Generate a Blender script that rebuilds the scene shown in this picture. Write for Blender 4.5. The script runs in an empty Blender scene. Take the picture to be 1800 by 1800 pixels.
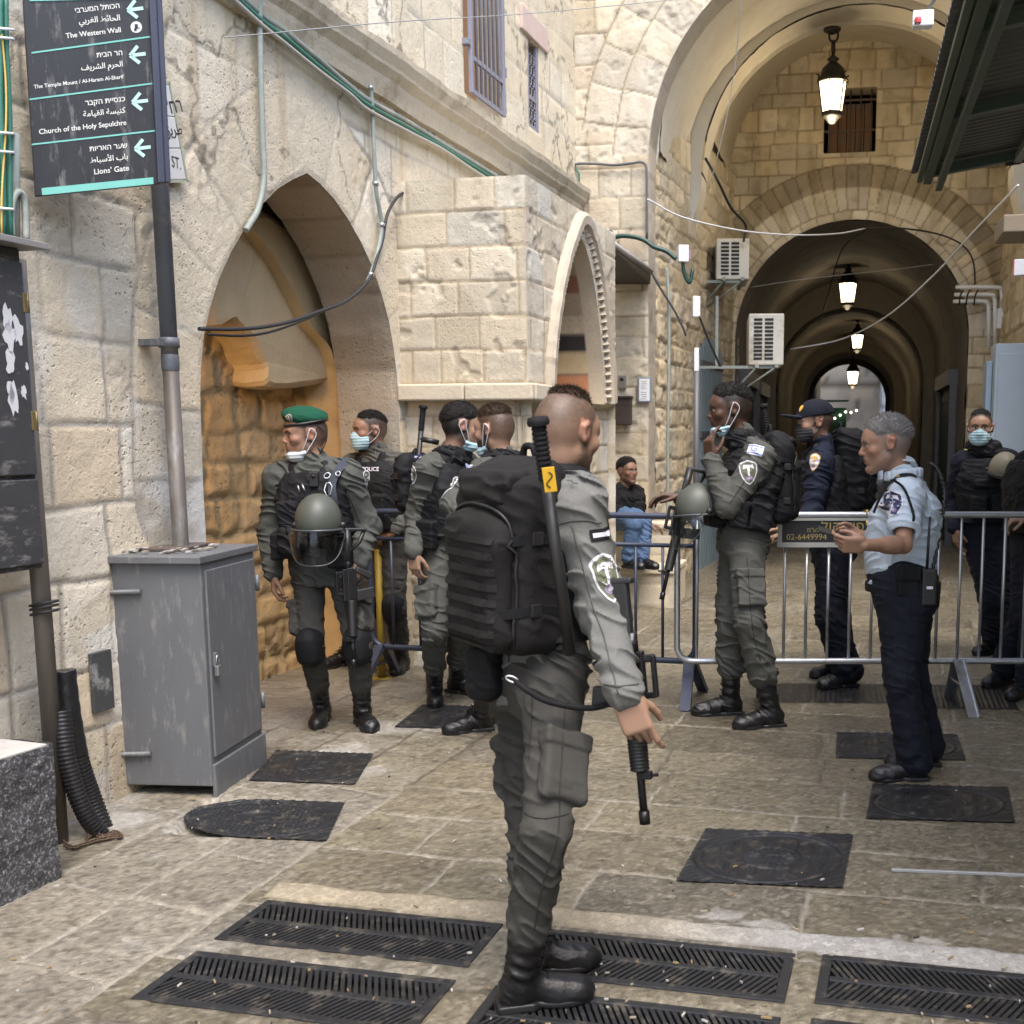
import bpy, bmesh, math, random
import numpy as np
from mathutils import Vector, Matrix
from mathutils.bvhtree import BVHTree

R = math.radians
random.seed(7)
SC = bpy.context.scene
COL = SC.collection
# ------------------------------------------------------------------ camera, world, sun
F_PX, CX, CY, HOR, CAMH = 2000.0, 1140.0, 1050.0, 768.0, 1.60
PITCH = math.atan((CY - HOR) / F_PX)
YAW = math.atan(350.0 * math.cos(PITCH) / F_PX)
cam_d = bpy.data.cameras.new("camera")
cam = bpy.data.objects.new("camera", cam_d)
COL.objects.link(cam)
cam.location = (0, 0, CAMH)
cam.rotation_euler = (R(90) - PITCH, 0, YAW)
cam_d.sensor_width = 36.0
cam_d.lens = 36.0 * F_PX / 1800.0
cam_d.shift_x = (900.0 - CX) / 1800.0
cam_d.shift_y = (CY - 900.0) / 1800.0
cam_d.clip_start = 0.05
cam_d.clip_end = 2000
cam_d.dof.use_dof = True
cam_d.dof.focus_distance = 5.6
cam_d.dof.aperture_fstop = 7.0
SC.camera = cam

SUN_EL, SUN_AZ = R(64), R(152)
w = bpy.data.worlds.new("World")
SC.world = w
w.use_nodes = True
nt = w.node_tree
nt.nodes.clear()
sky = nt.nodes.new("ShaderNodeTexSky")
sky.sky_type = 'NISHITA'
sky.sun_disc = False
sky.sun_elevation = SUN_EL
sky.sun_rotation = SUN_AZ
sky.air_density = 1.0
sky.dust_density = 3.0
bg = nt.nodes.new("ShaderNodeBackground")
bg.inputs[1].default_value = 0.15
out = nt.nodes.new("ShaderNodeOutputWorld")
nt.links.new(sky.outputs[0], bg.inputs[0])
nt.links.new(bg.outputs[0], out.inputs[0])
sun_d = bpy.data.lights.new("sun", 'SUN')
sun_d.energy = 0.95
sun_d.angle = R(32)
sun_d.color = (1.0, 0.95, 0.88)
sun = bpy.data.objects.new("sun", sun_d)
COL.objects.link(sun)
# sun_rotation measured from +Y clockwise; light travels from that direction
sd = Vector((math.sin(SUN_AZ) * math.cos(SUN_EL), math.cos(SUN_AZ) * math.cos(SUN_EL), math.sin(SUN_EL)))
sun.rotation_euler = sd.to_track_quat('Z', 'Y').to_euler()
SC.view_settings.view_transform = 'Standard'
SC.view_settings.look = 'None'
SC.view_settings.exposure = 1.8
SC.view_settings.gamma = 1.0
SC.cycles.max_bounces = 7
SC.cycles.diffuse_bounces = 4
SC.cycles.use_denoising = True

# ------------------------------------------------------------------ geometry helpers
cy, sy_, cp, sp = math.cos(YAW), math.sin(YAW), math.cos(PITCH), math.sin(PITCH)
HEAD = np.array([-sy_, cy, 0.0])            # horizontal heading of the lens
RGT = np.array([cy, sy_, 0.0])
FWD = HEAD * cp + np.array([0, 0, -sp])
UPV = HEAD * sp + np.array([0, 0, cp])
CAM = np.array([0.0, 0.0, CAMH])

def ray(px, py):
    d = RGT * ((px - CX) / F_PX) - UPV * ((py - CY) / F_PX) + FWD
    return d / d.dot(HEAD)                   # one metre of depth along the heading

def gnd(px, py, z=0.0):
    d = ray(px, py)
    return CAM + d * ((z - CAMH) / d[2])

def at(px, py, Z):
    return CAM + ray(px, py) * Z

def onplane(px, py, p0, n):
    d = ray(px, py)
    return CAM + d * (np.dot(np.array(p0) - CAM, n) / np.dot(d, n))

def proj(p):
    q = np.asarray(p, float) - CAM
    z = q @ FWD
    return CX + F_PX * (q @ RGT) / z, CY - F_PX * (q @ UPV) / z

def nrm(v):
    v = np.asarray(v, float)
    return v / (np.linalg.norm(v) + 1e-12)

# ------------------------------------------------------------------ noise (numpy)
def _hash(ix, iy, iz, seed):
    h = (ix.astype(np.uint32) * np.uint32(374761393) + iy.astype(np.uint32) * np.uint32(668265263)
         + iz.astype(np.uint32) * np.uint32(2147483647) + np.uint32((seed * 974711 + 12345) & 0xFFFFFFFF))
    h = (h ^ (h >> np.uint32(13))) * np.uint32(1274126177)
    h = (h ^ (h >> np.uint32(16))) * np.uint32(2246822519)
    return ((h ^ (h >> np.uint32(15))) & np.uint32(0xFFFFFF)).astype(np.float64) / float(0xFFFFFF)

def hash1(i, seed=0):
    i = np.asarray(i).astype(np.int64)
    z = np.zeros_like(i)
    return _hash(i, z, z, seed)

def vn2(x, y, seed=0):
    ix = np.floor(x).astype(np.int64); iy = np.floor(y).astype(np.int64)
    fx = x - ix; fy = y - iy
    fx = fx * fx * (3 - 2 * fx); fy = fy * fy * (3 - 2 * fy)
    z = np.zeros_like(ix)
    a = _hash(ix, iy, z, seed); b = _hash(ix + 1, iy, z, seed)
    c = _hash(ix, iy + 1, z, seed); d = _hash(ix + 1, iy + 1, z, seed)
    return a + (b - a) * fx + (c - a) * fy + (a - b - c + d) * fx * fy

def vn3(x, y, zz, seed=0):
    ix = np.floor(x).astype(np.int64); iy = np.floor(y).astype(np.int64); iz = np.floor(zz).astype(np.int64)
    fx = x - ix; fy = y - iy; fz = zz - iz
    fx = fx * fx * (3 - 2 * fx); fy = fy * fy * (3 - 2 * fy); fz = fz * fz * (3 - 2 * fz)
    r = 0.0
    for dx in (0, 1):
        for dy in (0, 1):
            for dz in (0, 1):
                r = r + _hash(ix + dx, iy + dy, iz + dz, seed) * (fx if dx else 1 - fx) * (fy if dy else 1 - fy) * (fz if dz else 1 - fz)
    return r

def fbm2(x, y, o=4, seed=0):
    r = 0.0; a = 0.5; t = 0.0
    for k in range(o):
        r = r + a * vn2(x, y, seed + k * 17); t += a
        x = x * 2.03 + 11.3; y = y * 2.03 + 5.7; a *= 0.5
    return r / t

def sstep(a, b, x):
    t = np.clip((x - a) / (b - a), 0, 1)
    return t * t * (3 - 2 * t)

def mix(a, b, t):
    a = np.asarray(a, float); b = np.asarray(b, float)
    t = np.asarray(t)[..., None]
    return a * (1 - t) + b * t

# ------------------------------------------------------------------ meshes
def mesh_np(name, V, Q, col=None, smooth=True, colname="Col"):
    V = np.ascontiguousarray(V, np.float32); Q = np.ascontiguousarray(Q, np.int32)
    me = bpy.data.meshes.new(name)
    k = Q.shape[1] if len(Q) else 4
    me.vertices.add(len(V)); me.vertices.foreach_set("co", V.ravel())
    me.loops.add(Q.size); me.loops.foreach_set("vertex_index", Q.ravel())
    me.polygons.add(len(Q)); me.polygons.foreach_set("loop_start", np.arange(0, Q.size, k, dtype=np.int32))
    me.update(calc_edges=True)
    if smooth:
        me.polygons.foreach_set("use_smooth", np.ones(len(Q), bool))
    if col is not None:
        a = me.color_attributes.new(colname, 'FLOAT_COLOR', 'POINT')
        c = np.ones((len(V), 4), np.float32); c[:, :3] = col
        a.data.foreach_set("color", c.ravel())
    me.validate()
    return me

def link(name, me, m=None, parent=None):
    o = bpy.data.objects.new(name, me)
    COL.objects.link(o)
    if m is not None:
        me.materials.append(m)
    if parent is not None:
        o.parent = parent
        if parent.type == 'EMPTY' or True:
            o.matrix_parent_inverse = parent.matrix_basis.inverted()
    return o

def empty(name, loc=(0, 0, 0), label=None, cat=None, group=None):
    o = bpy.data.objects.new(name, None)
    o.empty_display_size = 0.1
    o.location = Vector([float(c) for c in loc])
    COL.objects.link(o)
    if label: tag(o, label, cat, group)
    return o

def tag(o, label, cat, group=None, kind=None):
    if label: o["label"] = label
    if cat: o["category"] = cat
    if group: o["group"] = group
    if kind: o["kind"] = kind
    return o

class MB:
    """collects simple solids and links them as one mesh"""
    def __init__(s): s.v = []; s.f = []; s.sm = []; s.mi = []
    def add(s, vs, fs, smooth=False, mi=0):
        o = len(s.v)
        s.v += [tuple(float(c) for c in p) for p in vs]
        s.f += [tuple(i + o for i in f) for f in fs]
        s.sm += [smooth] * len(fs); s.mi += [mi] * len(fs)
        return s
    def box(s, c, h, M=None, bev=0.0, mi=0):
        """centre, half sizes, 3x3 axes as columns, optional chamfer"""
        M = np.eye(3) if M is None else np.asarray(M, float)
        c = np.asarray(c, float); h = np.asarray(h, float)
        if bev <= 0:
            vs = [c + M @ (h * np.array([x, y, z])) for x in (-1, 1) for y in (-1, 1) for z in (-1, 1)]
            s.add(vs, [(0, 1, 3, 2), (4, 6, 7, 5), (0, 4, 5, 1), (2, 3, 7, 6), (0, 2, 6, 4), (1, 5, 7, 3)], mi=mi)
        else:
            b = min(bev, min(h) * 0.9)
            bm = bmesh.new(); bmesh.ops.create_cube(bm, size=2.0)
            for v in bm.verts: v.co = Vector((v.co.x * h[0], v.co.y * h[1], v.co.z * h[2]))
            bmesh.ops.bevel(bm, geom=list(bm.edges), offset=b, segments=2, profile=0.5, affect='EDGES')
            bm.verts.index_update()
            s.add([c + M @ np.array(v.co) for v in bm.verts], [[v.index for v in f.verts] for f in bm.faces], mi=mi)
            bm.free()
        return s
    def tube(s, pts, r, n=8, cap=True, smooth=True, mi=0, closed=False):
        pts = [np.asarray(p, float) for p in pts]
        m = len(pts)
        rs = r if hasattr(r, '__len__') else [r] * m
        vs = []
        up = None
        for i, p in enumerate(pts):
            if closed: t = nrm(pts[(i + 1) % m] - pts[i - 1])
            else: t = nrm(pts[min(i + 1, m - 1)] - pts[max(i - 1, 0)])
            if up is None:
                up = np.array([0, 0, 1.0]) if abs(t[2]) < 0.9 else np.array([1.0, 0, 0])
            a = nrm(np.cross(t, up)); b = np.cross(a, t); up = b
            for k in range(n):
                th = 2 * math.pi * k / n
                vs.append(p + rs[i] * (math.cos(th) * a + math.sin(th) * b))
        fs = []
        for i in range(m if closed else m - 1):
            j = (i + 1) % m
            for k in range(n):
                l = (k + 1) % n
                fs.append((i * n + k, i * n + l, j * n + l, j * n + k))
        s.add(vs, fs, smooth, mi)
        if cap and not closed:
            o = len(s.v) - len(vs)
            s.f.append(tuple(o + k for k in range(n))[::-1]); s.f.append(tuple(o + (m - 1) * n + k for k in range(n)))
            s.sm += [False, False]; s.mi += [mi, mi]
        return s
    def lathe(s, c, prof, n=20, M=None, mi=0, smooth=True):
        M = np.eye(3) if M is None else np.asarray(M, float); c = np.asarray(c, float)
        vs = []
        for (r, z) in prof:
            for k in range(n):
                t = 2 * math.pi * k / n
                vs.append(c + M @ np.array([r * math.cos(t), r * math.sin(t), z]))
        fs = [(i * n + k, i * n + (k + 1) % n, (i + 1) * n + (k + 1) % n, (i + 1) * n + k) for i in range(len(prof) - 1) for k in range(n)]
        return s.add(vs, fs, smooth, mi)
    def prism(s, poly, w0, w1, fr, mi=0):
        """polygon in (u,v) of a frame, extruded from w0 to w1 along its normal"""
        n = len(poly)
        vs = [fr(u, v, w0) for u, v in poly] + [fr(u, v, w1) for u, v in poly]
        fs = [tuple(range(n))[::-1], tuple(range(n, 2 * n))] + [(i, (i + 1) % n, n + (i + 1) % n, n + i) for i in range(n)]
        return s.add(vs, fs, mi=mi)
    def build(s, name, m, parent=None, smooth=None):
        me = bpy.data.meshes.new(name)
        me.from_pydata(s.v, [], s.f)
        for p, sm, mi in zip(me.polygons, s.sm, s.mi):
            p.use_smooth = sm if smooth is None else smooth
            p.material_index = mi
        bm = bmesh.new(); bm.from_mesh(me)
        bmesh.ops.recalc_face_normals(bm, faces=bm.faces)
        bm.to_mesh(me); bm.free()
        ms = m if isinstance(m, (list, tuple)) else [m]
        o = link(name, me, None, parent)
        for q in ms: me.materials.append(q)
        return o

def frame(O, U, N=None):
    """vertical plane: u along U, v up, w along the outward normal"""
    O = np.array(O, float); U = nrm(np.array(U, float))
    N = nrm(np.array(N, float)) if N is not None else np.array([U[1], -U[0], 0.0])
    def fr(u, v, w=0.0): return O + U * u + np.array([0, 0, 1.0]) * v + N * w
    fr.O, fr.U, fr.N = O, U, N
    def uv(px, py, w=0.0):
        p = onplane(px, py, O + N * w, N) - O
        return float(p @ U), float(p[2])
    fr.uv = uv
    fr.M = np.stack([U, N, np.array([0, 0, 1.0])], 1)       # columns: along, out, up
    return fr

def bez(pts, n=24):
    """smooth Catmull-Rom line through points"""
    P = [np.asarray(p, float) for p in pts]
    if len(P) < 3: return [P[0] + (P[-1] - P[0]) * t for t in np.linspace(0, 1, 2)]
    P = [2 * P[0] - P[1]] + P + [2 * P[-1] - P[-2]]
    out = []
    seg = len(P) - 3
    k = max(2, n // seg)
    for i in range(seg):
        a, b, c, d = P[i:i + 4]
        for t in np.linspace(0, 1, k, endpoint=False):
            out.append(0.5 * (2 * b + (c - a) * t + (2 * a - 5 * b + 4 * c - d) * t * t + (3 * b - a - 3 * c + d) * t ** 3))
    out.append(P[-2])
    return out

def poly_sd(u, v, poly):
    """signed distance to a polygon, negative inside"""
    poly = np.asarray(poly, float)
    d = np.full(u.shape, 1e9); ins = np.zeros(u.shape, bool)
    n = len(poly)
    for i in range(n):
        a = poly[i]; b = poly[(i + 1) % n]
        e = b - a; l2 = (e @ e) + 1e-12
        t = np.clip(((u - a[0]) * e[0] + (v - a[1]) * e[1]) / l2, 0, 1)
        d = np.minimum(d, (u - a[0] - t * e[0]) ** 2 + (v - a[1] - t * e[1]) ** 2)
        cnd = (a[1] > v) != (b[1] > v)
        xx = a[0] + (v - a[1]) / (e[1] if abs(e[1]) > 1e-9 else 1e-9) * e[0]
        ins ^= cnd & (u < xx)
    d = np.sqrt(d)
    return np.where(ins, -d, d)

def arch_poly(c, spring, r, bottom=-0.2, n=28, rise=None):
    rise = r if rise is None else rise
    p = [(c - r, bottom)]
    p += [(c - r * math.cos(t), spring + rise * math.sin(t)) for t in np.linspace(0, math.pi, n)]
    p += [(c + r, bottom)]
    return p

# ------------------------------------------------------------------ materials
MATS = {}
def mat(name, base=(0.5, 0.5, 0.5), rough=0.6, metal=0.0, var=0.15, vscale=6.0, bump=0.0, bscale=40.0, attr=None,
        spec=0.5, emit=None, estr=0.0, alpha=1.0, trans=0.0, fine=0.0, coat=0.0, dirt=None, dscale=3.0, damt=0.5, rvar=0.12, weave=0.0, sheen=0.0, stretch=None):
    m = bpy.data.materials.new(name); MATS[name] = m
    m.use_nodes = True
    t = m.node_tree; N = t.nodes; L = t.links
    b = N["Principled BSDF"]
    b.inputs["Metallic"].default_value = metal
    b.inputs["Specular IOR Level"].default_value = spec
    tc = N.new("ShaderNodeTexCoord")
    src = tc.outputs["Object"]
    if stretch:
        mp = N.new("ShaderNodeMapping"); mp.inputs["Scale"].default_value = stretch
        L.new(src, mp.inputs[0]); src = mp.outputs[0]
    def noise(sc, det=5.0, rg=0.6):
        n = N.new("ShaderNodeTexNoise"); n.inputs["Scale"].default_value = sc
        n.inputs["Detail"].default_value = det; n.inputs["Roughness"].default_value = rg
        L.new(src, n.inputs["Vector"]); return n.outputs["Fac"]
    def mth(op, a, c):
        q = N.new("ShaderNodeMath"); q.operation = op
        for i, x in enumerate((a, c)):
            if hasattr(x, 'links'): L.new(x, q.inputs[i])
            else: q.inputs[i].default_value = x
        return q.outputs[0]
    if attr:
        at_ = N.new("ShaderNodeAttribute"); at_.attribute_name = attr; c0 = at_.outputs["Color"]
    else:
        rgb = N.new("ShaderNodeRGB"); rgb.outputs[0].default_value = (*base, 1); c0 = rgb.outputs[0]
    n1 = noise(vscale, 6.0, 0.65)
    if var > 0 or fine > 0:
        f = mth('MULTIPLY_ADD', n1, 2 * var)
        f.node.inputs[2].default_value = 1 - var
        if fine > 0:
            n2 = noise(vscale * 14, 3.0, 0.7)
            g = mth('MULTIPLY_ADD', n2, 2 * fine); g.node.inputs[2].default_value = 1 - fine
            f = mth('MULTIPLY', f, g)
        vm = N.new("ShaderNodeVectorMath"); vm.operation = 'SCALE'
        L.new(c0, vm.inputs[0]); L.new(f, vm.inputs["Scale"]); c0 = vm.outputs[0]
    if dirt is not None:
        dn = noise(dscale, 8.0, 0.7)
        rp = N.new("ShaderNodeValToRGB"); th_ = .5 + (.5 - damt) * .42; rp.color_ramp.elements[0].position = th_ - 0.03; rp.color_ramp.elements[1].position = th_ + 0.09
        L.new(dn, rp.inputs[0])
        mx = N.new("ShaderNodeMix"); mx.data_type = 'RGBA'
        L.new(rp.outputs[0], mx.inputs[0]); L.new(c0, mx.inputs[6]); mx.inputs[7].default_value = (*dirt, 1); c0 = mx.outputs[2]
    L.new(c0, b.inputs["Base Color"])
    rr = mth('MULTIPLY_ADD', n1, 2 * rvar); rr.node.inputs[2].default_value = rough - rvar
    L.new(rr, b.inputs["Roughness"])
    if bump > 0 or weave > 0:
        h = noise(bscale, 6.0, 0.7)
        if weave > 0:
            wv = N.new("ShaderNodeTexVoronoi"); wv.inputs["Scale"].default_value = 420.0; L.new(src, wv.inputs["Vector"])
            ww = mth('MULTIPLY', wv.outputs["Distance"], weave)
            h = mth('ADD', mth('MULTIPLY', h, max(bump, 0.01)), ww)
            s_ = 1.0
        else: s_ = bump
        bp = N.new("ShaderNodeBump"); bp.inputs["Strength"].default_value = min(1.0, s_); bp.inputs["Distance"].default_value = 0.012
        L.new(h, bp.inputs["Height"]); L.new(bp.outputs[0], b.inputs["Normal"])
    if emit is not None:
        b.inputs["Emission Color"].default_value = (*emit, 1); b.inputs["Emission Strength"].default_value = estr
    if alpha < 1: b.inputs["Alpha"].default_value = alpha
    if trans > 0: b.inputs["Transmission Weight"].default_value = trans
    if coat > 0: b.inputs["Coat Weight"].default_value = coat
    if sheen > 0: b.inputs["Sheen Weight"].default_value = sheen
    return m

def stone_mat(name, bump=0.5, rough=0.88, pits=1.0, var=0.13, wet=0.0, chips=0.0):
    """limestone: colour per point from the relief sheet, grain, pits and stains from noise"""
    m = bpy.data.materials.new(name); MATS[name] = m
    m.use_nodes = True
    t = m.node_tree; N = t.nodes; L = t.links
    b = N["Principled BSDF"]
    g = N.new("ShaderNodeNewGeometry"); src = g.outputs["Position"]
    a = N.new("ShaderNodeAttribute"); a.attribute_name = "Col"
    def noise(sc, det=6.0, rg=0.65):
        n = N.new("ShaderNodeTexNoise"); n.inputs["Scale"].default_value = sc; n.inputs["Detail"].default_value = det; n.inputs["Roughness"].default_value = rg
        L.new(src, n.inputs["Vector"]); return n.outputs["Fac"]
    def ma(x, k, c):
        q = N.new("ShaderNodeMath"); q.operation = 'MULTIPLY_ADD'; L.new(x, q.inputs[0]); q.inputs[1].default_value = k; q.inputs[2].default_value = c; return q.outputs[0]
    def mu(x, y, op='MULTIPLY'):
        q = N.new("ShaderNodeMath"); q.operation = op; L.new(x, q.inputs[0]); L.new(y, q.inputs[1]); return q.outputs[0]
    n1 = noise(5.0); n2 = noise(38.0, 5.0, 0.7); n3 = noise(150.0, 2.0)
    v = N.new("ShaderNodeTexVoronoi"); v.inputs["Scale"].default_value = 34.0; v.inputs["Randomness"].default_value = 1.0
    wr = N.new("ShaderNodeVectorMath"); wr.operation = 'MULTIPLY_ADD'
    nz = N.new("ShaderNodeTexNoise"); nz.inputs["Scale"].default_value = 30.0; L.new(src, nz.inputs["Vector"])
    L.new(nz.outputs["Color"], wr.inputs[0]); wr.inputs[1].default_value = (0.04, 0.04, 0.04); L.new(src, wr.inputs[2])
    L.new(wr.outputs[0], v.inputs["Vector"])
    rp = N.new("ShaderNodeValToRGB"); rp.color_ramp.elements[0].position = 0.10; rp.color_ramp.elements[1].position = 0.32
    L.new(v.outputs["Distance"], rp.inputs[0])
    pm = N.new("ShaderNodeValToRGB"); pm.color_ramp.elements[0].position = 0.46; pm.color_ramp.elements[1].position = 0.62
    L.new(noise(3.1, 4.0), pm.inputs[0])
    # pit = (1-ramp)*mask
    inv = N.new("ShaderNodeMath"); inv.operation = 'SUBTRACT'; inv.inputs[0].default_value = 1.0; L.new(rp.outputs[0], inv.inputs[1])
    pit = mu(inv.outputs[0], pm.outputs[0])
    f = mu(mu(ma(n1, 2 * var, 1 - var), ma(n2, 0.26, 0.87)), ma(n3, 0.16, 0.92))
    f = mu(f, ma(pit, -0.45 * pits, 1.0))
    chip_h = None
    if chips > 0:
        for sc_, k_ in ((46.0, chips), (120.0, chips * 0.7)):
            vc = N.new("ShaderNodeTexVoronoi"); vc.inputs["Scale"].default_value = sc_; L.new(wr.outputs[0], vc.inputs["Vector"])
            sx = N.new("ShaderNodeSeparateColor"); L.new(vc.outputs["Color"], sx.inputs[0])
            pw = N.new("ShaderNodeMath"); pw.operation = 'POWER'; L.new(sx.outputs[0], pw.inputs[0]); pw.inputs[1].default_value = 2.2
            f = mu(f, ma(pw.outputs[0], 2.4 * k_, 1 - 0.75 * k_))
            chip_h = ma(sx.outputs[1], 0.5 * k_, 0.0)
    vm = N.new("ShaderNodeVectorMath"); vm.operation = 'SCALE'; L.new(a.outputs["Color"], vm.inputs[0]); L.new(f, vm.inputs["Scale"])
    L.new(vm.outputs[0], b.inputs["Base Color"])
    h = mu(mu(ma(n2, 0.9, 0.0), ma(n3, 0.35, 0.0), 'ADD'), ma(pit, -1.1 * pits, 0.0), 'ADD')
    if chip_h is not None: h = mu(h, chip_h, 'ADD')
    bp = N.new("ShaderNodeBump"); bp.inputs["Strength"].default_value = bump; bp.inputs["Distance"].default_value = 0.014
    L.new(h, bp.inputs["Height"]); L.new(bp.outputs[0], b.inputs["Normal"])
    if wet > 0:
        L.new(ma(n1, wet, rough - wet * 0.7), b.inputs["Roughness"]); b.inputs["Specular IOR Level"].default_value = 0.5
    else:
        b.inputs["Roughness"].default_value = rough; b.inputs["Specular IOR Level"].default_value = 0.3
    return m
# ------------------------------------------------------------------ masonry relief sheets
def courses(u, v, bounds, L, seed, jit=0.35):
    bounds = np.asarray(bounds, float)
    r = np.clip(np.searchsorted(bounds, v, side='right') - 1, 0, len(bounds) - 2)
    ev = np.minimum(v - bounds[r], bounds[r + 1] - v)
    Lr = L * (0.75 + 0.5 * hash1(r, seed + 1))
    s = u / Lr + hash1(r, seed + 2) * 7.0 + 100.0
    i = np.floor(s).astype(np.int64)
    bi = lambda k: k + jit * (hash1(k * 131 + r * 7919, seed + 3) - 0.5)
    i = np.where(s < bi(i), i - 1, i); i = np.where(s >= bi(i + 1), i + 1, i)
    eu = np.minimum(s - bi(i), bi(i + 1) - s) * Lr
    return np.minimum(ev, eu), i * 131 + r * 7919

def poly_param(u, v, poly):
    """unsigned distance to an open polyline and arc length of the foot point"""
    poly = np.asarray(poly, float)
    best = np.full(u.shape, 1e9); par = np.zeros(u.shape); acc = 0.0
    for i in range(len(poly) - 1):
        a = poly[i]; e = poly[i + 1] - a; l = math.hypot(*e) + 1e-9
        t = np.clip(((u - a[0]) * e[0] + (v - a[1]) * e[1]) / l ** 2, 0, 1)
        d = np.hypot(u - a[0] - t * e[0], v - a[1] - t * e[1])
        m = d < best
        best = np.where(m, d, best); par = np.where(m, acc + t * l, par); acc += l
    return best, par

def random_bounds(lo, hi, mean, seed):
    rs = np.random.RandomState(seed); b = [lo]
    while b[-1] < hi: b.append(b[-1] + mean * (0.72 + 0.56 * rs.rand()))
    return b

def stone_fn(bounds, L, seed, pal, mortar, joint=0.012, depth=0.012, rough=0.006, warp=0.02, ring=None, plaster=None, stain=None, erode=0.0, tone=0.16, mortar_w=1.0):
    """returns f(u,v) -> (relief, colour)"""
    pal = np.asarray(pal, float); mortar = np.asarray(mortar, float)
    def f(u, v):
        wu = u + warp * (fbm2(u * 3, v * 3, 3, seed + 5) - 0.5) * 2
        wv = v + warp * (fbm2(u * 3, v * 3, 3, seed + 6) - 0.5) * 2
        e, sid = courses(wu, wv, bounds, L, seed)
        if ring is not None:
            for (pl, wd, ln, sp) in ring:
                d, p = poly_param(wu, wv, pl)
                inr = (d < wd) & (wv > sp)
                s = p / ln; i = np.floor(s).astype(np.int64)
                er = np.minimum(np.minimum(s - i, i + 1 - s) * ln, np.minimum(wd - d, np.where(d < wd, 1e3, 0)))
                er = np.minimum(er, wd - d)
                e = np.where(inr, er, np.minimum(e, np.where((wv > sp), np.maximum(d - wd, 0), 1e3)))
                sid = np.where(inr, i * 37 + 5000003, sid)
        h0 = hash1(sid, seed + 11); h1 = hash1(sid, seed + 12); h2 = hash1(sid, seed + 13)
        k = sstep(joint * 0.3, joint * 1.2, e)
        n = fbm2(u * 9, v * 9, 5, seed + 7); nb = fbm2(u * 2.2, v * 2.2, 4, seed + 8); nf = fbm2(u * 40, v * 40, 3, seed + 9)
        rel = k * depth * (0.6 + 0.8 * h1) + rough * 2 * (n - 0.5) + rough * 0.9 * (nf - 0.5)
        c = pal[(h0 * len(pal)).astype(int) % len(pal)]
        c = c * (1 - tone + 2 * tone * h2)[..., None]
        if erode > 0:
            er = sstep(0.52, 0.66, fbm2(u * 1.6 + h0 * 3, v * 1.6, 4, seed + 21)) * erode
            pit = sstep(0.5, 0.72, fbm2(u * 22, v * 22, 3, seed + 22))
            rel = rel - er * (0.012 + 0.03 * pit)
            c = c * (1 - 0.30 * (er * pit))[..., None]
            c = mix(c, np.array([0.52, 0.40, 0.26]), er * 0.28)
        c = mix(mortar * (0.85 + 0.3 * nb)[..., None], c, np.clip(k + (1 - mortar_w), 0, 1))
        if plaster is not None:
            pm, pc, pr = plaster(u, v, seed)
            c = mix(c, np.asarray(pc) * (0.86 + 0.28 * n)[..., None], pm)
            rel = rel * (1 - pm * 0.8) + pm * pr
        if stain is not None: c = stain(u, v, c, n, nb)
        return rel, c
    return f

def sheet(name, m, us, vs, P, fn, hole=None, holepts=None, parent=None, damp=0.03):
    """relief surface over a (u,v) grid. P(u,v,w)->xyz arrays; holes are polygons in (u,v)"""
    U, V = np.meshgrid(np.asarray(us, float), np.asarray(vs, float), indexing='ij')
    nu, nv = U.shape
    keep = np.ones((nu - 1, nv - 1), bool)
    sd = None
    if hole:
        sd = np.full(U.shape, 1e9)
        for pl in hole: sd = np.minimum(sd, poly_sd(U, V, pl))
        inside = sd < 0
        keep = ~(inside[:-1, :-1] & inside[1:, :-1] & inside[:-1, 1:] & inside[1:, 1:])
        cell = max(us[1] - us[0], vs[1] - vs[0])
        near = inside & (sd > -2.2 * cell)
        for pl in hole:
            uu, vv = U[near], V[near]
            h = 1e-3
            s0 = poly_sd(uu, vv, pl)
            gx = (poly_sd(uu + h, vv, pl) - poly_sd(uu - h, vv, pl)) / (2 * h)
            gy = (poly_sd(uu, vv + h, pl) - poly_sd(uu, vv - h, pl)) / (2 * h)
            mv = s0 < 0
            U[near] = np.where(mv, uu - gx * s0, uu); V[near] = np.where(mv, vv - gy * s0, vv)
        sd = np.maximum(sd, 0)
    rel, c = fn(U, V)
    if sd is not None and damp > 0: rel = rel * sstep(0, damp, sd)
    X = P(U, V, rel)
    idx = np.arange(nu * nv).reshape(nu, nv)
    Q = np.stack([idx[:-1, :-1], idx[1:, :-1], idx[1:, 1:], idx[:-1, 1:]], -1)[keep].reshape(-1, 4)
    used = np.zeros(nu * nv, bool); used[Q.ravel()] = True
    mp = np.cumsum(used) - 1
    me = mesh_np(name, X.reshape(-1, 3)[used], mp[Q], np.clip(c, 0, 1).reshape(-1, 3)[used])
    return link(name, me, m, parent)

def planeP(fr):
    def P(U, V, W):
        return fr.O + U[..., None] * fr.U + V[..., None] * np.array([0, 0, 1.0]) + W[..., None] * fr.N
    return P

def curveP(fr, poly, flip=1):
    """surface swept along a profile polyline: u = arc length, v = depth behind the plane, w pushes into the opening"""
    poly = np.asarray(poly, float)
    seg = np.hypot(*(poly[1:] - poly[:-1]).T); acc = np.concatenate([[0], np.cumsum(seg)])
    t = np.gradient(poly, axis=0); t = t / np.linalg.norm(t, axis=1)[:, None]
    nn = np.stack([t[:, 1], -t[:, 0]], 1) * flip
    def P(U, V, W):
        a = np.interp(U, acc, poly[:, 0]); b = np.interp(U, acc, poly[:, 1])
        na = np.interp(U, acc, nn[:, 0]); nb = np.interp(U, acc, nn[:, 1])
        a = a + na * W; b = b + nb * W
        return fr.O + a[..., None] * fr.U + b[..., None] * np.array([0, 0, 1.0]) - V[..., None] * fr.N
    P.length = acc[-1]
    return P

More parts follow.
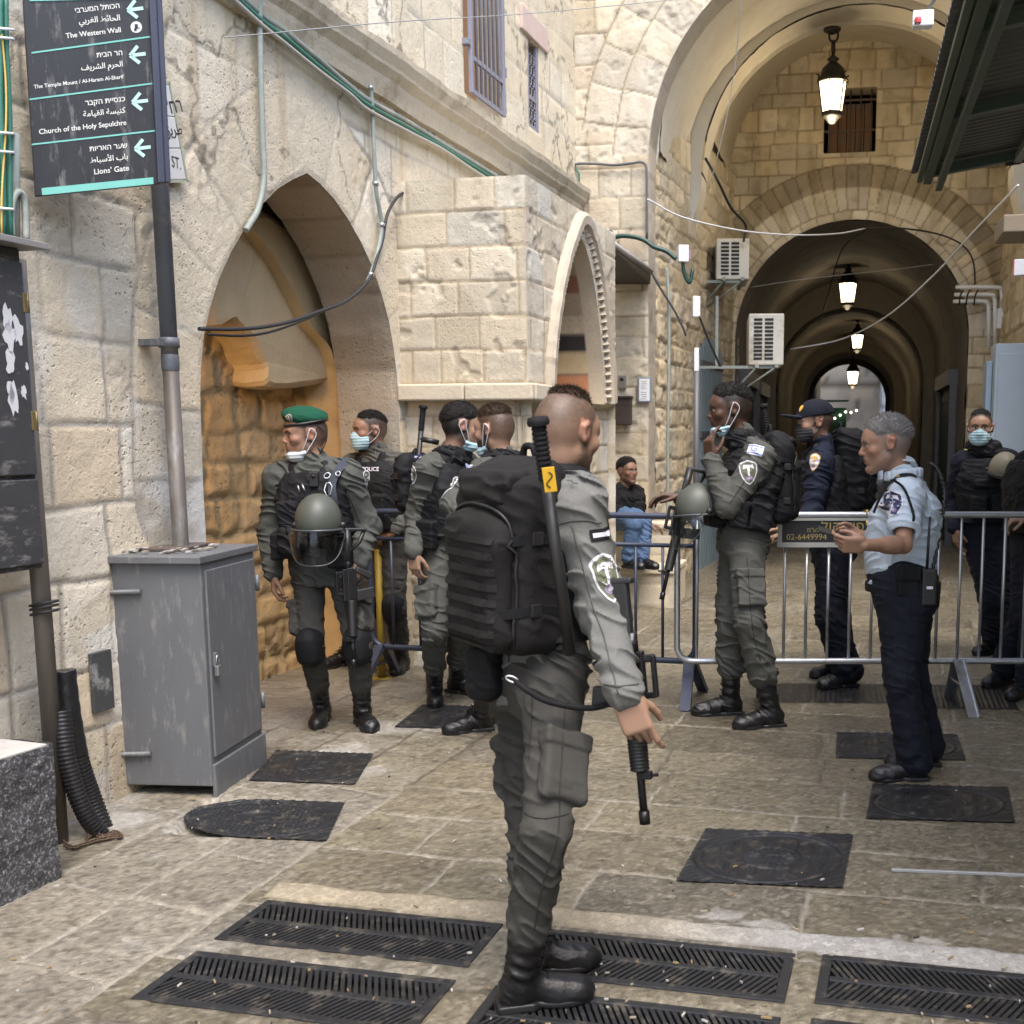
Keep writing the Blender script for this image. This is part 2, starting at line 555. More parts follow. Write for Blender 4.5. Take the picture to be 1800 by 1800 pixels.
rng = lambda a, b, st: np.linspace(a, b, max(2, int(round((b - a) / st)) + 1))

# ------------------------------------------------------------------ ground
G_ST = stone_mat("paving_stone", bump=0.55, rough=0.52, pits=0.5, var=0.16, wet=0.46, chips=0.13)
WALL0 = gnd(218, 1400)
WU = nrm(ray(1640, 768) * np.array([1, 1, 0]))
LW = frame(WALL0, WU)                       # left wall: u along the street, w towards the street

# grates and covers are let into the paving: rectangles in world coordinates (centre, half sizes, angle)
def rect_from(tl, tr, bl):
    a, b, c = gnd(*tl)[:2], gnd(*tr)[:2], gnd(*bl)[:2]
    return a, b - a, c - a
G1 = rect_from((470, 1583), (887, 1625), (388, 1652))
ang = math.atan2(G1[1][1], G1[1][0]); gl = 0.80; gw = 0.315
gu = np.array([math.cos(ang), math.sin(ang)]); gv = np.array([math.sin(ang), -math.cos(ang)])
GR = []
o1 = gnd(470, 1583)[:2]
col2 = gnd(948, 1632)[:2]; col3 = gnd(1446, 1678)[:2]
row2 = gnd(345, 1672)[:2]
dr = (row2 - o1) @ gv
for cstart in (o1, col2, col3):
    for k in (0, 1):
        b0 = cstart + gv * dr * k
        GR.append((b0, 0.87 if cstart is o1 else 0.84, gw))
COV = []   # covers: corner, length along street-cross axis, depth, kind
def cover_px(tl, tr, bl, kind):
    a, b, c = gnd(*tl)[:2], gnd(*tr)[:2], gnd(*bl)[:2]
    COV.append((a, b - a, c - a, kind))
cover_px((1241, 1458), (1500, 1468), (1188, 1550), 'square')
cover_px((1534, 1379), (1772, 1385), (1522, 1440), 'square')
cover_px((1471, 1288), (1682, 1292), (1469, 1333), 'square')
cover_px((486, 1320), (657, 1326), (437, 1373), 'square')
cover_px((742, 1240), (897, 1244), (693, 1279), 'square')
cover_px((354, 1402), (606, 1412), (296, 1468), 'round')
cover_px((1362, 1201), (1565, 1203), (1356, 1235), 'grid')
cover_px((1572, 1203), (1770, 1205), (1574, 1246), 'grid')

def quad_in(x, y, a, U, V, m=0.0):
    det = U[0] * V[1] - U[1] * V[0]
    s = ((x - a[0]) * V[1] - (y - a[1]) * V[0]) / det
    t = (U[0] * (y - a[1]) - U[1] * (x - a[0])) / det
    lu, lv = np.hypot(*U), np.hypot(*V)
    return (s * lu > -m) & (s * lu < lu + m) & (t * lv > -m) & (t * lv < lv + m)

def grow(a, b, st, ratio, far):
    r = [b]; s = st
    while r[-1] < far: s *= ratio; r.append(r[-1] + s)
    return r[1:]
gx = np.concatenate([(-np.array(grow(0, 3.3, .02, 1.5, 400)))[::-1], rng(-3.3, 2.6, 0.0125), grow(0, 2.6, .02, 1.5, 400)])
gy = np.concatenate([(-np.array(grow(0, -2.2, .02, 1.5, 400)))[::-1] if False else -np.array(grow(0, -2.2, .02, 1.5, 400))[::-1], rng(2.2, 8.2, 0.0125), rng(8.2, 20, 0.04)[1:], grow(0, 20, .05, 1.35, 700)])
GX, GY = np.meshgrid(gx, gy, indexing='ij')

def ground_fn(x, y):
    seed = 3
    wx = x + 0.015 * (fbm2(x * 4, y * 4, 2, 5) - 0.5) * 2; wy = y + 0.015 * (fbm2(x * 4, y * 4, 2, 6) - 0.5) * 2
    rel_w = (x - WALL0[0]) * LW.N[0] + (y - WALL0[1]) * LW.N[1]       # distance from the left wall
    al_w = (x - WALL0[0]) * WU[0] + (y - WALL0[1]) * WU[1]
    ca, sa = math.cos(ang), math.sin(ang)
    su = wx * ca + wy * sa; sv = -wx * sa + wy * ca
    e1, i1 = courses(su, sv, random_bounds(-40, 60, 0.46, 4), 0.85, 31, 0.5)
    ru, rv = (wx - WALL0[0]) * LW.N[0] + (wy - WALL0[1]) * LW.N[1], (wx - WALL0[0]) * WU[0] + (wy - WALL0[1]) * WU[1]
    e2, i2 = courses(rv * 0.97 + ru * 0.22, ru, [-60, -20, -5, -1, 0.0, 0.42, 0.80, 1.18, 1.5], 0.5, 77, 0.4)
    zone = rel_w < 1.18 + 0.04 * (fbm2(x, y, 2, 9) - 0.5)
    e = np.where(zone, e2, e1); sid = np.where(zone, i2 + 99991, i1)
    eb = np.abs(rel_w - 1.18)
    e = np.minimum(e, np.where(al_w < 60, eb, 1e3))
    h0 = hash1(sid, 41); h1 = hash1(sid, 42); h2 = hash1(sid, 43)
    k = sstep(0.002, 0.012, e + 0.006 * (fbm2(x * 30, y * 30, 2, 12) - .5))
    n = fbm2(x * 8, y * 8, 5, 51); nb = fbm2(x * 1.3, y * 1.3, 4, 52); nf = fbm2(x * 45, y * 45, 3, 53); nm = fbm2(x * 22, y * 22, 3, 54)
    tooled = h1 > 0.8
    z = k * 0.006 * (0.7 + 0.6 * h1) + 0.006 * (n - 0.5) + np.where(tooled, 0.010, 0.005) * (nm - 0.5) + 0.005 * (nf - 0.5)
    pal = np.array([[0.148, 0.130, 0.088], [0.160, 0.141, 0.098], [0.137, 0.121, 0.084], [0.166, 0.143, 0.097], [0.146, 0.132, 0.101]])
    c = pal[(h0 * 5).astype(int) % 5] * (0.76 + 0.48 * h2)[..., None]
    light = np.array([0.215, 0.195, 0.160])
    zl = np.where(zone, np.where(h0 > 0.25, 0.75, 0.35), 0.0) * (0.55 + 0.6 * n)
    c = mix(c, light, np.clip(zl, 0, 1) * sstep(2.0, 0.9, al_w - 1.2))
    # chips of worn aggregate, trodden dirt, pale dust near the wall and in the joints
    c = c * (0.80 + 0.4 * n)[..., None] * (0.76 + 0.48 * nf)[..., None] * (0.86 + 0.28 * nm)[..., None]
    c = mix(c, np.array([0.30, 0.27, 0.22]), sstep(0.58, 0.70, fbm2(x * 75, y * 75, 2, 57)) * 0.45); c = mix(c, np.array([0.045, 0.036, 0.026]), sstep(0.60, 0.72, fbm2(x * 62 + 9, y * 62, 2, 58)) * 0.55)
    c = mix(c, np.array([0.075, 0.06, 0.042]), sstep(0.52, 0.68, nb) * 0.22)
    dust = sstep(0.56, 0.70, fbm2(x * 2.4 + 3, y * 2.4, 5, 61)) * sstep(1.9, 0.2, rel_w) * sstep(3.2, 0.4, al_w)
    dust = np.maximum(dust * .8, sstep(0.22, 0.02, rel_w + 0.25 * (n - 0.5)) * 0.7 * sstep(2.6, 0.6, al_w))
    c = mix(c, np.array([0.44, 0.43, 0.40]), np.clip(dust, 0, 1) * 0.75)
    jt = sstep(.42, .58, fbm2(x * 1.1 + 3, y * 1.1, 3, 88)); c = mix(mix(np.array([0.07, 0.058, 0.044]), np.array([0.285, 0.26, 0.215]), jt), c, np.clip(k + 0.05, 0, 1))
    # worn pale lip behind the gratings
    q = (x - o1[0]) * gv[0] + (y - o1[1]) * gv[1]; qu = (x - o1[0]) * gu[0] + (y - o1[1]) * gu[1]
    lip = sstep(-0.155, -0.135, q + 0.05 * (fbm2(x * 7, y * 7, 3, 66) - 0.5)) * sstep(-0.012, -0.028, q) * (qu > -0.03) * (qu < 9)
    lc = mix(np.array([0.29, 0.25, 0.18]), np.array([0.31, 0.30, 0.285]), sstep(1.0, 1.9, qu)) * (0.8 + 0.4 * n)[..., None]
    c = mix(c, lc, lip); z = z * (1 - lip * 0.8) + lip * 0.012 * sstep(-0.03, -0.13, q)
    sp = sstep(0.62, 0.66, fbm2(x * 6 + 40, y * 9, 4, 71)) * sstep(-0.34, -0.20, q) * sstep(-0.10, -0.17, q) * sstep(1.1, 1.5, qu)
    c = mix(c, np.array([0.42, 0.41, 0.39]), sp * 0.55)
    far = sstep(20, 26, np.hypot(x, y - 6))
    z = z * (1 - far)
    for (b0, L_, W_) in GR:
        U_, V_ = gu * L_, gv * W_
        z = np.where(quad_in(x, y, b0, U_, V_, -0.014), -0.11, z)
        near = quad_in(x, y, b0, U_, V_, -0.014)
        c = np.where(near[..., None], np.array([0.012, 0.011, 0.010]), c)  # pit floor painted near black, shade of the slots put into the colour
        rim = quad_in(x, y, b0, U_, V_, 0.012) & ~near
        z = np.where(rim, np.minimum(z, -0.002), z)
    for (a, U_, V_, kd) in COV:
        z = np.where(quad_in(x, y, a, U_, V_, -0.012), -0.03, np.where(quad_in(x, y, a, U_, V_, 0.02), np.minimum(z, 0.0), z))
    return z, c
gz, gc = ground_fn(GX, GY)
idx = np.arange(GX.size).reshape(GX.shape)
Q = np.stack([idx[:-1, :-1], idx[1:, :-1], idx[1:, 1:], idx[:-1, 1:]], -1).reshape(-1, 4)
go = link("ground", mesh_np("ground", np.stack([GX, GY, gz], -1).reshape(-1, 3), Q, np.clip(gc, 0, 1).reshape(-1, 3)), G_ST)
tag(go, "worn brown limestone paving slabs of the alley, pale dust along the wall", "paving", kind="structure")

# ------------------------------------------------------------------ left wall
S_L = stone_mat("wall_limestone", bump=0.6, pits=0.75)
S_B = stone_mat("smooth_limestone", bump=0.45, pits=0.45, var=0.09)
S_P = stone_mat("vault_plaster", bump=0.22, pits=0.15, var=0.10)
PAL_L = [[0.60, 0.525, 0.395], [0.63, 0.555, 0.425], [0.56, 0.485, 0.36], [0.65, 0.59, 0.475], [0.60, 0.505, 0.365]]
PAL_B = [[0.53, 0.475, 0.37], [0.50, 0.44, 0.34], [0.56, 0.505, 0.40], [0.52, 0.455, 0.34], [0.55, 0.52, 0.44]]
PAL_F = [[0.54, 0.475, 0.36], [0.51, 0.435, 0.32], [0.57, 0.51, 0.40], [0.53, 0.45, 0.345], [0.55, 0.50, 0.41]]
PAL_Y = [[0.57, 0.485, 0.335], [0.52, 0.435, 0.295], [0.61, 0.52, 0.37], [0.55, 0.45, 0.295], [0.50, 0.43, 0.32]]
PAL_O = [[0.50, 0.345, 0.17], [0.45, 0.305, 0.145], [0.54, 0.38, 0.20]]

arch_px = [(352, 700), (353, 650), (358, 592), (368, 545), (385, 490), (405, 445), (430, 402), (458, 362), (488, 332), (515, 315), (540, 304),
           (562, 322), (588, 350), (612, 385), (636, 428), (656, 472), (672, 520), (684, 565), (692, 612), (698, 660), (700, 705)]
arch_uv = [LW.uv(*p) for p in arch_px]
uL, uR = arch_uv[0][0] - 0.015, arch_uv[-1][0] + 0.01
ARCH = [(uL, -0.2)] + [(uL, arch_uv[0][1] - 0.4)] + arch_uv + [(uR, arch_uv[-1][1] - 0.3), (uR, -0.2)]
UEND = (11.3 - LW.O[1]) / LW.U[1]
arch_top = max(p[1] for p in ARCH)

def left_plaster(u, v, seed):
    """render skim around and above the arch, worn off in patches"""
    d = poly_sd(u, v, ARCH)
    a = sstep(1.15, 0.5, d + 0.5 * (fbm2(u * 1.5, v * 1.5, 3, seed + 31) - 0.5)) * sstep(1.6, 2.3, v)
    a = np.maximum(a, sstep(2.6, 3.1, v) * sstep(uL - 0.3, uL + 0.4, u) * 0.9)
    hole = sstep(0.60, 0.66, fbm2(u * 2.1 + 9, v * 2.1, 5, seed + 33)) * (d > 0.2)
    pc = np.array([0.585, 0.515, 0.39])
    b = sstep(0.66, 0.70, fbm2(u * 1.1 + 4, v * 1.4, 4, seed + 36))
    a = np.maximum(a * (1 - hole), b * 0.8 * (v < 2.9))
    return np.clip(a, 0, 1) * 0.70, pc, 0.006

def left_stain(u, v, c, n, nb):
    drip = sstep(0.52, 0.75, fbm2(u * 9, v * 0.8, 4, 91)) * sstep(2.5, 3.8, v) * sstep(4.3, 3.9, v)
    c = mix(c, np.array([0.40, 0.29, 0.16]), drip * 0.55)
    wsh = sstep(0.62, 0.72, fbm2(u * 1.6, v * 1.6, 5, 93)) * sstep(3.0, 1.2, v)
    c = mix(c, np.array([0.70, 0.70, 0.68]), wsh * 0.6)
    crack = sstep(0.018, 0.004, np.abs(fbm2(u * 2.1, v * 2.1, 5, 95) - 0.5)) * sstep(2.5, 3.0, v)
    c = c * (1 - 0.55 * crack)[..., None]
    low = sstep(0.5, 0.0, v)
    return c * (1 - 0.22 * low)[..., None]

win1 = [LW.uv(*p) for p in ((808, -140), (872, -60), (868, 208), (815, 152))]
w1 = (min(win1[0][0], win1[3][0]) + 0.02, max(win1[1][0], win1[2][0]), min(win1[3][1], win1[2][1]) + 0.03, 6.4)
w2a = LW.uv(927, 65); w2b = LW.uv(946, 232)
w2 = (w2a[0], LW.uv(946, 80)[0], LW.uv(930, 222)[1], LW.uv(927, 66)[1])
rectp = lambda r: [(r[0], r[2]), (r[1], r[2]), (r[1], r[3]), (r[0], r[3])]
cor0, cor1 = 3.80, 4.02                     # cornice band

WALLTOP = 7.4
lb = empty("stone_wall", LW(2.5, 0, 0), "long weathered limestone wall with a deep pointed arch recess and grilled upper windows", "wall")
arch_line = ARCH[1:-1]
fnL = stone_fn(random_bounds(-0.3, 8.0, 0.315, 5), 0.40, 11, PAL_L, [0.40, 0.365, 0.30], joint=0.015, depth=0.008, rough=0.0045, warp=0.018,
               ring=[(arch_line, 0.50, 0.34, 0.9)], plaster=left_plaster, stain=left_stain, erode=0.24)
us = np.concatenate([rng(-9, -2.6, 0.1), rng(-2.6, 5.0, 0.0135)[1:], rng(5.0, UEND + 0.3, 0.022)[1:]])
vs = np.concatenate([rng(-0.12, 4.4, 0.0135), rng(4.4, WALLTOP, 0.03)[1:]])
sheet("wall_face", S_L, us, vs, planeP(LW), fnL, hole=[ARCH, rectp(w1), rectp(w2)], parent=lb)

# recess behind the arch: soffit, chamber and rear wall
soff = [(p[0], p[1]) for p in ARCH]
Pc = curveP(LW, soff, 1)
def fn_soff(u, v):
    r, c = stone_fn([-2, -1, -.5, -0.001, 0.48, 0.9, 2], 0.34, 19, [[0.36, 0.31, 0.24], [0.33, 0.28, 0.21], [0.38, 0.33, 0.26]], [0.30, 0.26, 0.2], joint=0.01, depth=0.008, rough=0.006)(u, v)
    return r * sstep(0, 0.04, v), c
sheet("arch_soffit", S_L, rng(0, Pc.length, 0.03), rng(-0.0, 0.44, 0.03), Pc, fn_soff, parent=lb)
CH = [(uL - 1.3, -0.2), (uL - 1.3, 2.0), (uL - 1.0, 2.55), (uL - 0.4, 2.85), (uL + 0.4, 2.95), (uL + 1.0, 2.9), (uL + 1.45, 2.7), (uR - 0.35, 2.35), (uR + 0.03, 1.9), (uR + 0.04, -0.2)]
CHs = [tuple(p) for p in np.array(bez([np.array(p) for p in CH], 60))]
CD = 0.78
bk = frame(LW(0, 0, -0.44), LW.U, LW.N)
bounds_b = random_bounds(-0.3, 4.0, 0.25, 9)
fnb = stone_fn(bounds_b, 0.36, 23, PAL_O, [0.36, 0.26, 0.13], joint=0.03, depth=0.020, rough=0.016, warp=0.05, erode=0.8)
sheet("recess_rear", S_L, rng(uL - 1.5, uR + 0.1, 0.022), rng(-0.1, 3.2, 0.022), planeP(frame(LW(0, 0, -CD), LW.U, LW.N)), fnb, parent=lb)
Pv = curveP(bk, CHs, 1)
fncs = stone_fn([-9, -.3, -.02, .3, 9], 0.36, 24, PAL_O, [0.36, 0.26, 0.13], joint=0.03, depth=0.018, rough=0.016, warp=0.05, erode=0.8)
fncp = stone_fn([-3, 3], 9, 29, [[0.47, 0.36, 0.21]], [0.4, 0.3, 0.2], rough=0.012, joint=0.001)
def fn_chamber(u, v):
    r1, c1 = fncs(u, v); r2, c2 = fncp(u, v)
    low = sstep(2.5, 2.2, np.minimum(u, Pv.length - u))
    return r1 * low + r2 * (1 - low), mix(c2, c1, low)
sheet("recess_vault", S_P, rng(0, Pv.length, 0.05), rng(-0.0, CD - 0.40, 0.025), Pv, fn_chamber, parent=lb)
# front closing ring of the chamber (the back of the street wall, seen only from inside)
ringv = stone_fn([-3, 9], 9, 30, [[0.42, 0.32, 0.2]], [0.4, 0.3, 0.2], rough=0.004, joint=0.001)
sheet("recess_inner_face", S_P, rng(uL - 1.5, uR + 0.1, 0.05), rng(-0.1, 3.3, 0.05), planeP(frame(LW(0, 0, -0.44), LW.U, LW.N)), ringv, hole=[ARCH], parent=lb)
# block of broken vaulting hanging from the rear wall
def corbel():
    pts = [LW.uv(p[0], p[1], -0.58) for p in ((380, 385), (455, 372), (505, 410), (545, 468), (574, 545), (590, 640), (585, 668), (470, 682), (455, 640), (425, 590), (395, 560), (360, 560))]
    P = np.array(bez([np.array(p) for p in pts + pts[:1]], 60))[:-1]
    mb = MB(); f = lambda u, v, ww: LW(u, v, ww)
    n = len(P); cen = P.mean(0)
    rings = [(1.0, -CD), (1.02, -0.68), (1.0, -0.56), (0.94, -0.53)]
    vsx = []
    for s, ww in rings:
        for q in P:
            k = cen + (q - cen) * s
            j = 0.018 * (vn2(np.array([q[0] * 9]), np.array([q[1] * 9 + ww * 7]), 3)[0] - 0.5)
            vsx.append(f(k[0] + j, k[1] + j, ww + j))
    fs = [(i * n + k, i * n + (k + 1) % n, (i + 1) * n + (k + 1) % n, (i + 1) * n + k) for i in range(len(rings) - 1) for k in range(n)]
    fs.append(tuple((len(rings) - 1) * n + k for k in range(n)))
    mb.add(vsx, fs)
    return mb
corbel().build("vault_springer", mat("springer_plaster", (0.50, 0.385, 0.23), 0.9, var=0.2, vscale=4, fine=0.1, bump=0.5, bscale=25), lb)

# moulded cornice running along the wall
mb = MB()
prof = [(0.0, cor0 - 0.10), (0.05, cor0 - 0.085), (0.06, cor0 - 0.04), (0.075, cor0), (0.08, cor0 + 0.03), (0.13, cor0 + 0.075), (0.135, cor0 + 0.095), (0.17, cor0 + 0.15), (0.175, cor0 + 0.19), (0.0, cor0 + 0.235)]
un = rng(-2.6, UEND, 0.05)
vsx = []
for i, u in enumerate(un):
    for (o_, z_) in prof:
        j = 0.016 * (vn2(np.array([u * 4.0]), np.array([z_ * 9]), 4)[0] - 0.5) + 0.005 * (vn2(np.array([u * 21.0]), np.array([z_ * 30]), 5)[0] - 0.5)
        vsx.append(LW(u, z_ + j * 0.6, o_ * 0.85 + j if o_ > 0 else -0.03))
n = len(prof)
mb.add(vsx, [(i * n + k, (i + 1) * n + k, (i + 1) * n + k + 1, i * n + k + 1) for i in range(len(un) - 1) for k in range(n - 1)])
mb.build("cornice", mat("cornice_stone", (0.48, 0.415, 0.31), 0.9, var=0.25, vscale=5, fine=0.12, bump=0.7, bscale=30, dirt=(0.30, 0.245, 0.165), damt=0.36), lb)

# grilled windows of the upper floor
M_GRI = mat("grille_paint", (0.20, 0.20, 0.25), 0.5, var=0.15, bump=0.1)
M_WOOD = mat("brown_shutter", (0.36, 0.20, 0.10), 0.7, var=0.25, vscale=3, bump=0.2, stretch=(6, 6, 0.6))
M_DARK = mat("dark_interior", (0.03, 0.028, 0.025), 0.9)
def wall_window(r, deep, lattice=False):
    u0, u1, v0, v1 = r
    mb = MB()
    for (a, b, c, d) in ((u0, u0 + 0.0, v0, v1), (u1, u1, v0, v1)):
        mb.add([LW(a, c, 0), LW(a, d, 0), LW(a, d, -deep), LW(a, c, -deep)], [(0, 1, 2, 3)])
    mb.add([LW(u0, v0, 0), LW(u1, v0, 0), LW(u1, v0, -deep), LW(u0, v0, -deep)], [(0, 1, 2, 3)])
    mb.add([LW(u0, v1, 0), LW(u1, v1, 0), LW(u1, v1, -deep), LW(u0, v1, -deep)], [(0, 1, 2, 3)])
    wf = mb.build("window", mat("window_reveal", (0.5, 0.44, 0.35), 0.9, bump=0.4), lb)
    sh = MB()
    k = 5
    for i in range(k):
        a = u0 + (u1 - u0) * i / k; b = u0 + (u1 - u0) * (i + 1) / k
        sh.box(LW((a + b) / 2, (v0 + v1) / 2, -deep + 0.02), ((b - a) / 2 - 0.004, 0.012 + 0.004 * (i % 2), (v1 - v0) / 2), LW.M, 0.004)
    sh.build("shutter", M_WOOD, wf)
    g = MB(); off = 0.05 if not lattice else -0.02
    t = 0.02
    for u in (u0 + t, u1 - t): g.box(LW(u, (v0 + v1) / 2, off), (t, 0.015, (v1 - v0) / 2), LW.M, 0.004)
    for v in (v0 + t, v0 + 0.26, v0 + 1.05, v0 + 1.6): 
        if v < v1: g.box(LW((u0 + u1) / 2, v, off - 0.003), ((u1 - u0) / 2 - 2 * t, 0.012, t * 0.8), LW.M)
    if lattice:
        nv_ = int((v1 - v0) / 0.09)
        for i in range(nv_):
            for j in range(4):
                c = LW(u0 + (u1 - u0) * (j + 0.5) / 4, v0 + 0.09 * (i + 0.5), off)
                g.tube([c + LW.U * 0.04 * math.cos(q) + np.array([0, 0, 0.04 * math.sin(q)]) for q in np.linspace(0, 2 * math.pi, 9)[:-1]], 0.006, 5, closed=True)
    else:
        for i in range(1, 7):
            u = u0 + 2 * t + (u1 - u0 - 4 * t) * i / 7
            g.tube([LW(u, v0 + t, off), LW(u, v1, off)], 0.011, 6)
        for vv in (v0 + 0.35, v0 + 1.2):
            g.box(LW(u1 + 0.01, vv, off), (0.03, 0.012, 0.035), LW.M)
            g.box(LW(u0 - 0.02, vv, off - 0.02), (0.03, 0.03, 0.02), LW.M)
    g.build("grille", M_GRI, wf)
wall_window(w1, 0.22)
wall_window(w2, 0.16, True)
mb = MB(); mb.box(LW((w2[0] + w2[1]) / 2, w2[3] + 0.11, 0.0), ((w2[1] - w2[0]) / 2 + 0.2, 0.03, 0.1), LW.M, 0.01)
mb.build("lintel", mat("pink_lintel", (0.52, 0.40, 0.35), 0.85, bump=0.3), lb)
mb = MB(); mb.box(LW(1.2, WALLTOP / 2, -1.6), (10.0, 0.25, WALLTOP / 2), LW.M)
mb.box(LW(1.2, WALLTOP, -0.8), (10.0, 0.85, 0.06), LW.M)
mb.build("wall_core", mat("wall_core_stone", (0.4, 0.35, 0.28), 0.9), lb)

# ------------------------------------------------------------------ projecting fountain block
bx0 = LW.uv(705, 705)[0]
BH = 3.25
BK = frame(LW(bx0, 0, 0.90), LW.U, LW.N)         # right (street) face, u from the near corner
BL = frame(LW(bx0, 0, 0.0), LW.N, -LW.U)         # left face seen frontally, u out of the wall
bw = 2.12
fb = empty("fountain_block", LW(bx0 + 1.0, 0, 0.45), "projecting block of pale squared ashlar with a pointed zigzag-edged niche", "wall fountain")
led0 = BL.uv(720, 705)[1]; led1 = BL.uv(720, 676)[1]
bnds = [-0.3, 0.0, 0.22, 0.45, 0.66, 0.88, 1.10, 1.31, 1.53, 1.74] + [led1 + (BH + .01 - led1) * i / 6 for i in range(7)] + [BH + .3]
fB = stone_fn(bnds, 0.33, 41, PAL_B, [0.40, 0.33, 0.225], joint=0.009, depth=0.007, rough=0.004, warp=0.010, erode=0.08, tone=0.11)
def soot(fn, k=.5, sd=7):
    def f(u, v):
        r, c = fn(u, v)
        d = sstep(.50, .72, fbm2(u * 5.5 + sd, v * 1.1, 5, sd + 301)) * .55 + sstep(.55, .7, fbm2(u * 2.3 + sd, v * 2.3, 5, sd + 305)) * .45
        c = mix(c, c * np.array([.58, .53, .46]), np.clip(d, 0, 1) * k)
        w = sstep(.60, .72, fbm2(u * 3.1, v * 3.1 + sd, 5, sd + 309)); c = mix(c, np.clip(c * 1.12 + .03, 0, .75), w * k)
        chip = sstep(.66, .72, fbm2(u * 7 + 3, v * 7, 4, sd + 311)); r = r - chip * .010; c = mix(c, c * .78, chip * .6)
        return r, c
    return f
def lowset(fn, v1, uc=0.0):   # the base stands a little back under the ledge
    def f(u, v):
        r, c = fn(u, v)
        return r * sstep(0, .035, np.abs(u - uc)) - 0.07 * sstep(v1 + 0.03, v1 - 0.01, v), c
    return f
sheet("left_face", S_B, rng(-0.05, 0.90, 0.012), rng(-0.05, BH, 0.012), planeP(BL), lowset(soot(fB, .55), led0, 0.90), parent=fb)
# niche outline on the street face
nic_px = [(972, 712), (973, 650), (977, 600), (983, 555), (992, 505), (1003, 462), (1014, 430), (1021, 418), (1029, 432), (1038, 465), (1046, 505), (1052, 555), (1057, 605), (1061, 655), (1063, 712)]
nic_uv = [BK.uv(*p) for p in nic_px]
n0, n1 = nic_uv[0][0], nic_uv[-1][0]
nbot = led0 + 0.02
NIC = [(n0, nbot)] + [p for p in nic_uv[1:-1]] + [(n1, nbot)]
BK_fn = stone_fn(bnds, 0.38, 43, PAL_B, [0.40, 0.33, 0.225], joint=0.009, depth=0.007, rough=0.004, warp=0.010, erode=0.12, tone=0.11)
sheet("street_face", S_B, rng(0, bw, 0.014), rng(-0.05, BH, 0.014), planeP(BK), lowset(soot(BK_fn, .6, 9), led0), hole=[NIC], parent=fb)
BR = frame(BK(bw, 0, 0), -LW.N, LW.U)
sheet("far_face", S_B, rng(0, 0.95, 0.04), rng(-0.05, BH, 0.04), planeP(BR), fB, parent=fb)
mb = MB()
mb.add([BL(0, BH, 0), BL(0.9, BH, 0.0), BK(bw, BH, 0), BR(0.95, BH, 0)], [(0, 1, 2, 3)])
mb.build("top_slab", mat("block_top", (0.48, 0.42, 0.33), 0.9, bump=0.4), fb)
# ledge
mb = MB()
def ledge(fr, a, b, seed):
    rs = np.random.RandomState(seed)
    u = a
    while u < b:
        l = min(0.34 + 0.25 * rs.rand(), b - u)
        if b - u - l < 0.12: l = b - u
        mb.box(fr(u + l / 2, (led0 + led1) / 2, 0.0 + 0.006 * rs.rand()), (l / 2 - 0.003, 0.055, (led1 - led0) / 2), fr.M, 0.012)
        u += l
ledge(BL, -0.0, 0.955, 3); ledge(BK, 0.0, n0 - 0.16, 4)
mb.build("ledge", mat("ledge_stone", (0.55, 0.485, 0.37), 0.88, var=0.14, vscale=5, fine=0.08, bump=0.5, bscale=30), fb)
# moulding round the niche: a roll and a row of zigzag teeth
NL = np.array(bez([np.array(p) for p in NIC], 90)); NL[0] = NIC[0]; NL[-1] = NIC[-1]
tn = np.gradient(NL, axis=0); tn /= np.linalg.norm(tn, axis=1)[:, None]; on = np.stack([-tn[:, 1], tn[:, 0]], 1)
mb = MB()
prf = [(0.0, -0.05), (0.0, 0.03), (0.02, 0.06), (0.08, 0.065), (0.105, 0.045), (0.11, 0.0)]
vsx = []
for i in range(len(NL)):
    j = 0.010 * (vn2(np.array([i * 0.7]), np.array([1.0]), 9)[0] - 0.5)
    for (o_, w_) in prf:
        q = NL[i] + on[i] * (o_ + 0.075 + j)
        vsx.append(BK(q[0], q[1], w_ + j))
n = len(prf)
mb.add(vsx, [(i * n + k, (i + 1) * n + k, (i + 1) * n + k + 1, i * n + k + 1) for i in range(len(NL) - 1) for k in range(n - 1)])
acc = np.concatenate([[0], np.cumsum(np.hypot(*(NL[1:] - NL[:-1]).T))])
s = 0.02
while s < acc[-1] - 0.04:
    a = np.array([np.interp(s, acc, NL[:, k]) for k in (0, 1)]); b = np.array([np.interp(s + 0.058, acc, NL[:, k]) for k in (0, 1)])
    o_ = np.array([np.interp(s + 0.03, acc, on[:, k]) for k in (0, 1)]); mid = (a + b) / 2
    P0, P1, P2 = a + o_ * 0.078, b + o_ * 0.078, mid + o_ * 0.026
    vs_ = [BK(*P0, 0.028), BK(*P1, 0.028), BK(*P2, 0.0), BK(*(mid + o_ * 0.055), 0.05), BK(*P0, -0.03), BK(*P1, -0.03), BK(*P2, -0.03)]
    mb.add(vs_, [(0, 1, 3), (1, 2, 3), (2, 0, 3), (0, 4, 6, 2), (1, 2, 6, 5)])
    s += 0.0585
mb.build("zigzag_moulding", mat("moulding_stone", (0.43, 0.37, 0.285), 0.88, var=0.16, vscale=7, fine=0.1, bump=0.4, bscale=40), fb)
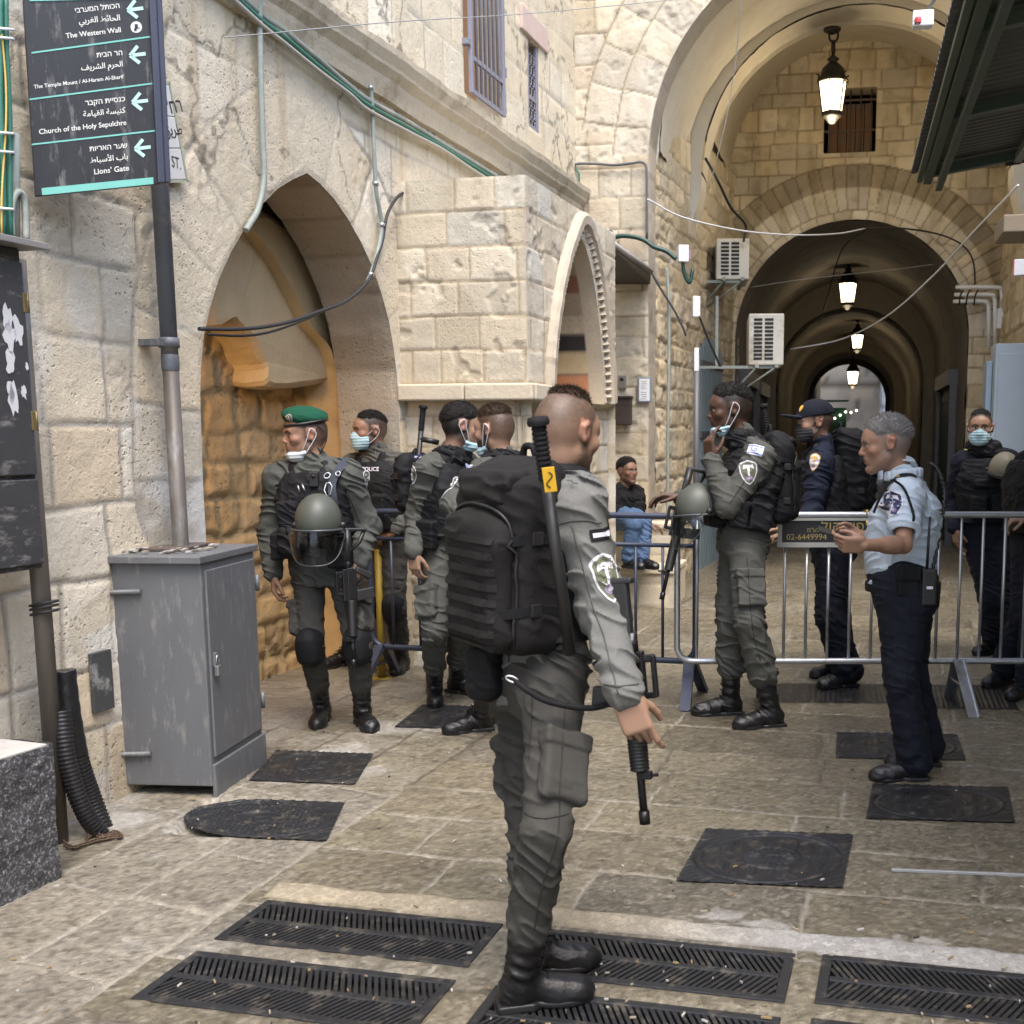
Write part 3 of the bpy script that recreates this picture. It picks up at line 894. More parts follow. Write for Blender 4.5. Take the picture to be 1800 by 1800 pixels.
# niche lining of coloured courses
def fn_nic(scale_v):
    def f(u, v):
        vv = v
        r, c = stone_fn([-3, 9], 9, 44, [[0.40, 0.34, 0.26]], [0.4, 0.3, 0.2], rough=0.003, joint=0.001)(u, v)
        return r, c
    return f
strip_v = [BK.uv(1010, y, -0.3)[1] for y in (705, 660, 622, 593, 560, 527, 500, 478)]
strip_c = [[0.46, 0.22, 0.12], [0.52, 0.42, 0.26], [0.035, 0.033, 0.033], [0.50, 0.42, 0.31], [0.36, 0.29, 0.20], [0.25, 0.12, 0.075], [0.36, 0.30, 0.22], [0.20, 0.11, 0.08], [0.3, 0.25, 0.19]]
def col_strip(zs, n):
    sv = np.searchsorted(np.array(strip_v), zs, side='right')
    c = np.array(strip_c)[np.clip(sv - 1, 0, 8)] * (0.8 + 0.4 * n)[..., None]
    e = np.min(np.abs(zs[..., None] - np.array(strip_v)), -1)
    return mix(np.array([0.2, 0.17, 0.13]), c, sstep(0.002, 0.008, e))
def fn_back(u, v):
    n = fbm2(u * 8, v * 8, 4, 45)
    return 0.004 * (n - 0.5), col_strip(v, n)
sheet("niche_rear", S_B, rng(n0 - 0.02, n1 + 0.02, 0.02), rng(nbot, max(p[1] for p in NIC) + 0.03, 0.012), planeP(frame(BK(0, 0, -0.42), LW.U, LW.N)), fn_back, parent=fb)
nl = [tuple(p) for p in NL]; Pn = curveP(BK, nl, 1)
accN = acc
def fn_side(u, v):
    n = fbm2(u * 8, v * 8, 4, 46)
    z = np.interp(u, accN, NL[:, 1]); c = col_strip(z, n)
    c = mix(c, np.array([0.50, 0.43, 0.33]), sstep(0.14, 0.12, v))
    c = mix(c, np.array([0.50, 0.42, 0.29]), (u < accN[-1] * 0.5) * 1.0)
    return 0.003 * (n - 0.5), c
sheet("niche_side", S_B, rng(0, Pn.length, 0.02), rng(0.0, 0.44, 0.02), Pn, fn_side, parent=fb)
mb = MB(); mb.add([BK(n0 - 0.05, nbot, 0.0), BK(n1 + 0.05, nbot, 0.0), BK(n1 + 0.05, nbot, -0.45), BK(n0 - 0.05, nbot, -0.45)], [(0, 1, 2, 3)])
mb.build("niche_sill", MATS["ledge_stone"], fb)

# ------------------------------------------------------------------ archway over the street
FY = 11.3
FA = frame((0, FY, 0), (1, 0, 0), (0, -1, 0))
XL = LW(UEND, 0, 0)[0]
AR, ASP = 1.96, 4.25
A1 = arch_poly(0.0, ASP, AR, -0.3, 40)
ga = empty("street_archway", (0, FY, 0), "tall round arch of pale ashlar spanning the alley with a plastered vault", "archway")
fnF = stone_fn(random_bounds(-0.3, 9, 0.245, 21), 0.36, 51, PAL_F, [0.35, 0.29, 0.20], joint=0.010, depth=0.008, rough=0.006, warp=0.012, erode=0.25, tone=0.12,
               ring=[(arch_poly(0, ASP, AR + 0.34, ASP)[1:-1], 0.33, 0.33, ASP + 0.3), (A1[1:-1], 0.34, 0.29, ASP + 0.05)])
def stainF(fn):
    def f(u, v):
        r, c = fn(u, v)
        k = sstep(2.6, 1.2, v)
        c = mix(c, c * np.array([0.86, 0.80, 0.70]), k * 0.7)
        wh = sstep(0.56, 0.70, fbm2(u * 1.7, v * 1.7, 4, 101)) * sstep(3.2, 2.0, v)
        c = mix(c, np.array([0.50, 0.46, 0.38]), wh * 0.45)
        r = r + sstep(3.2, 2.0, v) * 0.03 * (fbm2(u * 5, v * 5, 4, 103) - 0.5)
        return r, c
    return f
sheet("facade", S_B, np.concatenate([rng(XL - 0.3, 2.3, 0.016), rng(2.3, 3.6, 0.06)[1:]]), np.concatenate([rng(-0.1, 6.6, 0.016), rng(6.6, 8.6, 0.08)[1:]]), planeP(FA), soot(stainF(fnF), .5, 13), hole=[A1], parent=ga)
PA = curveP(FA, A1, 1)
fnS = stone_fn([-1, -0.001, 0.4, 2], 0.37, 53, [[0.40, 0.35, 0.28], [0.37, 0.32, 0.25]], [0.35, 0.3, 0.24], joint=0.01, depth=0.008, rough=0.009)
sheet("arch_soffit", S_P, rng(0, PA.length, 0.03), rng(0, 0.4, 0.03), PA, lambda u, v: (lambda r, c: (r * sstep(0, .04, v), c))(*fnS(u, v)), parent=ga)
plas = lambda col, sd: stone_fn([-9, 60], 30, sd, [col], col, rough=0.012, joint=0.001,
        stain=lambda u, v, c, n, nb: mix(c, np.array([0.46, 0.38, 0.25]), sstep(0.5, 0.72, nb) * 0.3))
def vault(name, y0, y1, r, zc, seed, col, m=None, lip=None, st=0.06, r2=None):
    """barrel between y0 and y1: plastered crown from zc up, with a front lip ring if the radius steps"""
    fr = frame((0, y0, 0), (1, 0, 0), (0, -1, 0))
    pl = arch_poly(0, zc, r, zc - 0.02, 44)[1:-1]
    P = curveP(fr, pl, 1)
    sheet(name, m or S_P, rng(0, P.length, st), rng(0, y1 - y0, st), P, plas(col, seed), parent=ga)
    if lip:
        o = arch_poly(0, lip[1], lip[0], zc - 0.6, 44)[1:-1]
        n = len(pl); vs_ = [(p[0], y0, p[1]) for p in pl] + [(p[0], y0, p[1]) for p in o]
        mb = MB(); mb.add(vs_, [(i, i + 1, n + i + 1, n + i) for i in range(n - 1)])
        mb.build("vault_lip", mat("lip_plaster_%d" % seed, tuple(col), 0.9, var=0.12, bump=0.3), ga)
PC = [0.60, 0.555, 0.465]
vault("front_vault", FY + 0.4, 13.3, 1.92, 4.42, 61, PC, lip=(AR, ASP))
vault("middle_rib", 13.3, 13.75, 1.70, 4.55, 62, [0.58, 0.53, 0.43], lip=(1.95, 4.45))
vault("rear_vault", 13.75, 16.05, 1.66, 5.08, 63, [0.56, 0.50, 0.39], lip=(1.68, 4.5))
# corbels carrying the middle rib
mb = MB()
for s_ in (-1, 1):
    xo = s_ * 1.96
    prof_ = [(s_ * 1.70, 4.58), (s_ * 1.70, 4.40), (s_ * 1.74, 4.22), (s_ * 1.80, 4.0), (s_ * 1.93, 3.72), (xo, 3.6), (xo, 4.58)]
    n = len(prof_)
    mb = MB(); mb.add([(p[0], 13.29, p[1]) for p in prof_] + [(p[0], 13.76, p[1]) for p in prof_], [tuple(range(n)), tuple(range(n, 2 * n))[::-1]] + [(i, (i + 1) % n, n + (i + 1) % n, n + i) for i in range(n)])
    mb.build("corbel", MATS["lip_plaster_61"], ga)
# side walls of the vaulted bay
fnR = stone_fn(random_bounds(-0.3, 6, 0.27, 31), 0.34, 64, PAL_Y + PAL_F[:2], [0.40, 0.33, 0.22], joint=0.016, depth=0.02, rough=0.022, warp=0.04, erode=0.8)
SL = frame((-1.975, FY + 0.36, 0), (0.395, 4.68, 0))
sheet("side_wall", S_L, rng(0, 4.75, 0.022), rng(-0.05, 5.2, 0.022), planeP(SL), fnR, parent=ga)
SR = frame((1.95, 16.1, 0), (0, -1, 0))
sheet("side_wall", S_L, rng(0, 4.75, 0.03), rng(-0.05, 5.2, 0.03), planeP(SR), fnR, parent=ga)
# rear wall with the tunnel mouth and a barred window
BY = 16.0
FB = frame((0, BY, 0), (1, 0, 0), (0, -1, 0))
TR, TS = 1.56, 2.92
A2 = arch_poly(0.0, TS, TR, -0.3, 40)
bw0 = FB.uv(1447, 270); bw1 = FB.uv(1542, 152)
WB = [(bw0[0], bw0[1]), (bw1[0], bw0[1]), (bw1[0], bw1[1]), (bw0[0], bw1[1])]
fnB2 = stone_fn(random_bounds(-0.3, 9, 0.235, 33), 0.31, 71, PAL_Y, [0.30, 0.235, 0.145], joint=0.012, depth=0.014, rough=0.009, warp=0.02, erode=0.3, tone=0.13,
                ring=[(A2[1:-1], 0.40, 0.22, TS + 0.1), (arch_poly(0, TS, TR + 0.41, TS)[1:-1], 0.30, 0.15, TS + 0.4)])
def ringcol(fn):
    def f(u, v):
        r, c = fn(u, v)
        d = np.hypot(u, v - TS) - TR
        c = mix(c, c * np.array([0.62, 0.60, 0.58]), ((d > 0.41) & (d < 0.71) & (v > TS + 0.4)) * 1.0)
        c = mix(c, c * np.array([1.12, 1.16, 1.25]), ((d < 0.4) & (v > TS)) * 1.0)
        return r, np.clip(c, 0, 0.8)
    return f
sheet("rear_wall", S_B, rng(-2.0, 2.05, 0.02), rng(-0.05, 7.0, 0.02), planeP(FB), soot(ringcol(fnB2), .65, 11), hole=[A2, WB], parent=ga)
mb = MB()
u0, u1, v0, v1 = bw0[0], bw1[0], bw0[1], bw1[1]
for q in ([(u0, v0), (u1, v0)], [(u1, v0), (u1, v1)], [(u1, v1), (u0, v1)], [(u0, v1), (u0, v0)]):
    mb.add([FB(*q[0], 0), FB(*q[1], 0), FB(*q[1], -0.35), FB(*q[0], -0.35)], [(0, 1, 2, 3)])
bwf = mb.build("window", mat("bay_window_reveal", (0.46, 0.38, 0.26), 0.9, bump=0.3), ga)
mb = MB()
for i in range(5):
    a = u0 + 0.07 + (u1 - u0 - 0.11) * i / 5; b = a + (u1 - u0 - 0.11) / 5
    mb.box(FB((a + b) / 2, (v0 + v1) / 2 - 0.07, -0.18 - 0.005 * (i % 2)), ((b - a) / 2 - 0.005, 0.012, (v1 - v0) / 2 - 0.09), FB.M)
mb.build("rusty_board", mat("rusty_sheet", (0.12, 0.085, 0.06), 0.8, 0.0, var=0.4, vscale=5, dirt=(0.16, 0.07, 0.025), damt=0.45, bump=0.3), bwf)
mb = MB()
for i in range(5):
    u = u0 + (u1 - u0) * (i + 0.5) / 5; mb.tube([FB(u, v0, -0.1), FB(u, v1, -0.1)], 0.012, 6)
for v in (v0 + 0.3, v1 - 0.13): mb.box(FB((u0 + u1) / 2, v, -0.1), ((u1 - u0) / 2, 0.006, 0.014), FB.M)
mb.build("window_bar", mat("rusty_bar", (0.10, 0.07, 0.05), 0.8, var=0.3), bwf)

# tunnel beyond
S_T = stone_mat("tunnel_plaster", bump=0.4, pits=0.3, var=0.2)
def tunnel(y0, y1, r, zs, seed, col, st=0.12):
    fr = frame((0, y0, 0), (1, 0, 0), (0, -1, 0))
    P = curveP(fr, arch_poly(0, zs, r, -0.05, 36), 1)
    fn = stone_fn([-9, 90], 40, seed, [col], col, rough=0.03, joint=0.001, stain=lambda u, v, c, n, nb: c * (0.75 + 0.45 * nb)[..., None])
    sheet("tunnel_vault", S_T, rng(0, P.length, st), rng(0, y1 - y0, st), P, fn, parent=ga)
def lipring(y, r0, z0, r1, z1, col, nm):
    a = arch_poly(0, z0, r0, -0.05, 36); b = arch_poly(0, z1, r1, -0.05, 36); n = len(a)
    mb = MB(); mb.add([(p[0], y, p[1]) for p in a] + [(p[0], y, p[1]) for p in b], [(i, i + 1, n + i + 1, n + i) for i in range(n - 1)])
    mb.build("tunnel_rib", nm, ga)
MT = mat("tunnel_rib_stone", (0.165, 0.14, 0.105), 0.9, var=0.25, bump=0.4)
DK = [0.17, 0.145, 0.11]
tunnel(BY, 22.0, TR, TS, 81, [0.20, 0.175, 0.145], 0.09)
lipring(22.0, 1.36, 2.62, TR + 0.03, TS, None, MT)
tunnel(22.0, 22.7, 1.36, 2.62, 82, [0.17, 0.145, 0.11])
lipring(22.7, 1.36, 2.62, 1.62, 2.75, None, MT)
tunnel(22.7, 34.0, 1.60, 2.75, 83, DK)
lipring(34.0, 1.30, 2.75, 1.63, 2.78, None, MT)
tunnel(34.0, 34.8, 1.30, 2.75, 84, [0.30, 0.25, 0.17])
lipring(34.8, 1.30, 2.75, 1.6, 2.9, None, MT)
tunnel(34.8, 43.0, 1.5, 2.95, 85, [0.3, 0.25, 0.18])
lipring(43.0, 1.32, 2.90, 1.52, 2.96, None, MT)
# outer shell so no daylight leaks in
mb = MB()
for (xa, xb, ya, yb, za, zb) in ((-3.4, -2.35, FY + 0.45, 44, -0.1, 8.6), (2.35, 3.4, FY + 0.45, 44, -0.1, 8.6), (-3.4, 3.4, FY + 0.05, 44, 8.0, 8.5)):
    mb.box(((xa + xb) / 2, (ya + yb) / 2, (za + zb) / 2), ((xb - xa) / 2, (yb - ya) / 2, (zb - za) / 2))
mb.box((0, 43.2, 6.6), (3.4, 0.15, 2.2)); mb.box((-2.4, 43.2, 2.2), (0.95, 0.15, 2.3)); mb.box((2.4, 43.2, 2.2), (0.95, 0.15, 2.3))
mb.build("outer_shell", MATS["wall_core_stone"], ga)

# ------------------------------------------------------------------ daylight street beyond the tunnel and the right-hand house
fh = empty("far_house", (0.7, 50, 0), "tall grey stone house beyond the far end of the tunnel", "house")
fF = frame((1.15, 43.6, 0), (0.15, 1, 0), (-1, 0.15, 0))
fnH = stone_fn(random_bounds(-0.3, 12, 0.5, 41), 0.8, 91, [[0.52, 0.52, 0.52], [0.46, 0.47, 0.485], [0.56, 0.53, 0.48]], [0.2, 0.19, 0.18], joint=0.03, depth=0.02, rough=0.02)
sheet("house_wall", S_B, rng(0, 12, 0.12), rng(-0.1, 15, 0.15), planeP(fF), fnH, parent=fh)  # far house walls raised high so the street beyond stays in shade
fE = frame((-4, 53, 0), (1, 0, 0), (0, -1, 0))
sheet("house_wall", S_B, rng(0, 12, 0.2), rng(-0.1, 15, 0.25), planeP(fE), fnH, parent=fh)
mb = MB(); mb.box((-2.0, 48.2, 7.5), (0.75, 4.8, 7.5)); 
mb.build("side_house", mat("far_side_wall", (0.42, 0.37, 0.29), 0.9, bump=0.3), fh)

rw = empty("shop_house", (2.75, 6, 0), "plain stone shop house behind the canopy along the right side of the alley", "house")
RW = frame((2.55, FY - 0.02, 0), (0, -1, 0))
fnRW = stone_fn(random_bounds(-0.3, 9, 0.36, 51), 0.5, 111, PAL_L, [0.46, 0.42, 0.35], joint=0.014, depth=0.014, rough=0.012)
dop = [[(a, -0.3), (a, 2.5), (a + 1.7, 2.5), (a + 1.7, -0.3)] for a in (2.2, 5.6)]
sheet("wall_face", S_L, rng(0, 18, 0.05), rng(-0.1, 4.7, 0.05), planeP(RW), fnRW, hole=dop, parent=rw)
mb = MB()
for a in (2.2, 5.6):
    for i in range(20): mb.box(RW(a + 0.85, 0.06 + 0.125 * i, -0.12 + 0.01 * (i % 2)), (0.86, 0.012, 0.06), RW.M)
mb.build("shutter_door", mat("roller_shutter", (0.16, 0.22, 0.2), 0.5, 0.3, var=0.2), rw)
mb = MB(); mb.box((3.6, 2.5, 2.35), (0.85, 9.4, 2.35)); mb.build("house_core", MATS["wall_core_stone"], rw)
# ------------------------------------------------------------------ lettering
FONT = bpy.data.fonts.load('<builtin>')
AR_FORMS = {'ا': (0xFE8D, 0xFE8E, None, None), 'أ': (0xFE83, 0xFE84, None, None), 'ل': (0xFEDD, 0xFEDE, 0xFEDF, 0xFEE0), 'ح': (0xFEA1, 0xFEA2, 0xFEA3, 0xFEA4),
    'ئ': (0xFE89, 0xFE8A, 0xFE8B, 0xFE8C), 'ط': (0xFEC1, 0xFEC2, 0xFEC3, 0xFEC4), 'غ': (0xFECD, 0xFECE, 0xFECF, 0xFED0), 'ر': (0xFEAD, 0xFEAE, None, None),
    'ب': (0xFE8F, 0xFE90, 0xFE91, 0xFE92), 'ي': (0xFEF1, 0xFEF2, 0xFEF3, 0xFEF4), 'م': (0xFEE1, 0xFEE2, 0xFEE3, 0xFEE4), 'ش': (0xFEB5, 0xFEB6, 0xFEB7, 0xFEB8),
    'ف': (0xFED1, 0xFED2, 0xFED3, 0xFED4), 'ك': (0xFED9, 0xFEDA, 0xFEDB, 0xFEDC), 'ن': (0xFEE5, 0xFEE6, 0xFEE7, 0xFEE8), 'س': (0xFEB1, 0xFEB2, 0xFEB3, 0xFEB4),
    'ة': (0xFE93, 0xFE94, None, None), 'ق': (0xFED5, 0xFED6, 0xFED7, 0xFED8)}
def arabic(t):
    t = t.replace('لأ', '\ue000')
    def joins_next(c): return c in AR_FORMS and AR_FORMS[c][2] is not None
    out = []
    for i, c in enumerate(t):
        if c == '\ue000':
            out.append(chr(0xFEF8 if i and joins_next(t[i - 1]) else 0xFEF7)); continue
        if c not in AR_FORMS: out.append(c); continue
        prev = i > 0 and joins_next(t[i - 1])
        nxt = i + 1 < len(t) and (t[i + 1] in AR_FORMS or t[i + 1] == '\ue000') and joins_next(c)
        f = AR_FORMS[c]
        out.append(chr(f[3] if prev and nxt else f[1] if prev else f[2] if nxt else f[0]))
    return ''.join(out)[::-1]
def heb(t): return t[::-1]

def text2d(body, bold=0.0):
    cu = bpy.data.curves.new("lettering", 'FONT'); cu.font = FONT; cu.body = body; cu.offset = bold; cu.resolution_u = 3
    ob = bpy.data.objects.new("lettering", cu); COL.objects.link(ob)
    bpy.context.view_layer.update()
    me = ob.evaluated_get(bpy.context.evaluated_depsgraph_get()).to_mesh()
    V = np.array([v.co[:2] for v in me.vertices]).reshape(-1, 2); Fc = [tuple(p.vertices) for p in me.polygons]
    bpy.data.objects.remove(ob); bpy.data.curves.remove(cu)
    return V, Fc
def put_text(mb, body, L, Rr, fr, w=0.0015, bold=0.012, flipv=1, hscale=1.0):
    """text whose baseline runs from L to R, both (u,v) in a frame"""
    V, Fc = text2d(body, bold)
    if not len(V): return
    L = np.array(L); Rr = np.array(Rr); d = Rr - L
    s = np.linalg.norm(d) / (V[:, 0].max() - V[:, 0].min()); e = nrm(d); f = np.array([-e[1], e[0]]) * flipv
    q = [L + e * (x - V[:, 0].min()) * s + f * y * s * hscale for x, y in V]
    mb.add([fr(p[0], p[1], w) for p in q], Fc)

def tilted(p00, p10, p01):
    """frame from three corners of a flat panel: origin, end of the u side, end of the v side"""
    O = np.array(p00); U = nrm(np.array(p10) - O); V = np.array(p01) - O; V = nrm(V - U * (V @ U)); N = np.cross(U, V)
    def fr(u, v, w=0.0): return O + U * u + V * v + N * w
    fr.O, fr.U, fr.V, fr.N = O, U, V, N
    fr.M = np.stack([U, V, N], 1)
    def uv(px, py):
        q = onplane(px, py, O, N) - O; return np.array([q @ U, q @ V])
    fr.uv = uv
    return fr

# common materials
M_STEEL = mat("galvanised_steel", (0.48, 0.50, 0.52), 0.38, 0.85, var=0.12, bump=0.05, dirt=(0.25, 0.24, 0.23), damt=0.3)
M_DKBLUE = mat("dark_blue_paint", (0.035, 0.045, 0.075), 0.42, 0.2, var=0.15, bump=0.05)
M_GREYMET = mat("grey_cabinet_paint", (0.135, 0.140, 0.148), 0.5, 0.15, var=0.12, vscale=3, bump=0.08, bscale=20, dirt=(0.22, 0.22, 0.21), dscale=9, damt=0.31, stretch=(3, 3, 0.8))
M_BLACKPL = mat("black_plastic", (0.015, 0.015, 0.017), 0.42, var=0.2)
M_RUBBER = mat("black_cable", (0.02, 0.02, 0.022), 0.6, var=0.2)
M_GREEN = mat("green_cable", (0.03, 0.15, 0.105), 0.5, var=0.25, vscale=4)
M_GREYGRN = mat("grey_green_conduit", (0.25, 0.28, 0.245), 0.55, var=0.2, dirt=(0.4, 0.38, 0.33), damt=0.35)
M_WHITEC = mat("white_cable", (0.6, 0.6, 0.57), 0.5, var=0.15)
M_YELLOWC = mat("yellow_cable", (0.62, 0.42, 0.10), 0.5)
M_CAST = mat("cast_iron", (0.030, 0.031, 0.034), 0.42, 0.45, var=0.35, vscale=9, fine=0.2, bump=0.25, bscale=60, dirt=(0.11, 0.10, 0.085), dscale=14, damt=0.36)
M_WHITEP = mat("white_plastic", (0.72, 0.73, 0.74), 0.4, var=0.08)
M_POLE = mat("weathered_pole_paint", (0.12, 0.105, 0.09), 0.5, 0.3, var=0.3, vscale=5, bump=0.12, dirt=(0.2, 0.2, 0.2), damt=0.34, stretch=(3, 3, 0.7))
M_POLEB = mat("blue_grey_pole_paint", (0.13, 0.14, 0.16), 0.5, 0.3, var=0.25, vscale=5, bump=0.1, dirt=(0.22, 0.2, 0.18), damt=0.3)

# ------------------------------------------------------------------ street grates and covers
def make_grate(b0, L, W, label):
    th = 0.028; z0 = 0.004
    root = empty("drain_grate", (b0[0] + gu[0] * L / 2 + gv[0] * W / 2, b0[1] + gu[1] * L / 2 + gv[1] * W / 2, 0), label, "drain grate", "cast iron drain grates in front of the soldier")
    M = np.stack([np.array([*gu, 0]), np.array([*gv, 0]), np.array([0, 0, 1.0])], 1)
    O = np.array([*b0, 0.0])
    c = lambda u, v, z=0: O + M @ np.array([u, v, z])
    mb = MB(); e = 0.032
    zc = z0 - th / 2
    mb.box(c(L / 2, e / 2, zc), (L / 2, e / 2, th / 2), M, 0.003); mb.box(c(L / 2, W - e / 2, zc), (L / 2, e / 2, th / 2), M, 0.003)
    mb.box(c(e / 2, W / 2, zc), (e / 2, W / 2 - e, th / 2), M, 0.003); mb.box(c(L - e / 2, W / 2, zc), (e / 2, W / 2 - e, th / 2), M, 0.003)
    mb.box(c(L / 2, W / 2, zc), (L / 2 - e, 0.014, th / 2), M, 0.003)
    mb.build("rim", M_CAST, root)
    mb = MB()
    n = int((L - 2 * e) / 0.0215)
    for half, (va, vb, sl) in enumerate(((e, W / 2 - 0.014, 0.055), (W / 2 + 0.014, W - e, -0.055))):
        for i in range(-3, n + 4):
            u = e + 0.0215 * i
            ua, ub = u - sl / 2, u + sl / 2
            if min(ua, ub) < e - 0.004 or max(ua, ub) > L - e + 0.004: 
                # shorten bars at the ends
                ta = 0.0; tb = 1.0
                for (lo_, sgn) in ((e, 1), (L - e, -1)):
                    fa, fb_ = (ua - lo_) * sgn, (ub - lo_) * sgn
                    if fa < 0 and fb_ < 0: ta = 2
                    elif fa < 0: ta = max(ta, -fa / (fb_ - fa))
                    elif fb_ < 0: tb = min(tb, fa / (fa - fb_))
                if tb - ta < 0.12: continue
            else: ta, tb = 0.0, 1.0
            pa = c(ua + (ub - ua) * ta, va + (vb - va) * ta, zc - 0.002); pb = c(ua + (ub - ua) * tb, va + (vb - va) * tb, zc - 0.002)
            d = pb - pa; ln = np.linalg.norm(d); x = d / ln; z = np.array([0, 0, 1.0]); y = np.cross(z, x)
            mb.box((pa + pb) / 2, (ln / 2, 0.0058, th / 2 - 0.001), np.stack([x, y, z], 1))
    g = mb.build("slat_field", M_CAST, root)
    return root
glab = ["rearmost left cast iron grate, against the yellowish worn stone lip", "front left cast iron grate, left of the nearest soldier's boot",
        "cast iron grate running out to the right from behind the soldier's boots, rear row", "cast iron grate under the walking soldier's boot in the front row",
        "rear row cast iron grate cut by the right edge of the picture", "front row cast iron grate at the bottom right corner"]
for (b0, L, W), lab in zip(GR, glab): make_grate(b0, L, W, lab)

def make_cover(a, U, V, kind, label):
    lu, lv = np.hypot(*U), np.hypot(*V)
    eu = np.array([*(U / lu), 0]); ev = np.array([*(V / lv), 0]); O = np.array([*a, 0.0])
    n = 90
    s = np.linspace(0, 1, n); S, T = np.meshgrid(s, s, indexing='ij')
    x = (S - 0.5) * 2; y = (T - 0.5) * 2; r = np.hypot(x, y); th = np.arctan2(y, x)
    z = np.full(S.shape, 0.003)
    ring = lambda a_, b_: sstep(a_ - 0.012, a_ + 0.006, r) * sstep(b_ + 0.012, b_ - 0.006, r)
    if kind == 'grid':
        z += 0.005 * ((np.sin(x * 75) > 0.1) & (np.abs(x) < 0.9) & (np.abs(y) < 0.85)) - 0.003
    else:
        chk = (np.sin(x * 48) * np.sin(y * 48) > 0) & (r < 0.80) & (r > 0.36)
        fan = (np.sin(th * 22) > 0) & (r > 0.14) & (r < 0.33)
        bars = (np.abs(np.sin(th * 2)) > 0.35) & (np.sin(x * 30 if kind == 'square' else r * 46) > 0) & (r > 0.40) & (r < 0.74)
        z += -0.005 + 0.005 * np.where(kind == 'round', chk, bars | fan) + 0.006 * (ring(0.86, 0.91) + ring(0.36, 0.39) + ring(0.10, 0.13))
        z = np.where(r > 0.95, 0.004, z)
        z = np.where((r > 0.925) & (r < 0.95), -0.004, z)
        z += 0.003 * ((r > 0.98) & (np.abs(np.sin((x + y) * 20)) > 0.8))
    P = O + S[..., None] * U[0] * np.array([1, 0, 0]) + S[..., None] * U[1] * np.array([0, 1, 0]) + T[..., None] * np.array([*V, 0]) + z[..., None] * np.array([0, 0, 1.0])
    idx = np.arange(n * n).reshape(n, n)
    Q = np.stack([idx[:-1, :-1], idx[1:, :-1], idx[1:, 1:], idx[:-1, 1:]], -1)
    if kind == 'round':
        rc = r[:-1, :-1]; Q = Q[(np.hypot((x[:-1, :-1] + x[1:, 1:]) / 2, (y[:-1, :-1] + y[1:, 1:]) / 2) < 1.0) | (x[:-1, :-1] > 0.1)]
    Q = Q.reshape(-1, 4)
    if np.cross(U, V) < 0: Q = Q[:, ::-1]
    o = link("manhole_cover", mesh_np("manhole_cover", P.reshape(-1, 3), Q), M_CAST)
    tag(o, label, "manhole cover", "cast iron covers set in the paving")
clab = ["square cast iron cover alone in the paving right of the nearest soldier", "square cast iron cover just in front of the light blue officer's shoes",
        "square cast iron cover behind the legs of the light blue officer", "square cast iron cover tucked against the right side of the grey cabinet",
        "square cast iron cover under the boots of the soldiers who talk together", "round patterned cast iron cover in pale paving in front of the grey cabinet",
        "ribbed dark cover left of the light blue officer, under the barrier", "ribbed dark cover under the right foot of the steel barrier"]
for (a, U, V, kd), lab in zip(COV, clab): make_cover(a, U, V, kd, lab)

# loose bits on the ground
rs = np.random.RandomState(5); mb = MB()
for i in range(230):
    px, py = rs.uniform(-40, 1840), 1180 + 640 * rs.rand() ** 0.8
    p = gnd(px, py)
    if (p[:2] - LW.O[:2]) @ LW.N[:2] < 0.05 or p[1] < 2.4: continue
    s = 0.002 + 0.004 * rs.rand() ** 2; t = rs.rand() * 6.28
    M = np.array([[math.cos(t), -math.sin(t), 0], [math.sin(t), math.cos(t), 0], [0, 0, 1]])
    mb.box(p + np.array([0, 0, 0.010]), (s * (1 + 2 * rs.rand()), s * 0.6, 0.0025), M, mi=int(rs.rand() * 3.4) % 4)
lit = mb.build("litter", [mat("dry_leaf_bit", (0.26, 0.19, 0.10), 0.8), mat("paper_bit", (0.40, 0.385, 0.35), 0.8), mat("grit_bit", (0.30, 0.26, 0.20), 0.9), mat("dark_bit", (0.05, 0.045, 0.04), 0.8)])
tag(lit, "scattered chaff, paper bits and grit on the paving", "litter", kind="stuff")
mb = MB(); a, b = gnd(1567, 1529, 0.012), gnd(1990, 1546, 0.012)
mb.box((a + b) / 2, (np.linalg.norm(b - a) / 2, 0.006, 0.006), np.stack([nrm(b - a), nrm(np.cross([0, 0, 1], b - a)), np.array([0, 0, 1.0])], 1), 0.002)
tag(mb.build("metal_strip", mat("dull_strip_metal", (0.42, 0.42, 0.42), 0.5, 0.6, var=0.2)), "thin pale metal strip lying on the brown paving at the right", "metal strip")

# ------------------------------------------------------------------ direction sign on its pole
sg = empty("direction_sign", LW(LW.uv(322, 960)[0], 0, 0.10), "black street direction sign with white writing in three scripts and turquoise arrows", "sign")
sg["writing"] = "three scripts"
def poleline(pxs, w): return [LW(*LW.uv(px, py, w), w) for px, py in pxs]
pt = LW.uv(275, 250, 0.10); pb_ = LW.uv(320, 965, 0.10)
mb = MB(); um = (pt[0] + pb_[0]) / 2
mb.tube([LW(um, 0.0, 0.10), LW(um, 1.95, 0.10)], 0.036, 14); mb.build("pole", M_POLE, sg)
mb = MB(); mb.tube([LW(um, 1.95, 0.10), LW(um, 4.2, 0.10)], 0.0375, 14); mb.lathe(LW(um, 1.90, 0.10), [(0.038, 0), (0.0395, 0.01), (0.0395, 0.06), (0.038, 0.07)], 14)
mb.build("pole_sleeve", M_POLEB, sg)
mb = MB(); mb.lathe(LW(um, 2.0, 0.10), [(0.039, 0), (0.045, 0.0), (0.045, 0.045), (0.039, 0.045)], 14); mb.box(LW(um - 0.05, 2.02, 0.05), (0.035, 0.06, 0.014), LW.M); mb.build("wall_clamp", M_GREYMET, sg)
Zl, Zr = 4.55, 4.80
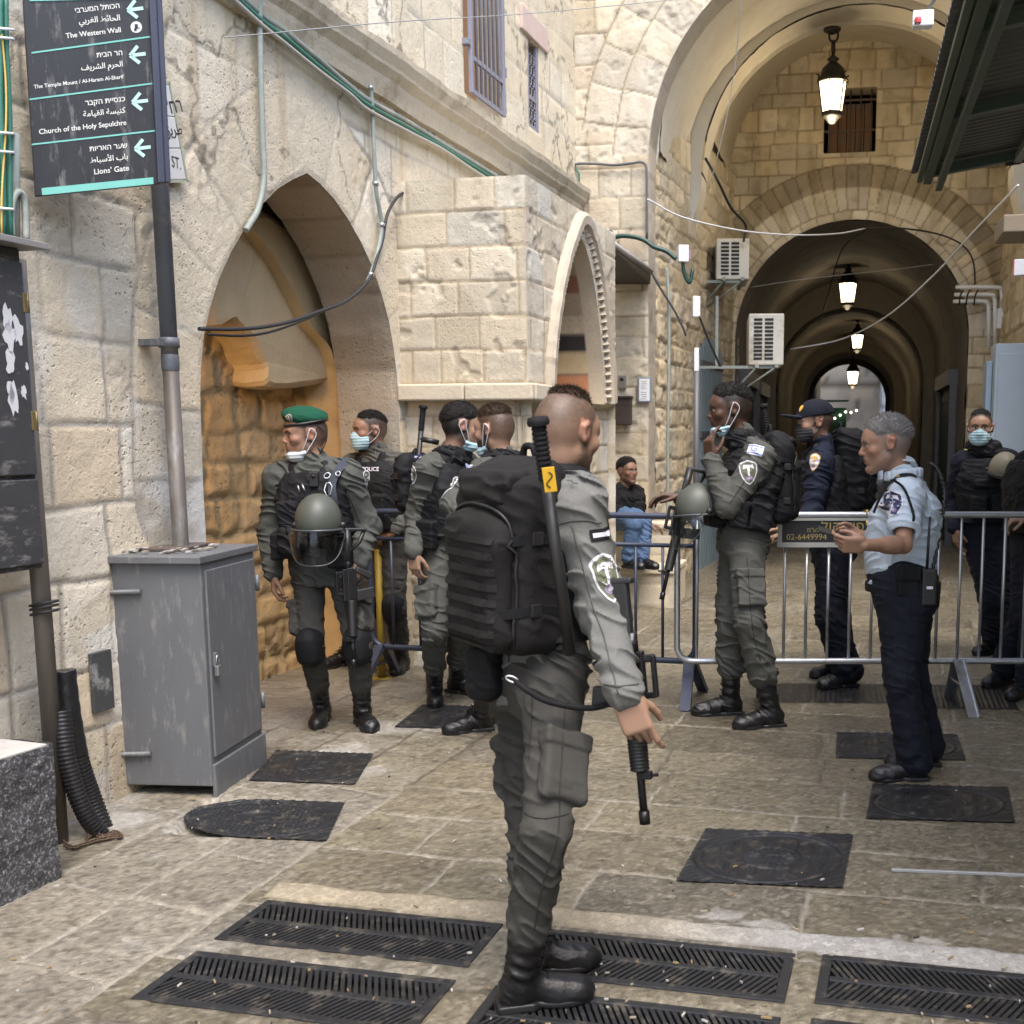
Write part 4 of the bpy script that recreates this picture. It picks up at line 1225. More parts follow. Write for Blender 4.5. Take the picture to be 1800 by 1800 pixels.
def skewed(p00, p10, p01):
    O = np.array(p00); U = nrm(np.array(p10) - O); V = nrm(np.array(p01) - O); N = nrm(np.cross(U, V)); A = np.stack([U, V, N], 1); Ai = np.linalg.inv(A)
    def fr(u, v, w=0.0): return O + U * u + V * v + N * w
    fr.O, fr.U, fr.V, fr.N, fr.M = O, U, V, N, A
    fr.uv = lambda px, py: (Ai @ (onplane(px, py, O, N) - O))[:2]
    return fr
PN = skewed(at(62, 345, Zl), at(290, 322, Zr), at(40, 0, Zl))
puv = lambda x, y: PN.uv(x / 3.6, y / 3.6)       # measured on an enlargement
pw = PN.uv(290, 322)[0]; ph = PN.uv(41, -14)[1]
mb = MB(); mb.box(PN(pw / 2, ph / 2, -0.012), (pw / 2, ph / 2, 0.011), PN.M, 0.003)
mb.build("panel", mat("sign_black", (0.018, 0.018, 0.02), 0.4, var=0.3, vscale=4, dirt=(0.13, 0.125, 0.12), dscale=5, damt=0.30, bump=0.05, bscale=60, stretch=(5, 5, 1.2)), sg)
mb = MB(); mb.box(PN(pw - 0.016, ph / 2, 0.010), (0.014, ph / 2, 0.012), PN.M, 0.004); mb.box(PN(pw + 0.010, ph / 2, -0.02), (0.012, ph / 2, 0.03), PN.M, 0.004)
mb.build("side_rail", mat("rail_navy", (0.045, 0.05, 0.075), 0.4, 0.2, var=0.15), sg)
M_TURQ = mat("turquoise_paint", (0.16, 0.46, 0.40), 0.5, var=0.12)
M_SWH = mat("sign_white", (0.66, 0.66, 0.62), 0.5, var=0.12, vscale=20)
mb = MB()
q0, q1 = puv(265, 1215), puv(970, 1142); mb.box(PN(*((q0 + q1) / 2), 0.001), (np.linalg.norm(q1 - q0) / 2, 0.013, 0.0016), PN.M)
q0, q1 = puv(190, 22), puv(960, -68); mb.box(PN(*((q0 + q1) / 2), 0.001), (np.linalg.norm(q1 - q0) / 2, 0.013, 0.0016), PN.M)
for (x0, y0, x1, y1) in ((200, 335, 970, 230), (185, 630, 985, 526), (200, 915, 995, 826)):
    q0, q1 = puv(x0, y0), puv(x1, y1); d = q1 - q0; e = nrm(d)
    mb.add([PN(*(q0 + np.array([0, s]) * 0.003), 0.0012) for s in (-1, 1)] + [PN(*(q1 + np.array([0, s]) * 0.003), 0.0012) for s in (1, -1)], [(0, 3, 2, 1)])
mb.build("turquoise_lines", M_TURQ, sg)
M_ARW = mat("pale_turquoise", (0.42, 0.66, 0.60), 0.5, var=0.1)
for (tx, ty) in ((808, 64), (823, 352), (838, 648), (855, 942)):
    mb = MB(); t = puv(tx, ty); tl = puv(tx + 98, ty - 12); e = nrm(tl - t); f = np.array([-e[1], e[0]]); wd = 0.0065
    ln = np.linalg.norm(tl - t)
    quad = lambda a, b: (lambda d, n_: mb.add([PN(*(a + n_ * wd), .0014), PN(*(b + n_ * wd), .0014), PN(*(b - n_ * wd), .0014), PN(*(a - n_ * wd), .0014)], [(0, 1, 2, 3)]))(nrm(b - a), np.array([-nrm(b - a)[1], nrm(b - a)[0]]))
    quad(t + e * 0.006, tl); k = 0.045
    quad(t, t + (e + f) * k * 0.72); quad(t, t + (e - f) * k * 0.72)
    mb.build("arrow", M_ARW, sg)
def T_(s, x0, y0, x1, y1, b=0.012, hs=1.0):
    mb = MB(); put_text(mb, s, puv(x0, y0), puv(x1, y1), PN, bold=b, hscale=hs); mb.build("lettering", M_SWH, sg)
T_(heb("הכותל המערבי"), 477, 82, 757, 50); T_(arabic("الحائط الغربي"), 500, 150, 760, 128); T_("The Western Wall", 418, 243, 765, 203)
T_(heb("הר הבית"), 612, 364, 775, 348); T_(arabic("الحرم الشريف"), 515, 446, 777, 420); T_("The Temple Mount / Al-Haram Al-Sharif", 215, 562, 783, 496)
T_(heb("כנסיית הקבר"), 540, 668, 792, 640); T_(arabic("كنيسة القيامة"), 527, 740, 795, 712); T_("Church of the Holy Sepulchre", 248, 850, 800, 789)
T_(heb("שער האריות"), 567, 958, 806, 934); T_(arabic("باب الأسباط"), 572, 1032, 810, 1006); T_("Lions' Gate", 597, 1104, 817, 1078)
cI = puv(862, 172); rad = 0.0215; mb = MB()
mb.add([PN(*(cI + rad * np.array([math.cos(t), math.sin(t)])), 0.0013) for t in np.linspace(0, 2 * math.pi, 25)[:-1]], [tuple(range(24))])
mb.build("pictogram_disc", M_SWH, sg)
mb = MB()
mb.box(PN(cI[0], cI[1] + 0.004, 0.0022), (0.006, 0.007, 0.0006), PN.M); mb.box(PN(cI[0] - 0.004, cI[1] - 0.010, 0.0022), (0.005, 0.004, 0.0006), PN.M)
mb.box(PN(cI[0] + 0.003, cI[1] - 0.004, 0.0022), (0.010, 0.0015, 0.0006), PN.M)
mb.build("pictogram", MATS["sign_black"], sg)
mb = MB()
for zz in (0.2, 0.75): mb.tube([PN(pw - 0.02, zz, -0.02), LW(um, PN(pw, zz)[2] + .02, 0.10)], 0.014, 8)
mb.build("bracket", M_GREYMET, sg)

# street name tiles behind the sign
na = empty("street_name_tiles", LW(*LW.uv(308, 220), 0.03), "white ceramic street name tiles with black writing half hidden behind the black sign", "street sign")
NT = tilted(LW(*LW.uv(270, 318), 0.045), LW(*LW.uv(328, 316), 0.045), LW(*LW.uv(270, 140), 0.045))
nu_, nv_ = NT.uv(328, 316)[0], NT.uv(318, 150)[1]
mb = MB()
for k in range(3): mb.box(NT(nu_ / 2, nv_ * (k + 0.5) / 3, -0.008), (nu_ / 2 - 0.0015, nv_ / 6 - 0.0015, 0.008), NT.M, 0.003)
mb.build("tile_field", mat("white_tile", (0.62, 0.61, 0.59), 0.25, var=0.08), na)
mb = MB()
mb.box(NT(nu_ + 0.006, nv_ / 2, -0.008), (0.006, nv_ / 2 + 0.01, 0.009), NT.M); mb.box(NT(nu_ / 2, -0.006, -0.008), (nu_ / 2 + 0.01, 0.006, 0.009), NT.M); mb.box(NT(nu_ / 2, nv_ + 0.006, -0.008), (nu_ / 2 + 0.01, 0.006, 0.009), NT.M)
mb.build("green_border", mat("pale_green_tile", (0.35, 0.38, 0.27), 0.4), na)
mb = MB()
put_text(mb, "ST.", NT.uv(302, 293), NT.uv(318, 298), NT, bold=0.0, hscale=1.3); put_text(mb, arabic("طريق"), NT.uv(288, 238), NT.uv(321, 236), NT); put_text(mb, heb("רח'"), NT.uv(297, 200), NT.uv(321, 196), NT)
mb.build("lettering", M_BLACKPL, na)

# ------------------------------------------------------------------ grey utility cabinet
cb = empty("utility_cabinet", gnd(340, 1375), "dented grey steel utility cabinet with a padlocked door, standing against the left wall", "cabinet")
c0 = gnd(375, 1402); c1 = gnd(455, 1346); cl = gnd(226, 1392)
CH_ = 1.07
du = nrm(c1 - c0); dl = nrm(cl - c0); ld, ll = 0.56, 0.47
CF = frame(c0, du, np.array([du[1], -du[0], 0]))        # door face
CM = np.stack([du, CF.N, np.array([0, 0, 1.0])], 1)
cpt = lambda u, w, z: c0 + du * u - CF.N * w + np.array([0, 0, z])     # u along door, w inward
mb = MB()
mb.box(cpt(ld / 2, ll / 2, CH_ / 2 + 0.02), (ld / 2, ll / 2, CH_ / 2 - 0.03), CM, 0.006); mb.build("body", M_GREYMET, cb)
mb = MB(); mb.box(cpt(ld / 2, ll / 2, CH_), (ld / 2 + 0.03, ll / 2 + 0.012, 0.016), CM, 0.004); mb.build("lid", M_GREYMET, cb)
mb = MB(); mb.box(cpt(ld / 2, -0.006, 0.60), (ld / 2 - 0.025, 0.006, 0.42), CM, 0.003)
dr_ = mb.build("door", M_GREYMET, cb)
mb = MB(); mb.box(cpt(ld / 2, -0.009, 0.075), (ld / 2, 0.009, 0.075), CM, 0.003); mb.build("kick_plate", M_GREYMET, cb)
for z in (0.90, 0.32):
    mb = MB(); mb.tube([cpt(ld - 0.012, -0.016, z - 0.04), cpt(ld - 0.012, -0.016, z + 0.04)], 0.010, 8); mb.build("hinge", M_GREYMET, dr_)
mb = MB(); pz = 0.60; pu = 0.055
mb.box(cpt(pu, -0.028, pz - 0.03), (0.018, 0.010, 0.024), CM, 0.004)
mb.tube([cpt(pu + 0.012 * math.cos(t), -0.028, pz + 0.012 + 0.026 * math.sin(t)) for t in np.linspace(-0.3, math.pi + 0.3, 12)], 0.004, 7)
mb.build("padlock", mat("padlock_steel", (0.35, 0.36, 0.36), 0.35, 0.8), dr_)
mb = MB(); mb.box(cpt(pu, -0.016, pz + 0.02), (0.010, 0.008, 0.03), CM, 0.002); mb.build("hasp", M_GREYMET, dr_)
mb = MB()
for z in (0.93, 0.20): mb.tube([cpt(-0.012, ll - 0.20, z), cpt(-0.014, ll + 0.02, z - 0.008), cpt(-0.01, ll + 0.05, z - 0.012)], 0.012, 8)
mb.build("hinge_bar", M_GREYMET, cb)
mb = MB(); rs = np.random.RandomState(11)
mb.box(cpt(0.34, 0.28, CH_ + 0.024), (0.16, 0.10, 0.006), CM, 0.002)
for i in range(60):
    mb.box(cpt(0.05 + 0.45 * rs.rand(), 0.08 + 0.36 * rs.rand(), CH_ + 0.022 + 0.008 * rs.rand()), (0.006 + 0.02 * rs.rand(), 0.004 + 0.01 * rs.rand(), 0.003), CM, mi=i % 3)
tag(mb.build("lid_debris", [mat("debris_dark", (0.09, 0.07, 0.06), 0.9), MATS["grit_bit"], MATS["paper_bit"]]), "dusty rubble and scraps lying on the lid of the grey cabinet", "litter", kind="stuff")

# ------------------------------------------------------------------ left edge: notice locker on a pole, cable riser, planter, hoses, hatch
lk = empty("notice_locker", gnd(108, 1482), "scuffed dark metal box with torn paper on a brown pole at the left edge", "metal box")
wl = 0.24
LK = frame(LW(0, 0, wl), LW.U)
L0 = LK.uv(75, 430); Lr = LK.uv(62, 700)[0]
pu_ = LW.uv(80, 1150, 0.16)[0]
mb = MB(); mb.tube([LW(pu_, 0.0, 0.16), LW(pu_, 2.25, 0.16)], 0.034, 14); mb.build("pole", M_POLE, lk)
za, zb = LK.uv(60, 1000)[1], LK.uv(66, 445)[1]
zm = LK.uv(60, 838)[1]
lu_ = LK.uv(60, 838)[0]
mb = MB(); mb.box(LW(lu_ - 0.45, (za + zb) / 2, wl - 0.05), (0.45, 0.06, (zb - za) / 2), LW.M, 0.006)
M_LK = mat("scuffed_dark_board", (0.045, 0.045, 0.047), 0.55, var=0.3, vscale=3, dirt=(0.20, 0.19, 0.18), dscale=7, damt=0.30, bump=0.12, stretch=(1, 1, 2.4))
mb.build("box_body", M_LK, lk)
mb = MB(); mb.box(LW(lu_ - 0.44, zb + 0.012, wl - 0.03), (0.49, 0.12, 0.012), LW.M, 0.003); mb.build("lid", mat("lid_grey", (0.22, 0.21, 0.20), 0.6, var=0.25), lk)
for (p, q) in ((zm + 0.008, zb - 0.05), (za + 0.02, zm - 0.008)):
    mb = MB(); mb.box(LW(lu_ - 0.46, (p + q) / 2, wl + 0.018), (0.45, 0.008, (q - p) / 2), LW.M, 0.004); d_ = mb.build("door", M_LK, lk)
    if q > zm:
        M_BH = mat("brass_hinge", (0.20, 0.15, 0.07), 0.5, 0.5)
        for zz in (LK.uv(50, 535)[1], LK.uv(58, 740)[1]):
            mb = MB(); mb.box(LW(lu_ - 0.012, zz, wl + 0.028), (0.010, 0.004, 0.035), LW.M, 0.002); mb.tube([LW(lu_ - 0.001, zz - 0.035, wl + 0.03), LW(lu_ - 0.001, zz + 0.035, wl + 0.03)], 0.005, 6); mb.build("hinge", M_BH, d_)
        mb = MB(); rs = np.random.RandomState(3)
        for (px, py, s) in ((20, 585, 0.06), (5, 590, 0.07), (6, 640, 0.05), (12, 705, 0.07), (30, 690, 0.03), (35, 645, 0.02), (2, 560, 0.05), (8, 690, 0.04)):
            c = LK.uv(px, py); k = 14
            r_ = [s * (0.35 + 0.65 * rs.rand()) for _ in range(k)]
            mb.add([LW(c[0] + 0.6 * r_[i] * math.cos(6.283 * i / k), c[1] + 1.2 * r_[i] * math.sin(6.283 * i / k), wl + 0.0285) for i in range(k)], [tuple(range(k))])
        mb.build("torn_poster", mat("torn_paper", (0.60, 0.60, 0.60), 0.8, var=0.1), d_)

rz = empty("cable_riser", LW(*LW.uv(25, 300, 0.08), 0.08), "bundle of green and grey cables rising up the wall above the dark metal box", "cables")
mb = MB(); mg = MB(); my = MB()
for i, (xa, xb) in enumerate(((-12, -4), (-2, 6), (5, 14), (10, 20))):
    pl = [LW(*LW.uv(xa + (xb - xa) * t + 1.5 * math.sin(t * 9 + i), -20 + 440 * t, 0.10 + 0.012 * (i % 2)), 0.10 + 0.012 * (i % 2)) for t in np.linspace(0, 1, 14)]
    mb.tube(pl, 0.011, 7)
my.tube([LW(*LW.uv(3 + 6 * math.sin(t * 5) + 6 * t, 60 + 350 * t, 0.125), 0.125) for t in np.linspace(0, 1, 20)], 0.004, 5)
mg.tube([LW(*LW.uv(25, y, 0.08), 0.08) for y in (235, 330, 425)], 0.020, 9)
mg.tube([LW(*p, 0.11) for p in [tuple(q) for q in bez([np.array(LW.uv(x, y, 0.11)) for x, y in ((20, 420), (20, 370), (25, 345), (34, 338), (42, 348), (45, 375), (46, 425))], 30)]], 0.013, 8)
mb.build("green_cable", M_GREEN, rz); my.build("yellow_cable", M_YELLOWC, rz); mg.build("conduit", M_GREYGRN, rz)
mb = MB()
for y in (52, 68, 235, 268, 368): mb.tube([LW(*LW.uv(-12, y - 3, 0.13), 0.13), LW(*LW.uv(22, y, 0.13), 0.13), LW(*LW.uv(25, y + 1, 0.07), 0.07)], 0.005, 5)
mb.build("cable_tie", M_WHITEP, rz)

pl_ = empty("granite_planter", gnd(50, 1560), "low speckled dark granite block with a pale dusty top", "stone block")
p0 = gnd(105, 1545)
pm = nrm(gnd(0, 1592) - p0); hgt = 0.0
PFr = frame(p0, -pm)
ph_ = onplane(105, 1302, p0, PFr.N)[2]
pn_ = np.array([-PFr.N[0], -PFr.N[1], 0]); 
gs = stone_fn([-9, 9], 30, 131, [[0.075, 0.075, 0.078]], [0.07, 0.07, 0.07], rough=0.012, joint=0.001, stain=lambda u, v, c, n, nb: mix(c, np.array([0.24, 0.24, 0.24]), sstep(0.5, 0.68, fbm2(u * 75, v * 75, 2, 77)) * 0.75))
M_GRN = mat("dark_granite", (0.05, 0.05, 0.053), 0.6, var=0.2, vscale=30, fine=0.3, bump=1.0, bscale=75, dirt=(0.30, 0.30, 0.31), dscale=85, damt=0.40)
sheet("front_face", M_GRN, rng(-0.7, 0.0, 0.008), rng(0, ph_, 0.008), planeP(PFr), gs, parent=pl_)
PSd = frame(p0, -PFr.N)
sheet("side_face", M_GRN, rng(0, 0.36, 0.012), rng(0, ph_, 0.012), planeP(PSd), gs, parent=pl_)
mb = MB(); mb.box(PFr(-0.35, ph_ - 0.012, -0.18), (0.345, 0.175, 0.014), PFr.M, 0.004)
mb.build("top_slab", mat("dusty_top", (0.42, 0.40, 0.37), 0.9, var=0.25, bump=0.4, dirt=(0.12, 0.11, 0.1), damt=0.33), pl_)

def hose(pxs, r0, name, label, ridged_from, w):
    root = empty(name, gnd(pxs[-1][0], pxs[-1][1]), label, "hose", "black corrugated hoses tied to the brown pole")
    P = bez([np.array(LW(*LW.uv(x, y, wi), wi)) for (x, y), wi in zip(pxs, w)], 40)
    acc_ = np.concatenate([[0], np.cumsum([np.linalg.norm(P[i + 1] - P[i]) for i in range(len(P) - 1)])])
    s = np.arange(0, acc_[-1], 0.0055); PP = np.stack([np.interp(s, acc_, np.array(P)[:, k]) for k in range(3)], 1)
    k = ridged_from; n0_ = int(len(s) * k)
    rr = [r0 * (1.0 + 0.02 * math.sin(i * 0.5)) if i < n0_ else r0 * (0.94 + 0.07 * (1 if (i % 3) < 2 else -1)) for i in range(len(s))]
    if n0_ > 4:
        mb = MB(); mb.tube(PP[:n0_ + 1], [r * 1.03 for r in rr[:n0_ + 1]], 14); mb.build("tape_wrap", mat("black_tape", (0.012, 0.012, 0.014), 0.28, var=0.2, bump=0.5, bscale=30), root)
    mb = MB(); mb.tube(PP[max(0, n0_ - 1):], rr[max(0, n0_ - 1):], 16); mb.build("hose", M_BLACKPL, root)
hose([(112, 1178), (122, 1260), (138, 1340), (158, 1400), (182, 1462)], 0.043, "corrugated_hose", "black corrugated hose with a taped shiny upper end, leaning on the brown pole", 0.50, [0.14, 0.15, 0.15, 0.16, 0.20])
hose([(108, 1250), (115, 1320), (130, 1380), (150, 1430), (178, 1470)], 0.036, "corrugated_hose", "lower black corrugated hose with no tape, bowed behind the granite block", 0.0, [0.18, 0.20, 0.22, 0.24, 0.26])
ch_ = empty("rusty_chain", gnd(160, 1475), "short rusty chain heaped at the foot of the hoses", "chain")
mb = MB(); rs = np.random.RandomState(8)
pc_ = bez([gnd(x, y, 0.018) for x, y in ((113, 1482), (128, 1490), (150, 1484), (170, 1478), (190, 1474), (212, 1470), (200, 1464), (182, 1472), (165, 1466), (150, 1476))], 45)
for i in range(len(pc_) - 1):
    c = pc_[i]; d = nrm(pc_[i + 1] - pc_[i]); s_ = nrm(np.cross(d, [0, 0, 1])); q = s_ if i % 2 else nrm(np.array([0, 0, 1]) + 0.3 * s_)
    mb.tube([c + d * 0.016 * math.cos(t) + q * 0.009 * math.sin(t) + np.array([0, 0, 0.004 * rs.rand()]) for t in np.linspace(0, 6.283, 9)[:-1]], 0.0026, 5, closed=True)
mb.build("chain_links", mat("rust", (0.12, 0.08, 0.055), 0.8, 0.3, var=0.4), ch_)
mb = MB()
for z in (0.93, 0.95, 0.965): mb.tube([LW(pu_ + 0.045 * math.cos(t), z + 0.01 * math.sin(t), 0.17 + 0.05 * math.sin(t)) for t in np.linspace(0, 6.283, 15)[:-1]], 0.006, 5, closed=True)
mb.build("cable_loop", M_RUBBER, lk)
mb = MB(); hq = [LW.uv(x, y) for x, y in ((146, 1150), (188, 1140), (188, 1243), (146, 1258))]
mb.box(LW((hq[0][0] + hq[1][0]) / 2, (hq[0][1] + hq[3][1]) / 2, 0.022), ((hq[1][0] - hq[0][0]) / 2 - 0.012, 0.01, (hq[0][1] - hq[3][1]) / 2), LW.M, 0.003)
hh = mb.build("wall_hatch", mat("hatch_dark", (0.075, 0.078, 0.08), 0.5, 0.2, var=0.3, dirt=(0.4, 0.4, 0.38), dscale=6, damt=0.3)); tag(hh, "small dark metal hatch in the wall between the hoses and the cabinet", "hatch")

# ------------------------------------------------------------------ cables and conduits on the walls
def wall_cable(name, fr, pxs, w, r, m, label, cat="cable", group=None, n=60, extra=None):
    P = bez([np.array(fr(*fr.uv(x, y, w), w)) for x, y in pxs], n)
    mb = MB(); mb.tube(P, r, 8)
    o = mb.build(name, m); tag(o, label, cat, group)
    if extra:
        for i in extra:
            k = MB(); p = P[min(len(P) - 1, int(i * len(P)))]; k.lathe(p - np.array([0, 0, 0.01]), [(r * 1.05, 0), (r * 1.5, 0), (r * 1.5, 0.02), (r * 1.05, 0.02)], 10); k.build("pipe_clip", M_STEEL, o)
    return o
wall_cable("conduit", LW, [(455, -40), (456, 0), (457, 83), (462, 250), (464, 314), (454, 366), (440, 392), (432, 405)], 0.05, 0.016, M_GREYGRN, "grey green conduit hanging down to the left shoulder of the pointed arch", "conduit")
wall_cable("conduit", LW, [(650, 148), (653, 170), (657, 252), (661, 332), (668, 372), (671, 400), (664, 442), (654, 476), (646, 496)], 0.05, 0.014, M_GREYGRN, "grey green conduit dropping from the cornice to the right side of the pointed arch", "conduit", extra=[0.06, 0.36, 0.6, 0.9])
wall_cable("cable", LW, [(738, 340), (712, 338), (694, 352), (680, 380), (673, 420), (662, 455), (648, 492), (610, 528), (560, 548), (500, 568), (430, 578), (350, 578)], 0.06, 0.010, M_RUBBER, "thick black cable looping from the block's top across the arch opening")
wall_cable("cable", LW, [(592, 536), (540, 560), (480, 582), (430, 590), (365, 588)], 0.03, 0.007, M_RUBBER, "second black cable sagging under the thick one across the arch")
cbn = [(300, -130), (448, 14), (500, 56), (560, 104), (615, 150), (648, 178), (720, 216), (780, 252), (840, 292), (900, 326), (955, 356), (1003, 374)]
for k, (dy, r, m_, lab) in enumerate(((0, 0.016, M_GREYGRN, "pale grey green conduit fixed just under the cornice"), (12, 0.013, M_GREEN, "green cable fixed under the cornice, below the pale conduit"), (22, 0.012, mat("grey_cable", (0.36, 0.34, 0.29), 0.7), "grey plastered cable lowest of the three under the cornice"))):
    wall_cable("cornice_cable", LW, [(x, y + dy * (1 - 0.6 * i / 11) + 2 * math.sin(i * 2.1 + k)) for i, (x, y) in enumerate(cbn)], 0.045 + 0.01 * k, r, m_, lab, "cable", "cables under the cornice")
wall_cable("cable", FA, [(984, -40), (986, 40), (990, 100), (997, 170), (1000, 240), (1000, 290)], 0.05, 0.012, M_GREEN, "green cable running down the corner between left wall and archway")
wall_cable("cable", FA, [(1002, -40), (1006, 40), (1008, 100), (1003, 180), (1000, 235)], 0.05, 0.007, M_RUBBER, "thin dark cable beside the green one in the corner")
wall_cable("cable", FA, [(1010, 294), (1015, 288), (1050, 288), (1080, 290), (1110, 287), (1128, 285), (1136, 294), (1137, 330), (1137, 420)], 0.05, 0.013, mat("dark_grey_pipe", (0.10, 0.10, 0.11), 0.5), "dark pipe crossing the archway pier and turning down beside the arch", "pipe")
wall_cable("cable", FA, [(1012, 296), (1018, 310), (1014, 345), (1008, 375)], 0.05, 0.010, M_GREEN, "short green cable below the corner junction of the archway")
wall_cable("cable", FA, [(1074, 420), (1090, 415), (1112, 416), (1132, 422), (1150, 434), (1172, 442), (1188, 455)], 0.10, 0.022, mat("dark_green_cable", (0.012, 0.05, 0.04), 0.45), "thick dark green cable sagging over the small metal canopy")
wall_cable("conduit", FA, [(1172, 470), (1176, 540), (1176, 620), (1174, 760), (1174, 900), (1174, 990)], 0.05, 0.016, M_GREYGRN, "pale conduit running down the archway pier beside the white plaque", "conduit")
wall_cable("cable", FA, [(1140, 470), (1160, 505), (1185, 545), (1200, 575), (1206, 590)], 0.10, 0.011, M_RUBBER, "black cable slanting down from the small canopy along the pier")

def wire(pxs, Zs, r, m, label, cat="wire"):
    P = bez([at(x, y, z) for (x, y), z in zip(pxs, Zs)], 40); mb = MB(); mb.tube(P, r, 5)
    tag(mb.build("overhead_wire", m), label, cat)
M_WIRE = mat("wire_grey", (0.25, 0.25, 0.25), 0.5); M_WIREL = mat("wire_light", (0.55, 0.55, 0.54), 0.5)
wire([(395, 66), (480, 58), (700, 38), (950, 22), (1240, -6)], [5.5, 6.0, 7.0, 8.6, 11], 0.003, M_WIRE, "thin wire stretched from the wall above the arch to the upper right")
wire([(1138, 350), (1200, 382), (1300, 405), (1390, 413), (1470, 411), (1520, 402)], [11.3, 11.6, 12.3, 12.8, 13.3, 13.8], 0.009, M_WIREL, "pale cable sagging across the vaulted bay at the top of the tunnel mouth")
wire([(1520, 402), (1590, 402), (1650, 412), (1690, 430), (1710, 458), (1714, 500)], [13.8, 15.1, 15.3, 15.3, 15.3, 15.3], 0.012, M_RUBBER, "black cable curving round the right shoulder of the tunnel arch")
wire([(1304, -20), (1296, 80), (1282, 180), (1262, 270), (1246, 332)], [11.0, 11.5, 12, 12.4, 12.8], 0.006, M_WIREL, "pale wire hanging down in front of the big vault")
wire([(1790, 325), (1700, 420), (1640, 485), (1560, 555), (1480, 596), (1390, 614)], [9.5, 11, 12, 13, 14, 14.5], 0.009, M_WIREL, "pale cable slanting down from the right across the tunnel mouth")
wire([(1240, 278), (1262, 318), (1285, 365), (1310, 395), (1307, 425)], [13.2, 13.2, 13.6, 14, 14], 0.016, M_RUBBER, "black cable drooping down the left side of the vault to the upper air conditioner")
wire([(1320, 505), (1420, 490), (1560, 475), (1640, 465)], [15.1] * 4, 0.004, M_WIRE, "thin taut wire across the tunnel mouth")
wire([(1522, 404), (1480, 440), (1455, 520), (1440, 570)], [15.8, 17, 18, 19], 0.010, M_RUBBER, "black cable hanging along the left curve of the tunnel vault")

# ------------------------------------------------------------------ small things on the archway pier
cnp = empty("door_canopy", FA(-1.9, 3.2, 0.3), "small dark metal canopy above the seated man", "canopy")
mb = MB()
ca0, ca1 = at(1072, 425, 10.05), at(1143, 475, 9.35)
uC = nrm(np.array([ca1[0] - ca0[0], ca1[1] - ca0[1], 0]))
a0, a1 = ca0, ca1
bk0 = FA(*FA.uv(1076, 415), 0.02)
A, B = at(1074, 418, 9.75), at(1146, 474, 10.6)
sx = np.array([0.0, 0.0, -0.07])
A = at(1070, 416, 9.7); B = at(1144, 470, 10.3); D = FA(*FA.uv(1143, 487), 0.01); E_ = FA(*FA.uv(1074, 487), 0.01)
q = [A, B, D, E_]; q2 = [p + sx for p in q]
mb.add(q + q2, [(0, 1, 2, 3), (4, 5, 6, 7), (0, 1, 5, 4), (1, 2, 6, 5), (2, 3, 7, 6), (3, 0, 4, 7)])
mb.build("sheet", mat("canopy_brown", (0.05, 0.045, 0.04), 0.6, 0.3, var=0.3), cnp)
mb = MB(); mb.tube([A + sx * 0.5, B + sx * 0.5], 0.028, 8); mb.build("edge_tube", mat("canopy_edge", (0.32, 0.30, 0.27), 0.5, 0.4), cnp)
def on_fa(px0, py0, px1, py1, d, name, m, label, cat, bev=0.006):
    a, b = FA.uv(px0, py1), FA.uv(px1, py0)
    mb = MB(); mb.box(FA((a[0] + b[0]) / 2, (a[1] + b[1]) / 2, d / 2 + 0.02), ((b[0] - a[0]) / 2, d / 2, (b[1] - a[1]) / 2), FA.M, bev)
    o = mb.build(name, m); tag(o, label, cat); return o, a, b
o, a, b = on_fa(1080, 699, 1112, 747, 0.10, "mail_box", mat("mailbox_brown", (0.055, 0.04, 0.032), 0.6, 0.2, var=0.3), "small brown metal mail box on the pier above the seated man", "mail box")
mb = MB(); mb.box(FA((a[0] + b[0]) / 2, b[1] + 0.004, 0.075), ((b[0] - a[0]) / 2 + 0.01, 0.065, 0.008), FA.M); mb.box(FA((a[0] + b[0]) / 2, b[1] - 0.06, 0.122), (0.06, 0.003, 0.012), FA.M); mb.build("lid", MATS["mailbox_brown"], o)
o, a, b = on_fa(1122, 663, 1146, 708, 0.02, "wall_plaque", mat("plaque_frame", (0.20, 0.235, 0.26), 0.5, var=0.1), "white plaque in a blue grey frame on the archway pier", "plaque")
mb = MB(); mb.box(FA((a[0] + b[0]) / 2, (a[1] + b[1]) / 2, 0.042), ((b[0] - a[0]) / 2 - 0.017, 0.003, (b[1] - a[1]) / 2 - 0.017), FA.M); mb.build("plate", M_WHITEP, o)
mb = MB(); rs = np.random.RandomState(2)
for i in range(9):
    if i in (4,): continue
    mb.box(FA((a[0] + b[0]) / 2 + 0.006 * rs.randn(), b[1] - 0.045 - 0.021 * i, 0.0457), (0.018 + 0.016 * rs.rand(), 0.0006, 0.0025), FA.M)
mb.build("plate_lines", mat("plaque_ink", (0.2, 0.2, 0.22), 0.6), o)
o, a, b = on_fa(1089, 660, 1102, 684, 0.05, "intercom", mat("intercom_metal", (0.28, 0.27, 0.24), 0.4, 0.5), "small grey door intercom above the brown mail box", "intercom")
mb = MB(); mb.lathe(FA((a[0] + b[0]) / 2, b[1] - 0.04, 0.071), [(0.018, 0), (0.018, 0.004), (0.001, 0.005)], 12, np.stack([FA.U, np.array([0, 0, 1.0]), FA.N], 1)); mb.build("lens", M_BLACKPL, o)

